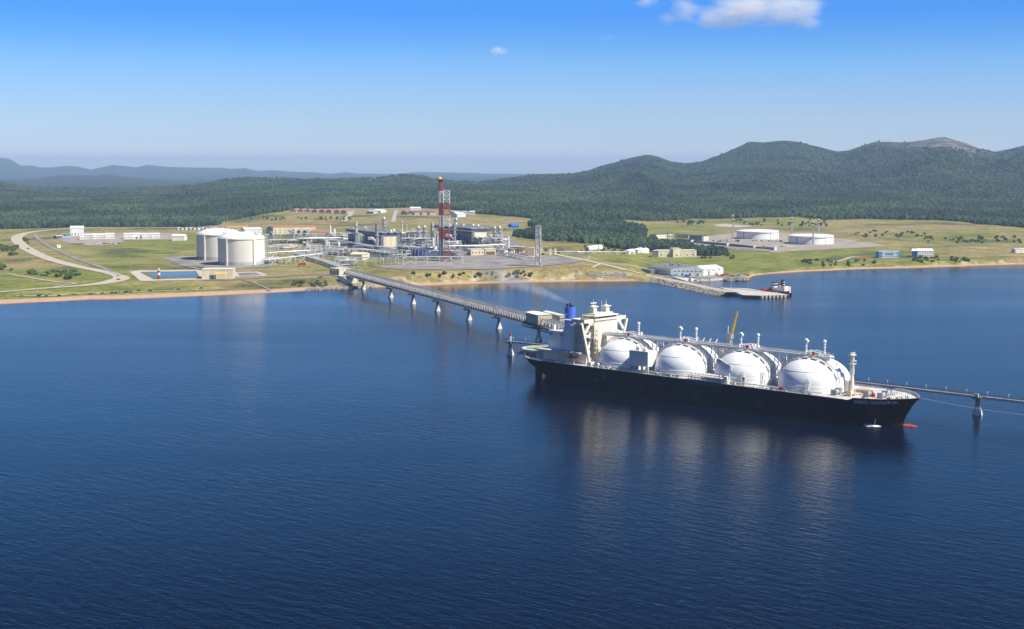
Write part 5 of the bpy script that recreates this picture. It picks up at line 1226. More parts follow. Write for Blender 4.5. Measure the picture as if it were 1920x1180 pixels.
def tower(px, yb, yt, w, label, n=1, cap=True):
    p = G(px, yb); h = (yb-yt)*p[1]/FPX; r = w*p[1]/FPX/2; t = thing('process_column', label, 'column', p, 0, 'tall process columns')
    c_ = MB().lathe([(r*.75,-1),(r*.75,h*.45),(r,h*.5),(r,h-r*1.1),(r*.8,h-r*.45),(r*.4,h-r*.1),(.1,h)],16).build('shell', insul, t, smooth=True)
    for f in (.3,.5,.66,.84):
        MB().lathe([(r*.8,0),(r+1.5,0),(r+1.5,.3),(r*.8,.3)],14,c=(0,0,h*f),cap_top=False).lathe([(r+1.45,.3),(r+1.45,1.5)],14,c=(0,0,h*f),cap_top=False).build('ring_platform', steel, t)
    MB().tube([(r+.6,-.5,0),(r+.6,-.5,h*.9),(0,0,h*.97)],0.4,7).build('riser_pipe', lgrey, t); MB().beam((-r-.8,.3,0),(-r-.8,.3,h*.9),0.5).build('ladder', steel, t)
for a in ((785,463,423.5,4.6,'left column of the pair left of the flare tower'),(796.5,461,423,4.6,'right column of the pair left of the flare tower'),(927.5,463,424.5,4.4,'left column of the pair at the right end of the plant'),(937,463,424,4.8,'right column of the pair at the right end of the plant'),(720.5,445,407,5.0,'column with platforms rising behind the left train'),(855.5,446,408.5,4.6,'column rising behind the right train near the flare')): tower(*a)
def drum(px, yb, yt, w, label, mat=None):
    p = G(px, yb); h = (yb-yt)*p[1]/FPX; r = w*p[1]/FPX/2; t = thing('upright_vessel', label, 'vessel', p, 0, 'white upright vessels')
    MB().lathe([(r,-1),(r,h-r*.5),(r*.7,h-r*.12),(.1,h)],18).build('shell', mat or white, t, smooth=True); MB().cyl((r+.4,0,0),(r+.4,0,h*.9),0.25,6).build('side_pipe', lgrey, t)
for a in ((953.5,465,443.5,3.4,'white upright vessel at the right end of the plant'),(812.5,470,446,3.6,'white upright vessel left of the flare base'),(619.3,444,422.5,3.0,'taller white silo beside the cream buildings'),(627,444,429.5,4.2,'shorter white silo beside the cream buildings'),(635,462,453.5,4.4,'short white vessel by the pipe racks left of the dark casing')): drum(*a)
process_block('process_structure','pipework structure with yellow skids beside the left cream end wall','process plant',(752,468),(779,466.5),30,17,5,1,21,[yellow,red,cream])
process_block('process_structure','pipework structure with yellow skids beside the right cream end wall','process plant',(899,466),(924,465),30,17,5,1,22,[yellow,red,cream])
process_block('process_structure','dense pipework around the pair of columns left of the flare','process plant',(776,471),(820,470),30,19,6,2,23,[white,insul],colh=22)
process_block('process_structure','dense pipework around the pair of columns at the right plant end','process plant',(921,468),(953,467),26,17,5,2,24,[white,insul],colh=20)
process_block('process_structure','tangle of frames and pipes at the foot of the flare tower','process plant',(798,485),(866,487),20,12,5,1,25,[insul,white],levels=3,colh=10)
process_block('process_structure','low grey pipework between the concrete tanks and the drums','process plant',(497,459),(570,456),24,8,5,0,26,[navy,grey],levels=2)
process_block('process_structure','grey pipe manifold yard in front of the left train','process plant',(560,458),(655,452),40,9,8,2,27,[white,insul],levels=2,colh=9)
process_block('process_structure','pipework right of the large concrete tank, nearest the shore','process plant',(497,497),(532,492),20,9,3,0,28,[grey,insul],levels=2)
process_block('process_structure','navy equipment frames on the shore side of the pipe racks','process plant',(635,501),(672,499),18,9,3,0,29,[navy,navy,blue],levels=2)
process_block('process_structure','rows of white pipes and frames sloping towards the left train','process plant',(640,478),(735,484),34,10,8,0,30,[white,insul],levels=3)
process_block('process_structure','low pipework in front of the right cream end wall','process plant',(845,470),(945,474),14,8,6,0,31,[white,insul],levels=2)
for a in (('pipework and small vessels just right of the dark casing of the left train',(736,474),(766,475),20,11,5,2,41,[white,yellow,insul],3,None,12),
  ('white pipework between the flare foot and the right train',(842,470),(872,468),24,13,5,2,42,[white,insul],3,None,13),
  ('pipe frames under the cooler deck corner of the left train',(656,470),(700,473),14,9,5,1,43,[lgrey,insul],2,None,9),
  ('exchanger frames in front of the silos',(600,450),(645,451),26,9,6,2,44,[lgrey,white,navy],2,None,11),
  ('scattered equipment behind the middle pipe rack',(505,468),(560,466),18,7,5,0,45,[grey,navy,white],2,None,8),
  ('frames and pipes below the right grey vessel',(610,479),(650,480),18,10,5,1,46,[insul,white],3,None,10),
  ('tall grey frame tower behind the pipe field, right of the long cream building',(540,450),(549,450),14,20,2,1,47,[navy,grey],4,None,18),
  ('navy frame tower at the left of the pipe field',(503,450),(510,450),12,15,2,0,48,[navy,navy],3,None,12),
  ('pipework with white drums behind the right column pair',(905,458),(950,456),24,14,5,2,49,[white,insul],3,None,16),
  ('stepped frames behind the pair of columns left of the flare',(760,456),(806,452),24,18,5,3,50,[white,insul,rust],4,None,20),
  ('low frames at the far end of the plant yard behind the tan modules',(950,471),(985,471),20,7,4,0,51,[rust,cream,white],2,None,8)):
    process_block('process_structure', a[0], 'process plant', *a[1:])
for px, yb, yt, lab in ((577,472,455.5,'left of two grey vessels on frames in the pipe field'),(613,470,450,'right of two grey vessels on frames in the pipe field')):
    p = G(px, yb); h = (yb-yt)*p[1]/FPX; t = thing('vessel_stack', lab, 'vessel', p, 0.2, 'grey vessels in the pipe field')
    MB().lattice((0,0),9,9,-1,h,3,0.4).build('steel_frame', steel, t); MB().cyl((-1,-2,h*.45),(-1,-2,h),3.2,14).build('vessel', insul, t); MB().box(-6,-3.4,-3,3,0,h*.95).build('cold_box', navy, t); MB().cyl((3,-1,0),(3,-1,h*.8),1.6,12).build('side_vessel', white, t)
p = G(796,482.5); fence_ = thing('wind_fence', 'round blue wind fence left of the flare tower foot', 'fence', p, 0)
wf = MB()
for k in range(26):
    a0, a1 = 2*math.pi*k/26, 2*math.pi*(k+1)/26; r_ = 22; wf.add([(r_*math.cos(a0),18+r_*math.sin(a0),-1),(r_*math.cos(a1),18+r_*math.sin(a1),-1),(r_*math.cos(a1),18+r_*math.sin(a1),10.5),(r_*math.cos(a0),18+r_*math.sin(a0),10.5)],[(0,1,2,3)])
wo_ = wf.build('panel_wall', M('fence_blue', (0.07,0.12,0.30), 0.55, 0.2, 0.3), fence_); sd_ = wo_.modifiers.new('thickness','SOLIDIFY'); sd_.thickness = 0.4
for k in range(26): a0 = 2*math.pi*k/26; MB().beam((22.4*math.cos(a0),18+22.4*math.sin(a0),-1),(22.4*math.cos(a0),18+22.4*math.sin(a0),11.2),0.45).build('fence_post', lgrey, fence_)
pr_ = MB().lathe([(3,0),(3,14)],14,c=(14,10,0)).lathe([(5,0),(5,1)],14,c=(14,10,8)); pr_.build('knockout_drum', white, fence_)

# ------------------------------------------------------------ flare
FP = G(826,491); fy = FP[1]; k_ = fy/FPX
def fz(py): return (491-py)*k_
flare = thing('flare_tower', 'tall red and white flare stack with lattice derrick and yellow tip', 'flare tower', FP, 0)
fr_w, fr_r, fr_g = M('flare_white', (0.72,0.70,0.67), 0.5, 0.12, 0.2), M('flare_red', (0.44,0.095,0.07), 0.5, 0.15, 0.2), M('flare_blue_grey', (0.22,0.26,0.33), 0.5, 0.15, 0.2)
for y0, y1, mm in ((491,451,fr_g),(451,427,fr_r),(427,404,fr_w),(404,381,fr_r),(381,359,fr_w),(359,342,fr_r),(342,337.5,black)):
    MB().cyl((0,0,fz(y0)-(2 if y0 == 491 else 0)),(0,0,fz(y1)),2.1,16).build('stack_band', mm, flare, smooth=True)
    if mm in (fr_w, fr_r):
        q = MB()
        for z_ in np.arange(fz(y0)+1,fz(y1),2.6): q.lathe([(2.1,0),(2.5,0.05),(2.5,.35),(2.1,.4)],14,c=(0,0,z_),cap_top=False)
        q.build('stiffener_rings', mm, flare)
    q = MB()
    for x_ in (3.3,): q.cyl((x_,0.2,fz(y0)),(x_,0.2,fz(y1)),0.5,8); q.cyl((2.2,-2.4,fz(y0)),(2.2,-2.4,fz(y1)),0.4,8)
    q.build('riser_pipe', mm, flare)
MB().lathe([(2.6,0),(2.9,1.0),(2.4,2.6),(1.2,3.4)],14,c=(-0.6,0,fz(337.5))).build('flare_tip', M('flare_tip_yellow', (0.85,0.48,0.03), 0.5, 0.1, 0.5), flare)
for y0, y1, mm, nb in ((491,467,fr_r,3),(467,449,fr_w,3),(449,427,fr_r,3),(427,404,fr_w,3),(404,382,fr_r,3),(382,358.5,fr_w,3)):
    MB().lattice((8.3,0.5),8.0,8.0,fz(y0)-(2 if y0 == 491 else 0),fz(y1),nb,0.85,0.55).build('derrick_section', mm, flare)
for y_ in (478,449,427,404,382): MB().beam((2,0.3,fz(y_)),(5,0.3,fz(y_)),0.6).build('stack_guide', fr_w, flare)

tp = G(1009,500); tk_ = tp[1]/FPX; lt = thing('lattice_tower', 'slim grey lattice tower standing right of the plant beside tan containers', 'lattice tower', tp, 0.1)
MB().lattice((0,0),7.0,6.2,-1,(500-424)*tk_,9,0.7,0.4).build('frame', lgrey, lt)
for f in (.25,.45,.62,.8,1.0): MB().box(-3.6,3.6,-3.6,3.6,(500-424)*tk_*f-.2,(500-424)*tk_*f+.2).build('platform', lgrey, lt)
MB().cyl((1.6,-1,0),(1.6,-1,50),1.0,10).build('riser_pipe', insul, lt); MB().cyl((-1.2,-1,0),(-1.2,-1,48),0.6,8).build('riser_pipe', white, lt)

# ------------------------------------------------------------ pipe racks
pipe_rack('long white pipe on trestle bents crossing in front of the flare foot',[(648,498),(700,497.5),(760,497),(820,496.5),(868,497)],9.5,5,[(0,.6,.75),(0.7,-3.5,.4)],white,step=14)
pipe_rack('pipe rack in two tiers on white frames, left of the blue wind fence',[(648,480),(700,482),(766,483.5)],9,8,[(-.6,.5,.6),(0,.5,.5),(.6,.5,.6),(-.3,-3.4,.5),(.4,-3.4,.5)],white,step=11,deck2=True)
pipe_rack('pipe rack running right from the flare foot to the plant end',[(836,476),(890,475),(945,473.5)],10.5,8,[(-.6,.5,.6),(0,.5,.7),(.6,.5,.6),(.2,-4,.5)],white,step=10,deck2=True)
pipe_rack('white pipe rack right of the larger concrete tank, nearest the grass',[(492,499),(520,496.5),(560,491.5),(604,486.5)],7.5,6,[(-.5,.5,.55),(.2,.5,.8),(.7,.5,.4)],white,step=10)
pipe_rack('pipe rack just behind the nearest white rack by the concrete tanks',[(492,486),(530,483.5),(575,481),(604,480)],8,7,[(-.6,.5,.5),(0,.5,.6),(.6,.5,.5)],white,step=10,deck2=True)
pipe_rack('middle pipe rack crossing behind the brown field',[(492,473.5),(530,472.5),(600,471.5),(648,474)],8,6,[(-.5,.5,.5),(.5,.5,.6)],white,step=11)
pipe_rack('pipe rack with pairs of tall white posts below the grey vessels',[(566,478),(600,480.5),(640,482)],11,9,[(-.6,.5,.4),(.5,.5,.5)],white,step=12)
pipe_rack('farthest pipe rack of the pipe field, behind the grey vessels',[(494,449),(560,447.5),(640,446)],8,9,[(-.7,.5,.6),(-.2,.5,.5),(.3,.5,.6),(.7,-3,.5)],white,step=14,deck2=True)
pipe_rack('pipe way descending from the pipe field to the trestle landing',[(556,481),(580,488),(610,497),(640,508),(656,517)],4,9,[(-.8,.5,.6),(-.4,.5,.6),(0,.5,.7),(.4,.5,.6),(.8,.5,.5)],lgrey,step=12)
pipe_rack('second pipe way beside the first, descending to the trestle landing',[(548,477),(585,486),(622,497),(650,509),(664,517)],3.2,6,[(-.6,.4,.5),(0,.4,.6),(.6,.4,.5)],lgrey,step=13)
pipe_rack('sloping bundle of pipes leading up to the dark casing of the left train',[(600,456),(640,460),(690,469),(742,475)],6.5,12,[(-.8,.5,.7),(-.4,.5,.7),(0,.5,.8),(.4,.5,.6),(.8,.5,.7)],lgrey,step=13)
pipe_rack('pipeline on low bents along the road right of the lattice tower',[(1062,480),(1085,484),(1105,487.5)],4.2,3,[(0,.4,.5)],lgrey,step=9)
pipe_rack('long low pipeline in front of the horizontal tank',[(1040,477.5),(1090,477.5),(1140,477.5),(1190,478)],3.4,3,[(-.4,.4,.7),(.5,.4,.6)],lgrey,step=8)
pipe_rack('pipe rack on thin white bents right of the plant columns',[(942,441),(960,441)],12,4,[(0,.5,.5)],white,step=12)
pipe_rack('grey pipe rack curving in front of the tan containers',[(948,480),(968,485.5),(990,489.5),(1012,489)],5,7,[(-.7,.4,.6),(0,.4,.6),(.7,.4,.5)],lgrey,step=10,deck2=True)
# ------------------------------------------------------------ buildings
W1 = (8, (2.2,), 1.6, 1.5)
building('control_building','long cream building with red roof and grey gable, beyond the pipe field','building',(512,439.5),(592,437),40,13,cream,oroof,'gable',2.5,(9,(2.5,6.5),1.8,1.6),along='x')
_ = building('annex','grey gabled hall joined to the left end of the long cream building','building',(500,439.5),(511.5,439.5),55,12,grey,rred,'gable',3,None,along='y')
building('workshop','cream workshop with orange roof in front of the long cream building','building',(580,443.5),(620,442.5),45,8,cream,oroof,'gable',2.5,(6,(2.5,),1.6,1.4),[(0.8,8,5,dgrey)])
building('kiosk','small cream block between two grey boxes beside the orange roofed workshop','building',(567,441.5),(574.5,441.3),12,7,cream,lgrey); building('kiosk','grey box at the left of the small cream block','building',(562.5,441.8),(566.5,441.6),10,8.5,grey,grey); building('kiosk','grey box at the right of the small cream block','building',(574.8,441.8),(579.5,441.6),10,8.5,grey,grey)
building('warehouse','low building with bright orange roof just behind the dome of the nearer tank','building',(425,433),(465,431.5),24,6,grey,M('bright_orange_roof', (0.62,0.30,0.05), 0.7, 0.15, 0.2),'gable',2.5)
building('white_building','white block behind the nearer concrete tank, right of its dome','building',(459,440),(492,438.5),40,9,white,white,'gable',3,(6,(3,),1.5,1.4))
building('substation','flat cream substation left of the dark casing','building',(642,446),(659,445),22,7,cream,lgrey,'flat',2,(3,(2,),1.5,1.2))
building('substation','cream roofed shelter on the shore side of the pipe racks','building',(656,489),(679,489),26,9,cream,cream,'gable',2.5)
building('substation','white and cream stepped block left of the cream roofed shelter','building',(627,491.5),(649,491),18,6,ivory,lgrey,'flat',2,None,[(0.3,4,3,dgrey)])
building('pump_house','cream pump house with dark openings beside the trestle landing','building',(618,515.5),(636,517),14,8,cream,cream,'flat',2,(3,(2.0,),3.2,4.2))
building('substation','long cream substation at the front edge of the right train','building',(883,479.5),(908,479),20,8,cream,cream,'flat',2,(4,(3,),1.8,1.6))
building('substation','cream block with rusty panels right of the long substation','building',(910,479),(930,478.5),18,8.5,cream,cream,'flat',2,None,[(0.3,6,5,rust),(0.7,6,5,rust)])
building('substation','narrow cream block at the corner of the plant road','building',(936.5,481),(946,481),12,8,ivory,oroof,'flat',2)
for k, (a, b, m_, lab) in enumerate([((957,478),(969,477.5),M('pinkish_steel', (0.50,0.36,0.30), 0.7, 0.2, 0.3),'pinkish framed module at the left end of the tan row'),((972,479),(988,478.5),rust,'rusty brown module in the middle of the tan row'),((990.5,480.5),(1000,480.5),M('tan_container', (0.60,0.52,0.36), 0.6, 0.15, 0.2),'left tan container at the lattice tower foot'),((1001,480),(1016.5,479),M('tan_container', (0.60,0.52,0.36), 0.6, 0.15, 0.2),'right tan container at the lattice tower foot')]):
    loc, rz, w = frame(a, b); t = thing('plant_module', lab, 'module', loc, rz, 'tan modules by the lattice tower'); h = 11 if k > 1 else 9
    f = MB().box(0,w,0,9,0,h) if k > 1 else MB()
    if k > 1: f.build('shell', m_, t)
    fr = MB()
    for x_ in np.linspace(0,w,5):
        for y_ in (0,9): fr.beam((x_,y_-.2,-1),(x_,y_-.2,h),0.5)
    for z_ in (0.2,h*.5,h): fr.beam((0,-.3,z_),(w,-.3,z_),0.45); fr.beam((0,9.2,z_),(w,9.2,z_),0.45)
    fr.build('frame', m_, t)
    if k < 2: MB().cyl((1,4,h*.4),(w-1,4,h*.4),2.2,12).build('vessel', ivory, t); MB().box(1,w*.6,2,7,h*.55,h*.9).build('skid', rust, t)
for px in (1032,1041.5):
    p = G(px,478.5); t = thing('gate_pillar','cream pillar of the pair where the pier road meets the yard','pillar',p,0,'pair of cream pillars'); MB().box(-1.3,1.3,-1.3,1.3,-1,8).build('shaft', ivory, t); MB().box(-1.7,1.7,-1.7,1.7,8,8.7).build('cap', ivory, t)

# camp on the left
building('camp_hall','tall white hall with ribbed roof standing at the left end of the camp','building',(132,443),(156.5,442.5),34,14.5,white,M('ribbed_white', (0.72,0.74,0.74), 0.5, 0.08, 0.3),'gable',4,(4,(2.2,),2.2,2.6))
for k, (x0, x1, y_, h_, lab) in enumerate([(149,158.5,450,8,'white cabin block at the left end of the cabin row'),(159,172,449.5,8,'white cabin block second from the left end of the row'),(172.6,186,449.3,8.5,'white cabin block in the middle of the left half of the row'),(186.6,199,448.8,8,'white cabin block fourth from the left in the row'),(199.6,214,448.4,8.5,'white cabin block right before the gap in the row'),(232,247,449,9,'white cabin block just right of the gap in the row'),(247.6,265,448.6,9,'white cabin block with a dark doorway right of the gap'),(265.6,281,448.5,8.5,'white cabin block last but one at the right of the row'),(281.6,299,448.2,8.5,'white cabin block at the right end of the row')]):
    building('camp_cabin',lab,'cabin',(x0,y_),(x1,y_-.2),16,h_,white,white,'gable',2,(4,(2.4,),1.3,1.4),[(0.5,3,3.4,dgrey)] if k == 6 else (),'white cabins of the camp')
building('camp_hall','separate white hall with grey gable right of the camp row','building',(322,452),(345.5,451.5),22,8.5,white,white,'gable',3,None)
building('camp_shed','small white shed alone in the field beside the service road','shed',(107,465.5),(114,465.2),7,4,white,white,'gable',1)
for a, b, lab, m_ in (((106,447.5),(119,447),'low dark shed at the left edge of the camp yard',dgrey),((117,450),(131,449.7),'low open roofed shed at the front left of the camp yard',grey)): building('camp_shed',lab,'shed',a,b,12,4,m_,lgrey,'gable',1.5)
def pile(label, px, py, w, d, h, mats, n, seed):
    rr = random.Random(seed); p = G(px, py); t = thing('material_stack', label, 'stack', p, rr.uniform(-.2,.2))
    for k in range(n):
        x_, y_ = rr.uniform(-w/2,w/2), rr.uniform(-d/2,d/2); MB().box(x_,x_+rr.uniform(2,5),y_,y_+rr.uniform(2,4),-0.3,rr.uniform(.5,1)*h).build('crate', rr.choice(mats), t)
pile('jumbled stores and crates at the front right of the camp yard',200,458,36,22,2.6,[grey,lgrey,rust,white,slate],26,1)
pile('low scattered stores at the front edge of the camp yard',132,459,40,10,2.0,[grey,rust,dgrey],14,2)
pile('coloured crates behind the tall white camp hall left side',115,443.5,26,14,3.6,[rust,blue,white,M('teal_paint', (0.05,0.42,0.45), 0.5, 0.1, 0.4)],10,3)
pile('blue and orange containers in front of the warehouse apron',1272,520,26,6,3.2,[M('teal_paint', (0.05,0.42,0.45), 0.5, 0.1, 0.4),blue,white],6,4)
pile('red and orange containers at the right end of the warehouse apron',1354,518.5,20,8,3.4,[red,orange,blue],6,5)
pile('dark timber and boats lying right of the warehouse apron',1378,518,34,12,2.6,[rust,dgrey,oldconc],10,6)
pile('orange buoys and gear lying left of the blue and white building',1618,486.5,38,10,2.2,[orange,orange,rust],9,7)
pile('pump units and valves in front of the left white oil tank',1400,453,120,16,3.0,[lgrey,navy,steel,white],34,8)
pile('small kit lying on the yard below the left white oil tank',1440,463,80,10,2.2,[white,lgrey,dgrey],12,9)
for k in range(13):                                            # huts in a row under the forest edge
    x0 = 333+7.6*k; building('row_hut','small hut in the long pale row along the forest edge behind the tanks','hut',(x0,431.5),(x0+6.2,431.3),8,4.2,(lgrey,ivory,white)[k % 3],(lgrey,rred,grey)[k % 3],'gable',1.4,None,(),'row of huts along the forest edge')
building('pond_building','cream building with a yellow awning at the right end of the pond','building',(378.5,524),(437,523.5),26,11.5,cream,M('cream_roof', (0.66,0.62,0.48), 0.7, 0.1, 0.2),'flat',2,None,[(0.30,4,5,dgrey),(0.40,4,5,dgrey)])
p = G(414,524.3); t = thing('awning','yellow awning over the doorway of the cream building by the pond','awning',p,0); MB().prism([(-7,-5),(7,-5),(7,-.3),(-7,-.3)],6.5,lambda x, y: 7.0+(y+5)*.3).build('canopy', M('awning_yellow', (0.72,0.45,0.10), 0.6, 0.1, 0.5), t); MB().beam((-6.5,-4.8,0),(-6.5,-4.8,6.5),.3).build('post', lgrey, t); MB().beam((6.5,-4.8,0),(6.5,-4.8,6.5),.3).build('post', lgrey, t)
p = G(298,524.5); t = thing('beacon','red and white banded beacon tower standing in front of the pond','beacon',p,0); h_ = 11.0
for k, m_ in enumerate((red,red,white,red)): MB().lathe([(1.9-.1*k,0),(1.8-.1*k,h_/4)],16,c=(0,0,h_/4*k),cap_top=True).build('tower_band', m_, t, smooth=True)
MB().lathe([(1.9,0),(1.9,.3),(1.0,.35),(1.0,1.6),(1.4,1.7),(.3,2.4)],14,c=(0,0,h_)).build('lantern_room', white, t)
MB().lathe([(1.95,0),(1.95,.15)],14,c=(0,0,h_+.3),cap_top=False).build('gallery', lgrey, t)
# village under the hill
for k, (x_, y_) in enumerate([(549,399),(563,399.3),(576,399.5),(589,399.8),(603,400),(616,400.3),(631,401),(644,401.5)]):
    building('barrack','red roofed barrack of the left row under the hill','barrack',(x_-5.5,y_),(x_+6,y_-.2),40,5.5,M('barrack_wall', (0.45,0.40,0.33), 0.8, 0.1, 0.2),M('barrack_roof', (0.33,0.17,0.15), 0.8, 0.15, 0.1),'gable',4,None,(),'left row of red roofed barracks',along='y')
for k, (x_, y_) in enumerate([(757,403),(769,403.2),(783,403.4),(797,403.6),(811,403.9)]):
    building('barrack','red roofed barrack of the right row behind the plant','barrack',(x_-5.5,y_),(x_+6,y_-.2),40,5.5,M('barrack_wall', (0.45,0.40,0.33), 0.8, 0.1, 0.2),M('barrack_roof', (0.33,0.17,0.15), 0.8, 0.15, 0.1),'gable',4,None,(),'right row of red roofed barracks',along='y')
building('white_building','long white roofed building behind the right row of red barracks','building',(769,396.5),(788,396.4),20,7,white,white,'gable',3)
for a, b, lab, m_ in (((687,401.5),(700,401.2),'low white hall left of the white stepped hall under the hill',lgrey),((699,400.5),(714,400),'white stepped hall between the two rows of barracks',white),((854,405),(866,404.7),'grey hall at the left of the grey halls beyond the flare',lgrey),((867,404),(879,403.8),'grey hall in the middle of the grey halls beyond the flare',grey),((880,403.5),(890,403.5),'grey hall at the right of the grey halls beyond the flare',lgrey),((857,407.5),(873,407.2),'long white hall in front of the grey halls beyond the flare',white)): building('village_hall',lab,'hall',a,b,26,6.5,m_,m_,'gable',3)
p = frame((960,427.5),(973,427.3)); t = thing('tent_hall','bright blue tent hall alone in the field beyond the plant','tent',p[0],p[1]); w = p[2]
MB().box(0,w,0,18,-1,4).build('wall', blue, t); MB().gable(0,w,0,18,4.0,4.02,8.5,over=.3).build('canopy', M('tarpaulin_blue', (0.06,0.16,0.55), 0.5, 0.1, 0.3), t)

# right hand shore
p, rz, w = frame((1105,473),(1130,472)); t = thing('horizontal_tank','white horizontal cylinder tank lying in the field right of the lattice tower','storage tank',p,rz)
MB().cyl((0,4,5.5),(w,4,5.5),4.2,24).lathe([(.1,0),(.1,.01)],6,c=(0,0,1)).build('shell', domewhite, t, smooth=True); MB().cyl((-.9,4,5.5),(.02,4,5.5),2.5,20,4.2).build('end_cap', grey, t)
for x_ in (w*.2,w*.5,w*.8): MB().box(x_-.8,x_+.8,1.5,6.5,-1,2.8).build('saddle', oldconc, t)
p = G(1122,476.5); t = thing('vent_stack','slim tan vent pipe in front of the horizontal tank','stack',p,0); MB().lathe([(1.0,0),(.8,11),(1.1,11.2),(1.1,12)],12).build('shaft', M('vent_tan', (0.5,0.45,0.33), 0.6, 0.15, 0.4), t); MB().beam((1.2,0,0),(1.2,0,11),.25).build('ladder', steel, t)
building('white_cabin','small white cabin left of the pair beside the grove','cabin',(1179.5,477),(1191,476.8),9,6.5,white,white,'gable',1.5,(2,(2,),1.2,1.2)); building('white_cabin','white cabin with curved dark doorway in the pair beside the grove','cabin',(1196,475),(1207,474.7),10,6.5,white,white,'gable',2,None,[(.5,3,4,dgrey)]); building('white_cabin','white cabin at the right of the pair beside the grove','cabin',(1207.6,475),(1217,474.8),10,6.2,white,white,'gable',2)
building('office_building','cream office with a raised middle block in front of the grove','building',(1234,482.5),(1306,482),22,9.5,cream,cream,'flat',2,(6,(2.2,),1.8,1.8))
building('office_tower','raised cream stair block in the middle of the cream office','building',(1262,482.9),(1276,482.8),14,13,cream,cream,'flat',2,(1,(2.2,),2,2))
loc, rz, w = frame((1222,482),(1233.6,482.6)); t = thing('office_wing','grey shaded wing at the left end of the cream office','building',loc,rz); MB().box(0,w,.3,20,-1,9).build('wall', M('wing_shade_grey', (0.42,0.38,0.31), 0.7, 0.1, 0.2), t); MB().box(-.2,w,.1,20.2,9,9.4).build('roof', lgrey, t)  # left end of the office, its shade put into a greyer wall colour
# warehouse by the causeway
A_, B_, C_ = Vector(at(1257.5,517.3,3)), Vector(at(1317.5,518,3)), Vector(at(1215,510.8,3)); dx = (B_-A_).normalized(); w = (B_-A_).length; dep = (C_-A_).length*1.0; dy = (C_-A_).normalized(); 
def para(o, u, v, a0, a1, b0, b1): return [tuple((u*a+v*b)[:2]) for a, b in ((a0,b0),(a1,b0),(a1,b1),(a0,b1))]
t = thing('warehouse','wide white warehouse with a dull grey ribbed roof at the root of the causeway','warehouse',(A_.x,A_.y,2.8),0)
wl = MB().prism(para(A_,dx,dy,0,w,0,dep),-.5,8.8).build('wall', white, t)
g_ = [dx*0, dx*w, dx*(w*.86)+Vector((0,0,4.2)), dx*(w*.5)+Vector((0,0,3.4))]; rf = MB(); e1 = Vector((0,0,8.82)); ov = dx*.5
v = [dx*-.6+e1, dx*(w+.0)+e1, dx*(w*.82)+e1+Vector((0,0,4.4))]; v2 = [p_+dy*dep for p_ in v]; rf.add(v+v2,[(0,1,2),(5,4,3),(0,2,5,3),(2,1,4,5),(1,0,3,4)]); rf.build('roof', M('ribbed_grey_roof', (0.20,0.20,0.20), 0.7, 0.15, 0.4), t)
gb = MB().add([dx*.0+e1-dy*.05, dx*w+e1-dy*.05, dx*(w*.82)+e1+Vector((0,0,4.3))-dy*.05],[(0,1,2)]).build('gable_wall', white, t)
for k in range(7): c_ = dx*(w*(.1+.13*k))-dy*.1; MB().beam(c_+Vector((0,0,6.2)), c_+dx*3+Vector((0,0,6.2)),.15,.7).build('window', glass, wl)
for f in (.38,.62,.86): c_ = dx*(w*f)-dy*.12; MB().beam(c_, c_+Vector((0,0,4.6)),4.2,.2).build('door', M('door_teal', (0.10,0.30,0.33), 0.5, 0.1, 0.5) if f < .5 else slate, wl)
MB().prism(para(A_,dx,dy,-.08,-.02,dep*.15,dep*.9),4.0,5.0).build('window', glass, wl)
for k in range(9): c_ = dx*(w*random.uniform(.3,.8))+dy*(dep*random.uniform(.2,.7))+Vector((0,0,11.2)); MB().cbox(tuple(c_),(1.8,1.8,2.0)).build('roof_vent', random.choice([navy,lgrey,slate]), t)
MB().prism(para(A_,dx,dy,-9,-.1,dep*.55,dep*1.0),-.5,5.2).build('side_annex', grey, t)
A2, B2 = Vector(at(1318.5,518,3)), Vector(at(1356,515.3,3)); d2 = (B2-A2).normalized(); w2 = (B2-A2).length; n2 = Vector((-d2.y,d2.x,0)); t = thing('warehouse','bright white hall with a white roof joined to the right of the grey roofed warehouse','warehouse',(A2.x,A2.y,2.8),math.atan2(d2.y,d2.x))
wl2 = MB().box(.1,w2,0,26,-.5,8.6).build('wall', white, t); MB().gable(.1,w2,0,26,8.6,8.62,12.4,over=.4).build('roof', white, t)
for f in (.3,.62): MB().box(w2*f-2.4,w2*f+2.4,-.1,-.02,0,5.5).build('door', lgrey, wl2)
for f in (.2,.5,.8): MB().box(w2*f-1.6,w2*f+1.6,-.1,-.02,6.4,7.2).build('window', glass, wl2)
MB().tube([(w2*.35,-.6,8.0),(w2*.27,-.8,6),(w2*.25,-.8,1)],.5,8).build('duct_pipe', grey, wl2)
for k, (pl, lab) in enumerate([([(1262,519.8),(1291,521.5),(1291,528),(1259,524.5)],'pale concrete slipway at the left below the warehouse'),([(1296,521.5),(1315,522.5),(1314,528),(1295,528)],'pale concrete slipway at the left of the middle pair'),([(1316,522.5),(1329,522.8),(1330,528.3),(1315,528)],'steep bright concrete slipway in the middle below the halls'),([(1332,522.8),(1355,521.5),(1354,526.5),(1333,528)],'pale concrete slipway at the right below the halls')]):
    P = [at(x_,y_,z_) for (x_,y_), z_ in zip(pl, (3.1,3.1,-.4,-.4))]; o_ = P[0]; t = MB(); q = [tuple(np.array(p_)-np.array(o_)) for p_ in P]; t.add(q+[(x_,y_,z_-2) for x_,y_,z_ in q],[(0,1,2,3),(7,6,5,4),(0,4,5,1),(1,5,6,2),(2,6,7,3),(3,7,4,0)]); s_ = t.build('slipway', M('slip_concrete', (0.62,0.60,0.52), 0.85, 0.1, 0.15), None, loc=o_)
    me_ = s_.data; bm = bmesh.new(); bm.from_mesh(me_); bmesh.ops.recalc_face_normals(bm, faces=bm.faces[:]); bm.to_mesh(me_); bm.free(); tag(s_, lab, 'slipway')
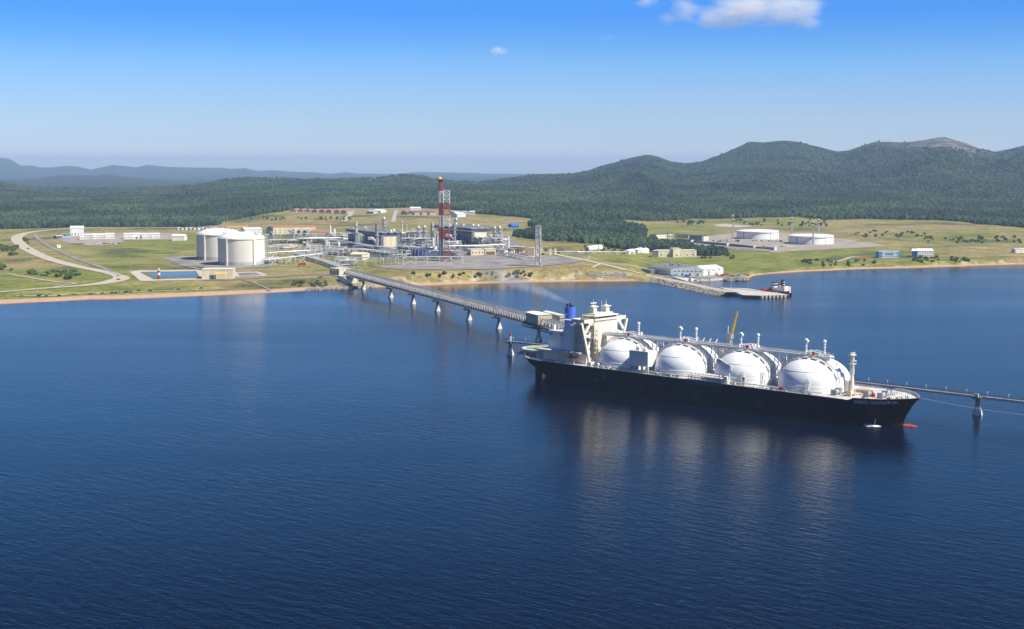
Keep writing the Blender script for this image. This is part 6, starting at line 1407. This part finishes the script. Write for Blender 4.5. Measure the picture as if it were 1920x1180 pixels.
tag(rocks('shore_rocks', lambda: (lambda p: (p[0]+random.uniform(-3,3),p[1]+random.uniform(-6,6),random.uniform(-.6,2)))(at(random.uniform(1354,1400),526.5,0)), 160, .8, 1.7), kind='stuff')
tag(rocks('landing_rocks', lambda: (lambda p: (p[0]+random.uniform(-3,3),p[1]+random.uniform(-2,24),random.uniform(-.4,1.8)))(at(random.uniform(575,700),544.5-random.uniform(575,700)*0+0.0,0) if False else (lambda px: at(px, float(np.interp(px,[560,605,667,720],[546,544,541.5,540]))-.3,0))(random.uniform(572,702))), 380, .7, 1.5, mat=M('pale_rock', (0.42,0.40,0.36), 0.9, 0.2, 0.4, bump=0.4)), kind='stuff')
tag(rocks('bluff_rocks', lambda: (lambda p: (p[0],p[1],p[2]+.3))(G(random.uniform(1104,1176),random.uniform(516,522))), 220, .8, 1.6, mat=M('pale_rock', (0.42,0.40,0.36), 0.9, 0.2, 0.4, bump=0.4)), kind='stuff')

def oil_tank(xl, xr, yb, hpx, label):
    p = G((xl+xr)/2, yb); R_ = (xr-xl)/2*p[1]/FPX*1.012; h = hpx*p[1]/FPX; t = thing('oil_tank', label, 'storage tank', (p[0],p[1]+R_,p[2]), 0, 'two white oil tanks')
    MB().lathe([(R_,-3),(R_,h)],72,cap_top=False).build('wall', domewhite, t, smooth=True)
    MB().lathe([(R_+.05,h-2.0),(R_+1.1,h-1.9),(R_+1.1,h-1.7),(R_+.05,h-1.6)],72,cap_top=False).build('wind_girder', lgrey, t)
    MB().lathe([(R_+.4,h)]+[(R_*math.cos(a), h+.1+2.4*math.sin(a)) for a in np.linspace(.05,1.55,8)],56).build('roof', white, t, smooth=True)
    a = R(-142); s_ = MB()
    for k in range(14):
        a0, a1 = R(-128+2.2*k), R(-128+2.2*(k+1)); s_.beam(((R_+1)*math.cos(a0),(R_+1)*math.sin(a0),h*k/14),((R_+1)*math.cos(a1),(R_+1)*math.sin(a1),h*(k+1)/14),.9,.5)
    s_.build('spiral_stair', grey, t); a = R(-141); MB().beam(((R_+.6)*math.cos(a),(R_+.6)*math.sin(a),-1),((R_+.6)*math.cos(a),(R_+.6)*math.sin(a),h),1.1).build('down_pipe', grey, t)
    a = R(-63); MB().beam(((R_+.3)*math.cos(a),(R_+.3)*math.sin(a),-1),((R_+.3)*math.cos(a),(R_+.3)*math.sin(a),h),.5).build('down_pipe', lgrey, t)
oil_tank(1388.5,1466.5,449.5,14.5,'left of two broad white oil tanks on the brown yard')
oil_tank(1487.5,1571,459.5,15.5,'right of two broad white oil tanks on the brown yard')
def mast(px, yb, yt, label, thick=1.9):
    p = G(px, yb); h = (yb-yt)*p[1]/FPX; t = thing('lighting_mast', label, 'mast', p, 0, 'tall banded masts by the oil tanks'); b_ = h*.72
    MB().lattice((0,0),thick*1.3,thick,-1,b_,9,.4,.3).cyl((0,0,0),(0,0,b_),.45,8).build('shaft', lgrey, t)
    for k in range(4): MB().lattice((0,0),thick,thick,b_+(h-b_)*k/4,b_+(h-b_)*(k+1)/4,2,.5,.4).cyl((0,0,b_+(h-b_)*k/4),(0,0,b_+(h-b_)*(k+1)/4),.6,8).build('mast_band', (white if k % 2 else M('mast_red', (0.22,0.08,0.06), 0.6, 0.15, 0.4)), t)
    MB().box(-1.8,1.8,-.6,.6,h-.4,h+.6).build('lamp_rack', lgrey, t)
mast(1374,449,403.5,'tall banded mast left of the left white oil tank'); mast(1484,449.5,407.5,'tall banded mast between the two white oil tanks'); mast(1524.5,460,414.5,'tall banded mast in front of the right white oil tank'); mast(1534.5,447,411,'tall grey banded mast behind the right white oil tank',2.6)
for k, (a, b) in enumerate([((1266,452.2),(1294,455.5)),((1296,455.7),(1361,462.2)),((1363,462.4),(1411,466.6)),((1413.5,466.8),(1450,469.8))]):
    loc, rz, w = frame(a, b); t = thing('bund_wall',('shortest piece of the long dark wall below the oil tanks, at its far left','longest piece of the long dark wall below the oil tanks','third piece from the left of the long dark wall below the oil tanks','right end piece of the long dark wall below the oil tanks')[k],'wall',loc,rz,'long dark wall below the oil tanks'); MB().add([(0,0,-2),(w,0,-2),(w,5,4.4),(0,5,4.4),(0,8,-2),(w,8,-2),(0,6,4.4),(w,6,4.4)],[(0,1,2,3),(3,2,7,6),(6,7,5,4),(1,5,7,2),(4,0,3,6),(4,5,1,0)]).build('bank', M('wall_shade_navy', (0.07,0.085,0.12), 0.7, 0.2, 0.1), t); MB().box(w-1.5,w+1.2,1,7,-1.5,4.8).build('end_pier', pierm, t)  # shaded face of the bank put into its dark navy colour
for a, b, d_, h_, m_, lab in (((1230,447.5),(1250,447),14,7,ivory,'low white and dark depot at the left of the depot row'),((1252,447),(1262,446.8),12,8.5,ivory,'small cream depot second from the left of the depot row'),((1264,446.5),(1291,447.2),12,6,lgrey,'long low grey depot in the middle of the depot row'),((1292,451.5),(1316,452.5),14,9,slate,'shaded blue grey depot hall at the right of the depot row'),((1317,452.3),(1329,451.5),14,8,ivory,'cream end of the depot row next to the pump yard')): building('depot',lab,'building',a,b,d_,h_,m_,dgrey,'flat',2,(4,(2.5,),1.8,1.6) if h_ < 8.6 else None,(),'depot row left of the oil tanks')  # right hall in slate: the shade of that side put into its colour
t = building('site_office','blue and white two storey building beside the right hand shore','building',(1648,484),(1687.5,483.5),16,9,white,lgrey,'flat',2,(8,(1.6,5.6),2.2,1.8),winm=blue)
loc, rz, w = frame((1648,484),(1687.5,483.5)); bl2 = M('panel_blue', (0.08,0.30,0.55), 0.5, 0.1, 0.3); MB().box(-.35,4.5,-.3,16.2,-1,9.2).build('end_panel', bl2, t); MB().box(w-3.2,w+.35,-.3,16.2,-1,9.2).build('end_panel', bl2, t); MB().box(w*.30,w*.68,-.18,-.1,4.4,7.4).build('blue_band', bl2, t)
t = building('site_hall','white hall with a blue left end wall at the right hand shore','building',(1720,482),(1750,481.5),20,9,white,white,'gable',3,(7,(1.8,5.2),1.5,1.2))
loc, rz, w = frame((1709,482),(1719.6,482)); q = thing('hall_wing','blue end wing of the white hall at the right hand shore','building',loc,rz); MB().box(0,w,.5,19,-1,8.8).build('wall', bl2, q); MB().gable(0,w,.5,19,8.8,8.82,11.8,over=.3).build('roof', white, q)
building('shore_hut','pale hut at the far right edge above the shore','hut',(1904,474.5),(1925,474),10,5,ivory,lgrey,'gable',1.5,(3,(1.5,),1.2,1.2))
for px, yb, yt, lab in ((1706,482.5,461,'dark pole between the blue building and the white hall'),(1757,482,463,'thin pole right of the white hall on the right shore'),(1736,466,452,'thin pole on the field above the white hall'),(245,508,490,'thin pole at the left corner of the pond'),(1058,476,462,'thin pole left of the horizontal tank'),(560,519,506,'thin pole in the grass below the red truck')):
    p = G(px, yb); h_ = (yb-yt)*p[1]/FPX; t = thing('utility_pole', lab, 'pole', p, 0); MB().cyl((0,0,-1),(0,0,h_),.3,8,.2).build('shaft', dgrey if px == 1706 else steel, t); MB().box(-1.2,1.2,-.2,.2,h_-.6,h_).build('crossarm', steel, t)

# ------------------------------------------------------------ vehicles
def make_car(kind, paint):
    t = thing('parked_car', 'x x x x', 'car', (0,0,0)); L_, w, h = (4.5,1.85,1.5) if kind == 'car' else ((4.9,1.95,1.95) if kind == 'van' else (10.5,2.5,3.4)); 
    b = MB(); hb_ = h*.55
    if kind == 'truck': b.box(-5.2,-2.9,-1.2,1.2,.5,2.7); b.box(-2.7,5.2,-1.25,1.25,.9,3.4)
    else: b.add([(-L_/2,-w/2,.35),(L_/2,-w/2,.35),(L_/2,w/2,.35),(-L_/2,w/2,.35),(-L_/2+.05,-w/2,hb_*.92),(L_/2-.05,-w/2,hb_),(L_/2-.05,w/2,hb_),(-L_/2+.05,w/2,hb_*.92)],[(3,2,1,0),(4,5,6,7),(0,1,5,4),(1,2,6,5),(2,3,7,6),(3,0,4,7)])
    b.build('body', paint, t)
    if kind != 'truck':
        x0, x1 = -L_*.22, L_*.44; c = MB(); c.add([(x0-.35,-w/2+.06,hb_*.93),(x1+.1,-w/2+.06,hb_),(x1+.1,w/2-.06,hb_),(x0-.35,w/2-.06,hb_*.93),(x0+.35,-w/2+.22,h-.08),(x1-.3,-w/2+.22,h-.08),(x1-.3,w/2-.22,h-.08),(x0+.35,w/2-.22,h-.08)],[(4,5,6,7),(0,1,5,4),(1,2,6,5),(2,3,7,6),(3,0,4,7)]); c.build('windows', glass, t)
        MB().box(x0+.4,x1-.35,-w/2+.24,w/2-.24,h-.08,h).build('roof', paint, t)
    else: MB().box(-5.25,-5.18,-1.1,1.1,1.7,2.5).build('windscreen', glass, t)
    for x_ in ((-L_*.32,L_*.32) if kind != 'truck' else (-4.0,2.2,3.8)):
        for y_ in (-w/2+.1,w/2-.1): MB().cyl((x_,y_-.12,.36),(x_,y_+.12,.36),.36,12).build('wheel', rubber, t)
    return t
car_dark, car_white, car_silver = make_car('car', M('car_black', (0.02,0.022,0.026), .3, .1, 1.0)), make_car('car', M('car_white', (.75,.75,.74), .3, .05, 1.0)), make_car('car', M('car_silver', (.42,.43,.44), .3, .05, 1.0))
van_dark = make_car('van', M('van_green', (0.05,0.065,0.06), .35, .1, 1.0)); truck = make_car('truck', red)
used = set()
def put_car(src, px, py, rz, label, group=None):
    p = G(px, py)
    if src.name in used: c = copy_thing(src, (p[0],p[1],p[2]+.55), rz, label, group)
    else:
        used.add(src.name); c = src; c.location = (p[0],p[1],p[2]+.55); c.rotation_euler = (0,0,rz); c['label'] = label
        if group: c['group'] = group
    return c
CARS = [(van_dark,110,557.5,.1,'dark green van parked near the water on the sand track'),(car_white,14,557,.3,'white car parked at the far left end of the beach'),(car_silver,40,556.5,.2,'silver car second from the left end of the beach'),(car_dark,73,556.8,.9,'dark car left of the dark green van on the beach'),(car_dark,86,557.8,.2,'dark car just left of the dark green van, nearer the water'),(car_silver,133,554.5,.1,'silver car right of the dark green van on the beach'),(car_dark,138.5,554.3,.2,'dark car touching the silver car right of the van'),(car_dark,169,553.4,.1,'dark car at the left end of the long line of parked cars'),(car_silver,176,553,.1,'silver car second in the long line of parked cars'),(car_white,184,552.8,.3,'white car third in the long line of parked cars'),(car_dark,191,552.4,.1,'dark car fourth in the long line of parked cars'),(car_white,199,552,.1,'white car fifth in the long line of parked cars'),(car_dark,209.5,551,1.2,'dark car parked crosswise in the long line of cars'),(car_dark,216,551,.1,'dark car right of the crosswise one in the long line'),(car_silver,222.5,550.8,.1,'silver car at the right end of the long line of parked cars'),(car_dark,236,549.4,.3,'lone dark car first right of the long line of cars'),(car_silver,245,549.2,.1,'lone silver car right of the long line of cars'),(car_dark,259.5,548,.2,'lone dark car on the beach grass below the beacon side'),(car_dark,281,547.6,.2,'lone dark car on the beach grass left of the beacon'),(car_white,328,545.2,.1,'white car of the pair on the beach below the pond'),(car_dark,334,545,.1,'dark car of the pair on the beach below the pond'),(car_dark,377,543,.3,'dark car on the beach below the cream pond building'),(car_dark,221.5,526,.5,'dark car at the hairpin bend of the pale road'),(car_silver,220.5,519,.5,'silver car at the hairpin bend of the pale road'),(car_dark,52.5,467.8,.9,'dark car on the long curve of the pale road')]
for a in CARS: put_car(*a, 'cars on the beach and road')
put_car(truck,566.5,499.3,.02,'red truck parked in the grass beside the pipe way'); c = put_car(car_dark,1303,533.8,-.6,'dark car driving along the rubble causeway'); c.location.z = 4.1
put_car(van_dark,600,522.5,.3,'dark blue grey van on the shore road near the trestle landing')

# ------------------------------------------------------------ people at the beach
def person(name, label, pose, top, group=None):
    st = .26 if pose == 'walk' else .06
    pts = [((0,0,.95),.15),((0,0,1.1),.13),((0,0,1.32),.165),((0,0,1.50),.06),((0,-.01,1.62),.095),((0,0,1.72),.085),
      ((.1,0,.88),.105),((.11,-st,.48),.065),((.11,-st*.8,.08),.045),((.11,-st*.8-.14,.03),.04),((-.1,0,.88),.105),((-.11,st*.3,.48),.065),((-.11,st,.08),.045),((-.11,st-.14,.03),.04),
      ((.2,0,1.42),.06),((.27,.03,1.14),.045),((.29,-.06,.90),.032),((.29,-.09,.80),.03),((-.2,0,1.42),.06),((-.27,.03,1.14),.045),((-.29,-.06,.90),.032),((-.29,-.09,.80),.03)]
    if pose == 'wave': pts[19] = ((-.36,0,1.6),.045); pts[20] = ((-.38,-.05,1.85),.032); pts[21] = ((-.38,-.06,1.96),.03)
    ed = [(0,1),(1,2),(2,3),(3,4),(4,5),(0,6),(6,7),(7,8),(8,9),(0,10),(10,11),(11,12),(12,13),(2,14),(14,15),(15,16),(16,17),(2,18),(18,19),(19,20),(20,21)]
    me = bpy.data.meshes.new(name); me.from_pydata([p[0] for p in pts], ed, []); o = bpy.data.objects.new(name, me); COL.objects.link(o)
    md = o.modifiers.new('skin','SKIN')
    for v, p in zip(me.skin_vertices[0].data, pts): v.radius = (p[1],p[1]*.85)
    me.skin_vertices[0].data[0].use_root = True
    sb = o.modifiers.new('sub','SUBSURF'); sb.levels = 1; sb.render_levels = 1
    dg = bpy.context.evaluated_depsgraph_get(); m2 = bpy.data.meshes.new_from_object(o.evaluated_get(dg)); o.modifiers.clear(); o.data = m2; m2.materials.clear(); m2.materials.append(skin)
    h_ = MB().lathe([(.1,1.6),(.112,1.66),(.1,1.73),(.04,1.77)],10,c=(0,.012,0)); h_.build('hair', black, o)
    s_ = MB(); s_.lathe([(.185,.80),(.19,.95),(.165,1.08)],12,cap_top=False); s_.build('shorts', dgrey, o)
    if top is not None: MB().lathe([(.17,1.06),(.18,1.2),(.205,1.34),(.15,1.46)],12,cap_top=False).build('shirt', top, o)
    return tag(o, label, 'person', group)
pw = person('person','x x x x','stand',None); pk = person('person','x x x x','walk',white); pv_ = person('person','x x x x','wave',navy)
PEO = [(pw,[184,190,197,199,206,213,223,229,240],'bather with dark shorts standing in the shallows off the line of parked cars'),(pk,[71,99,112],'person in a white shirt walking on the wet sand near the left end'),(pv_,[208,226,238],'person in a navy shirt raising an arm in the shallows off the parked cars')]
for src, xs_, lab in PEO:
    for k, px in enumerate(xs_):
        yb = float(np.interp(px,[0,169,240,360],[571.5,563,562,557]))+(1.2+1.6*random.random() if src is not pk else -1.2)
        p = at(px, yb, -.35) if src is not pk else G(px, yb)
        if k == 0: c = src; c.location = p
        else: c = copy_thing(src, p)
        c.rotation_euler = (0,0,random.uniform(0,6.28)); c['label'] = lab; c['group'] = 'people at the left beach'
for k, (px, py) in enumerate([(228,556),(240,556.5),(260,556),(287,556.5),(212,556.5),(500,549.2),(465,551.2)]):
    c = copy_thing(pk, G(px, py), random.uniform(0,6), ('person in a white shirt standing on the dry sand below the parked cars' if k < 5 else 'person in a white shirt at the water edge below the concrete tanks'), 'people at the left beach')

# ------------------------------------------------------------ shrubs and single trees one can tell apart
shrub_leaf = leaf_mat('shrub_leaves', (0.075,0.115,0.030), (0.21,0.265,0.075))
def make_tree(name, label, r, h, n, seed, low=.1):
    rr = random.Random(seed); t = thing(name, label, 'tree' if name == 'tree' else 'shrub', (0,0,0)); tr = MB(); tr.cyl((0,0,-.6),(0,0,h*.55),.06*h*.5,8,.03*h*.5)
    for k in range(5):
        a = k*1.26+rr.random(); tr.cyl((0,0,h*(.15+.08*k)),(r*.6*math.cos(a),r*.6*math.sin(a),h*(.45+.08*k)),.02*h,6,.01*h)
    tr.build('trunk', M('bark', (.10,.075,.05), .9, .2, 1.0), t); cr_ = MB(); lob = [(rr.uniform(-.5,.5)*r, rr.uniform(-.5,.5)*r, h*rr.uniform(low+.25,.78), r*rr.uniform(.35,.62)) for _ in range(9)]
    for k in range(n):
        lx, ly, lz, lr = rr.choice(lob); v = Vector((rr.gauss(0,1),rr.gauss(0,1),rr.gauss(0,1))).normalized()*lr*rr.uniform(.55,1.08); c = Vector((lx,ly,max(h*low,lz+v.z*.9)))+Vector((v.x,v.y,0)); s = .16*r*rr.uniform(.6,1.4)
        u = Vector((rr.gauss(0,1),rr.gauss(0,1),rr.gauss(0,1))).normalized(); w = u.orthogonal().normalized(); z = u.cross(w); cr_.add([c+w*s, c+z*s, c-w*s, c-z*s],[(0,1,2,3)])
    cr_.build('crown', shrub_leaf, t); return t
def scatter(src_list, spots, label, group, smin=.6, smax=1.2):
    for k, (px, py) in enumerate(spots):
        src = src_list[k % len(src_list)]; p = G(px, py); s = random.uniform(smin, smax)
        if src.name in used: c = copy_thing(src, p, random.uniform(0,6.28), label, group, (s,s,s*random.uniform(.85,1.1)))
        else: used.add(src.name); c = src; c.location = p; c.scale = (s,s,s); c['label'] = label; c['group'] = group
def blob(x0, x1, y0, y1, n): return [(random.uniform(x0,x1), random.uniform(y0,y1)) for _ in range(n)]
SH = [make_tree('shrub','x',3.0,3.6,420,s_) for s_ in (1,2,3)]; TR = [make_tree('tree','x',4.0,8.5,520,s_,.2) for s_ in (4,5)]
scatter(TR, blob(0,34,466,474,16), 'dark bushy tree of the clump at the left edge above the pale road', 'trees at the left edge')
scatter(SH, blob(78,152,508,519,46), 'low green shrub in the thicket inside the road bend', 'shrubs inside the road bend',.6,1.1)
scatter(SH, [(62,515),(66,516),(58,514),(20,508),(2,507),(0,500),(6,503),(124,524),(130,524.5),(108,520),(22,480),(30,478)], 'single dark shrub in the rough grass left of the road bend', 'single shrubs left of the road bend',1.0,1.7)
scatter(SH, blob(45,54,447,458,10), 'small shrub on the verge of the pale road curve', 'shrubs on the road verge',.6,1.0)
scatter(SH, blob(1600,1735,434,446,30)+blob(1735,1920,446,457,44), 'shrub in the hedge line crossing the right hand field', 'hedge line of the right field',.6,1.25)
scatter(SH, blob(1500,1640,489,500,20)+blob(1712,1820,484,493,28)+[(1505,492),(1509,492),(1512,493)], 'shrub on the right hand shore bank near the blue and white building', 'shrubs on the right shore bank',.6,1.2)
scatter(SH, blob(545,618,530,540,30), 'low shrub in the green patch left of the trestle landing', 'shrubs left of the landing',.5,1.0)
scatter(SH, blob(1010,1060,470,480,8)+blob(1075,1180,462,474,12)+blob(1310,1385,476,486,14), 'shrub in the grass in front of the grove', 'shrubs before the grove',.6,1.3)
scatter(TR, blob(1500,1550,414,430,16)+blob(1270,1320,418,424,10)+blob(1380,1480,416,427,14), 'small tree scattered over the field beyond the oil tanks', 'trees beyond the oil tanks',.6,1.1)
scatter(TR, blob(470,660,410,415,34), 'small tree in the broken line behind the long cream building', 'tree line behind the cream building',.5,.9)
scatter(SH, blob(760,1000,512,522,30), 'shrub growing on the bluff above the central beach', 'shrubs on the bluff',.6,1.1)
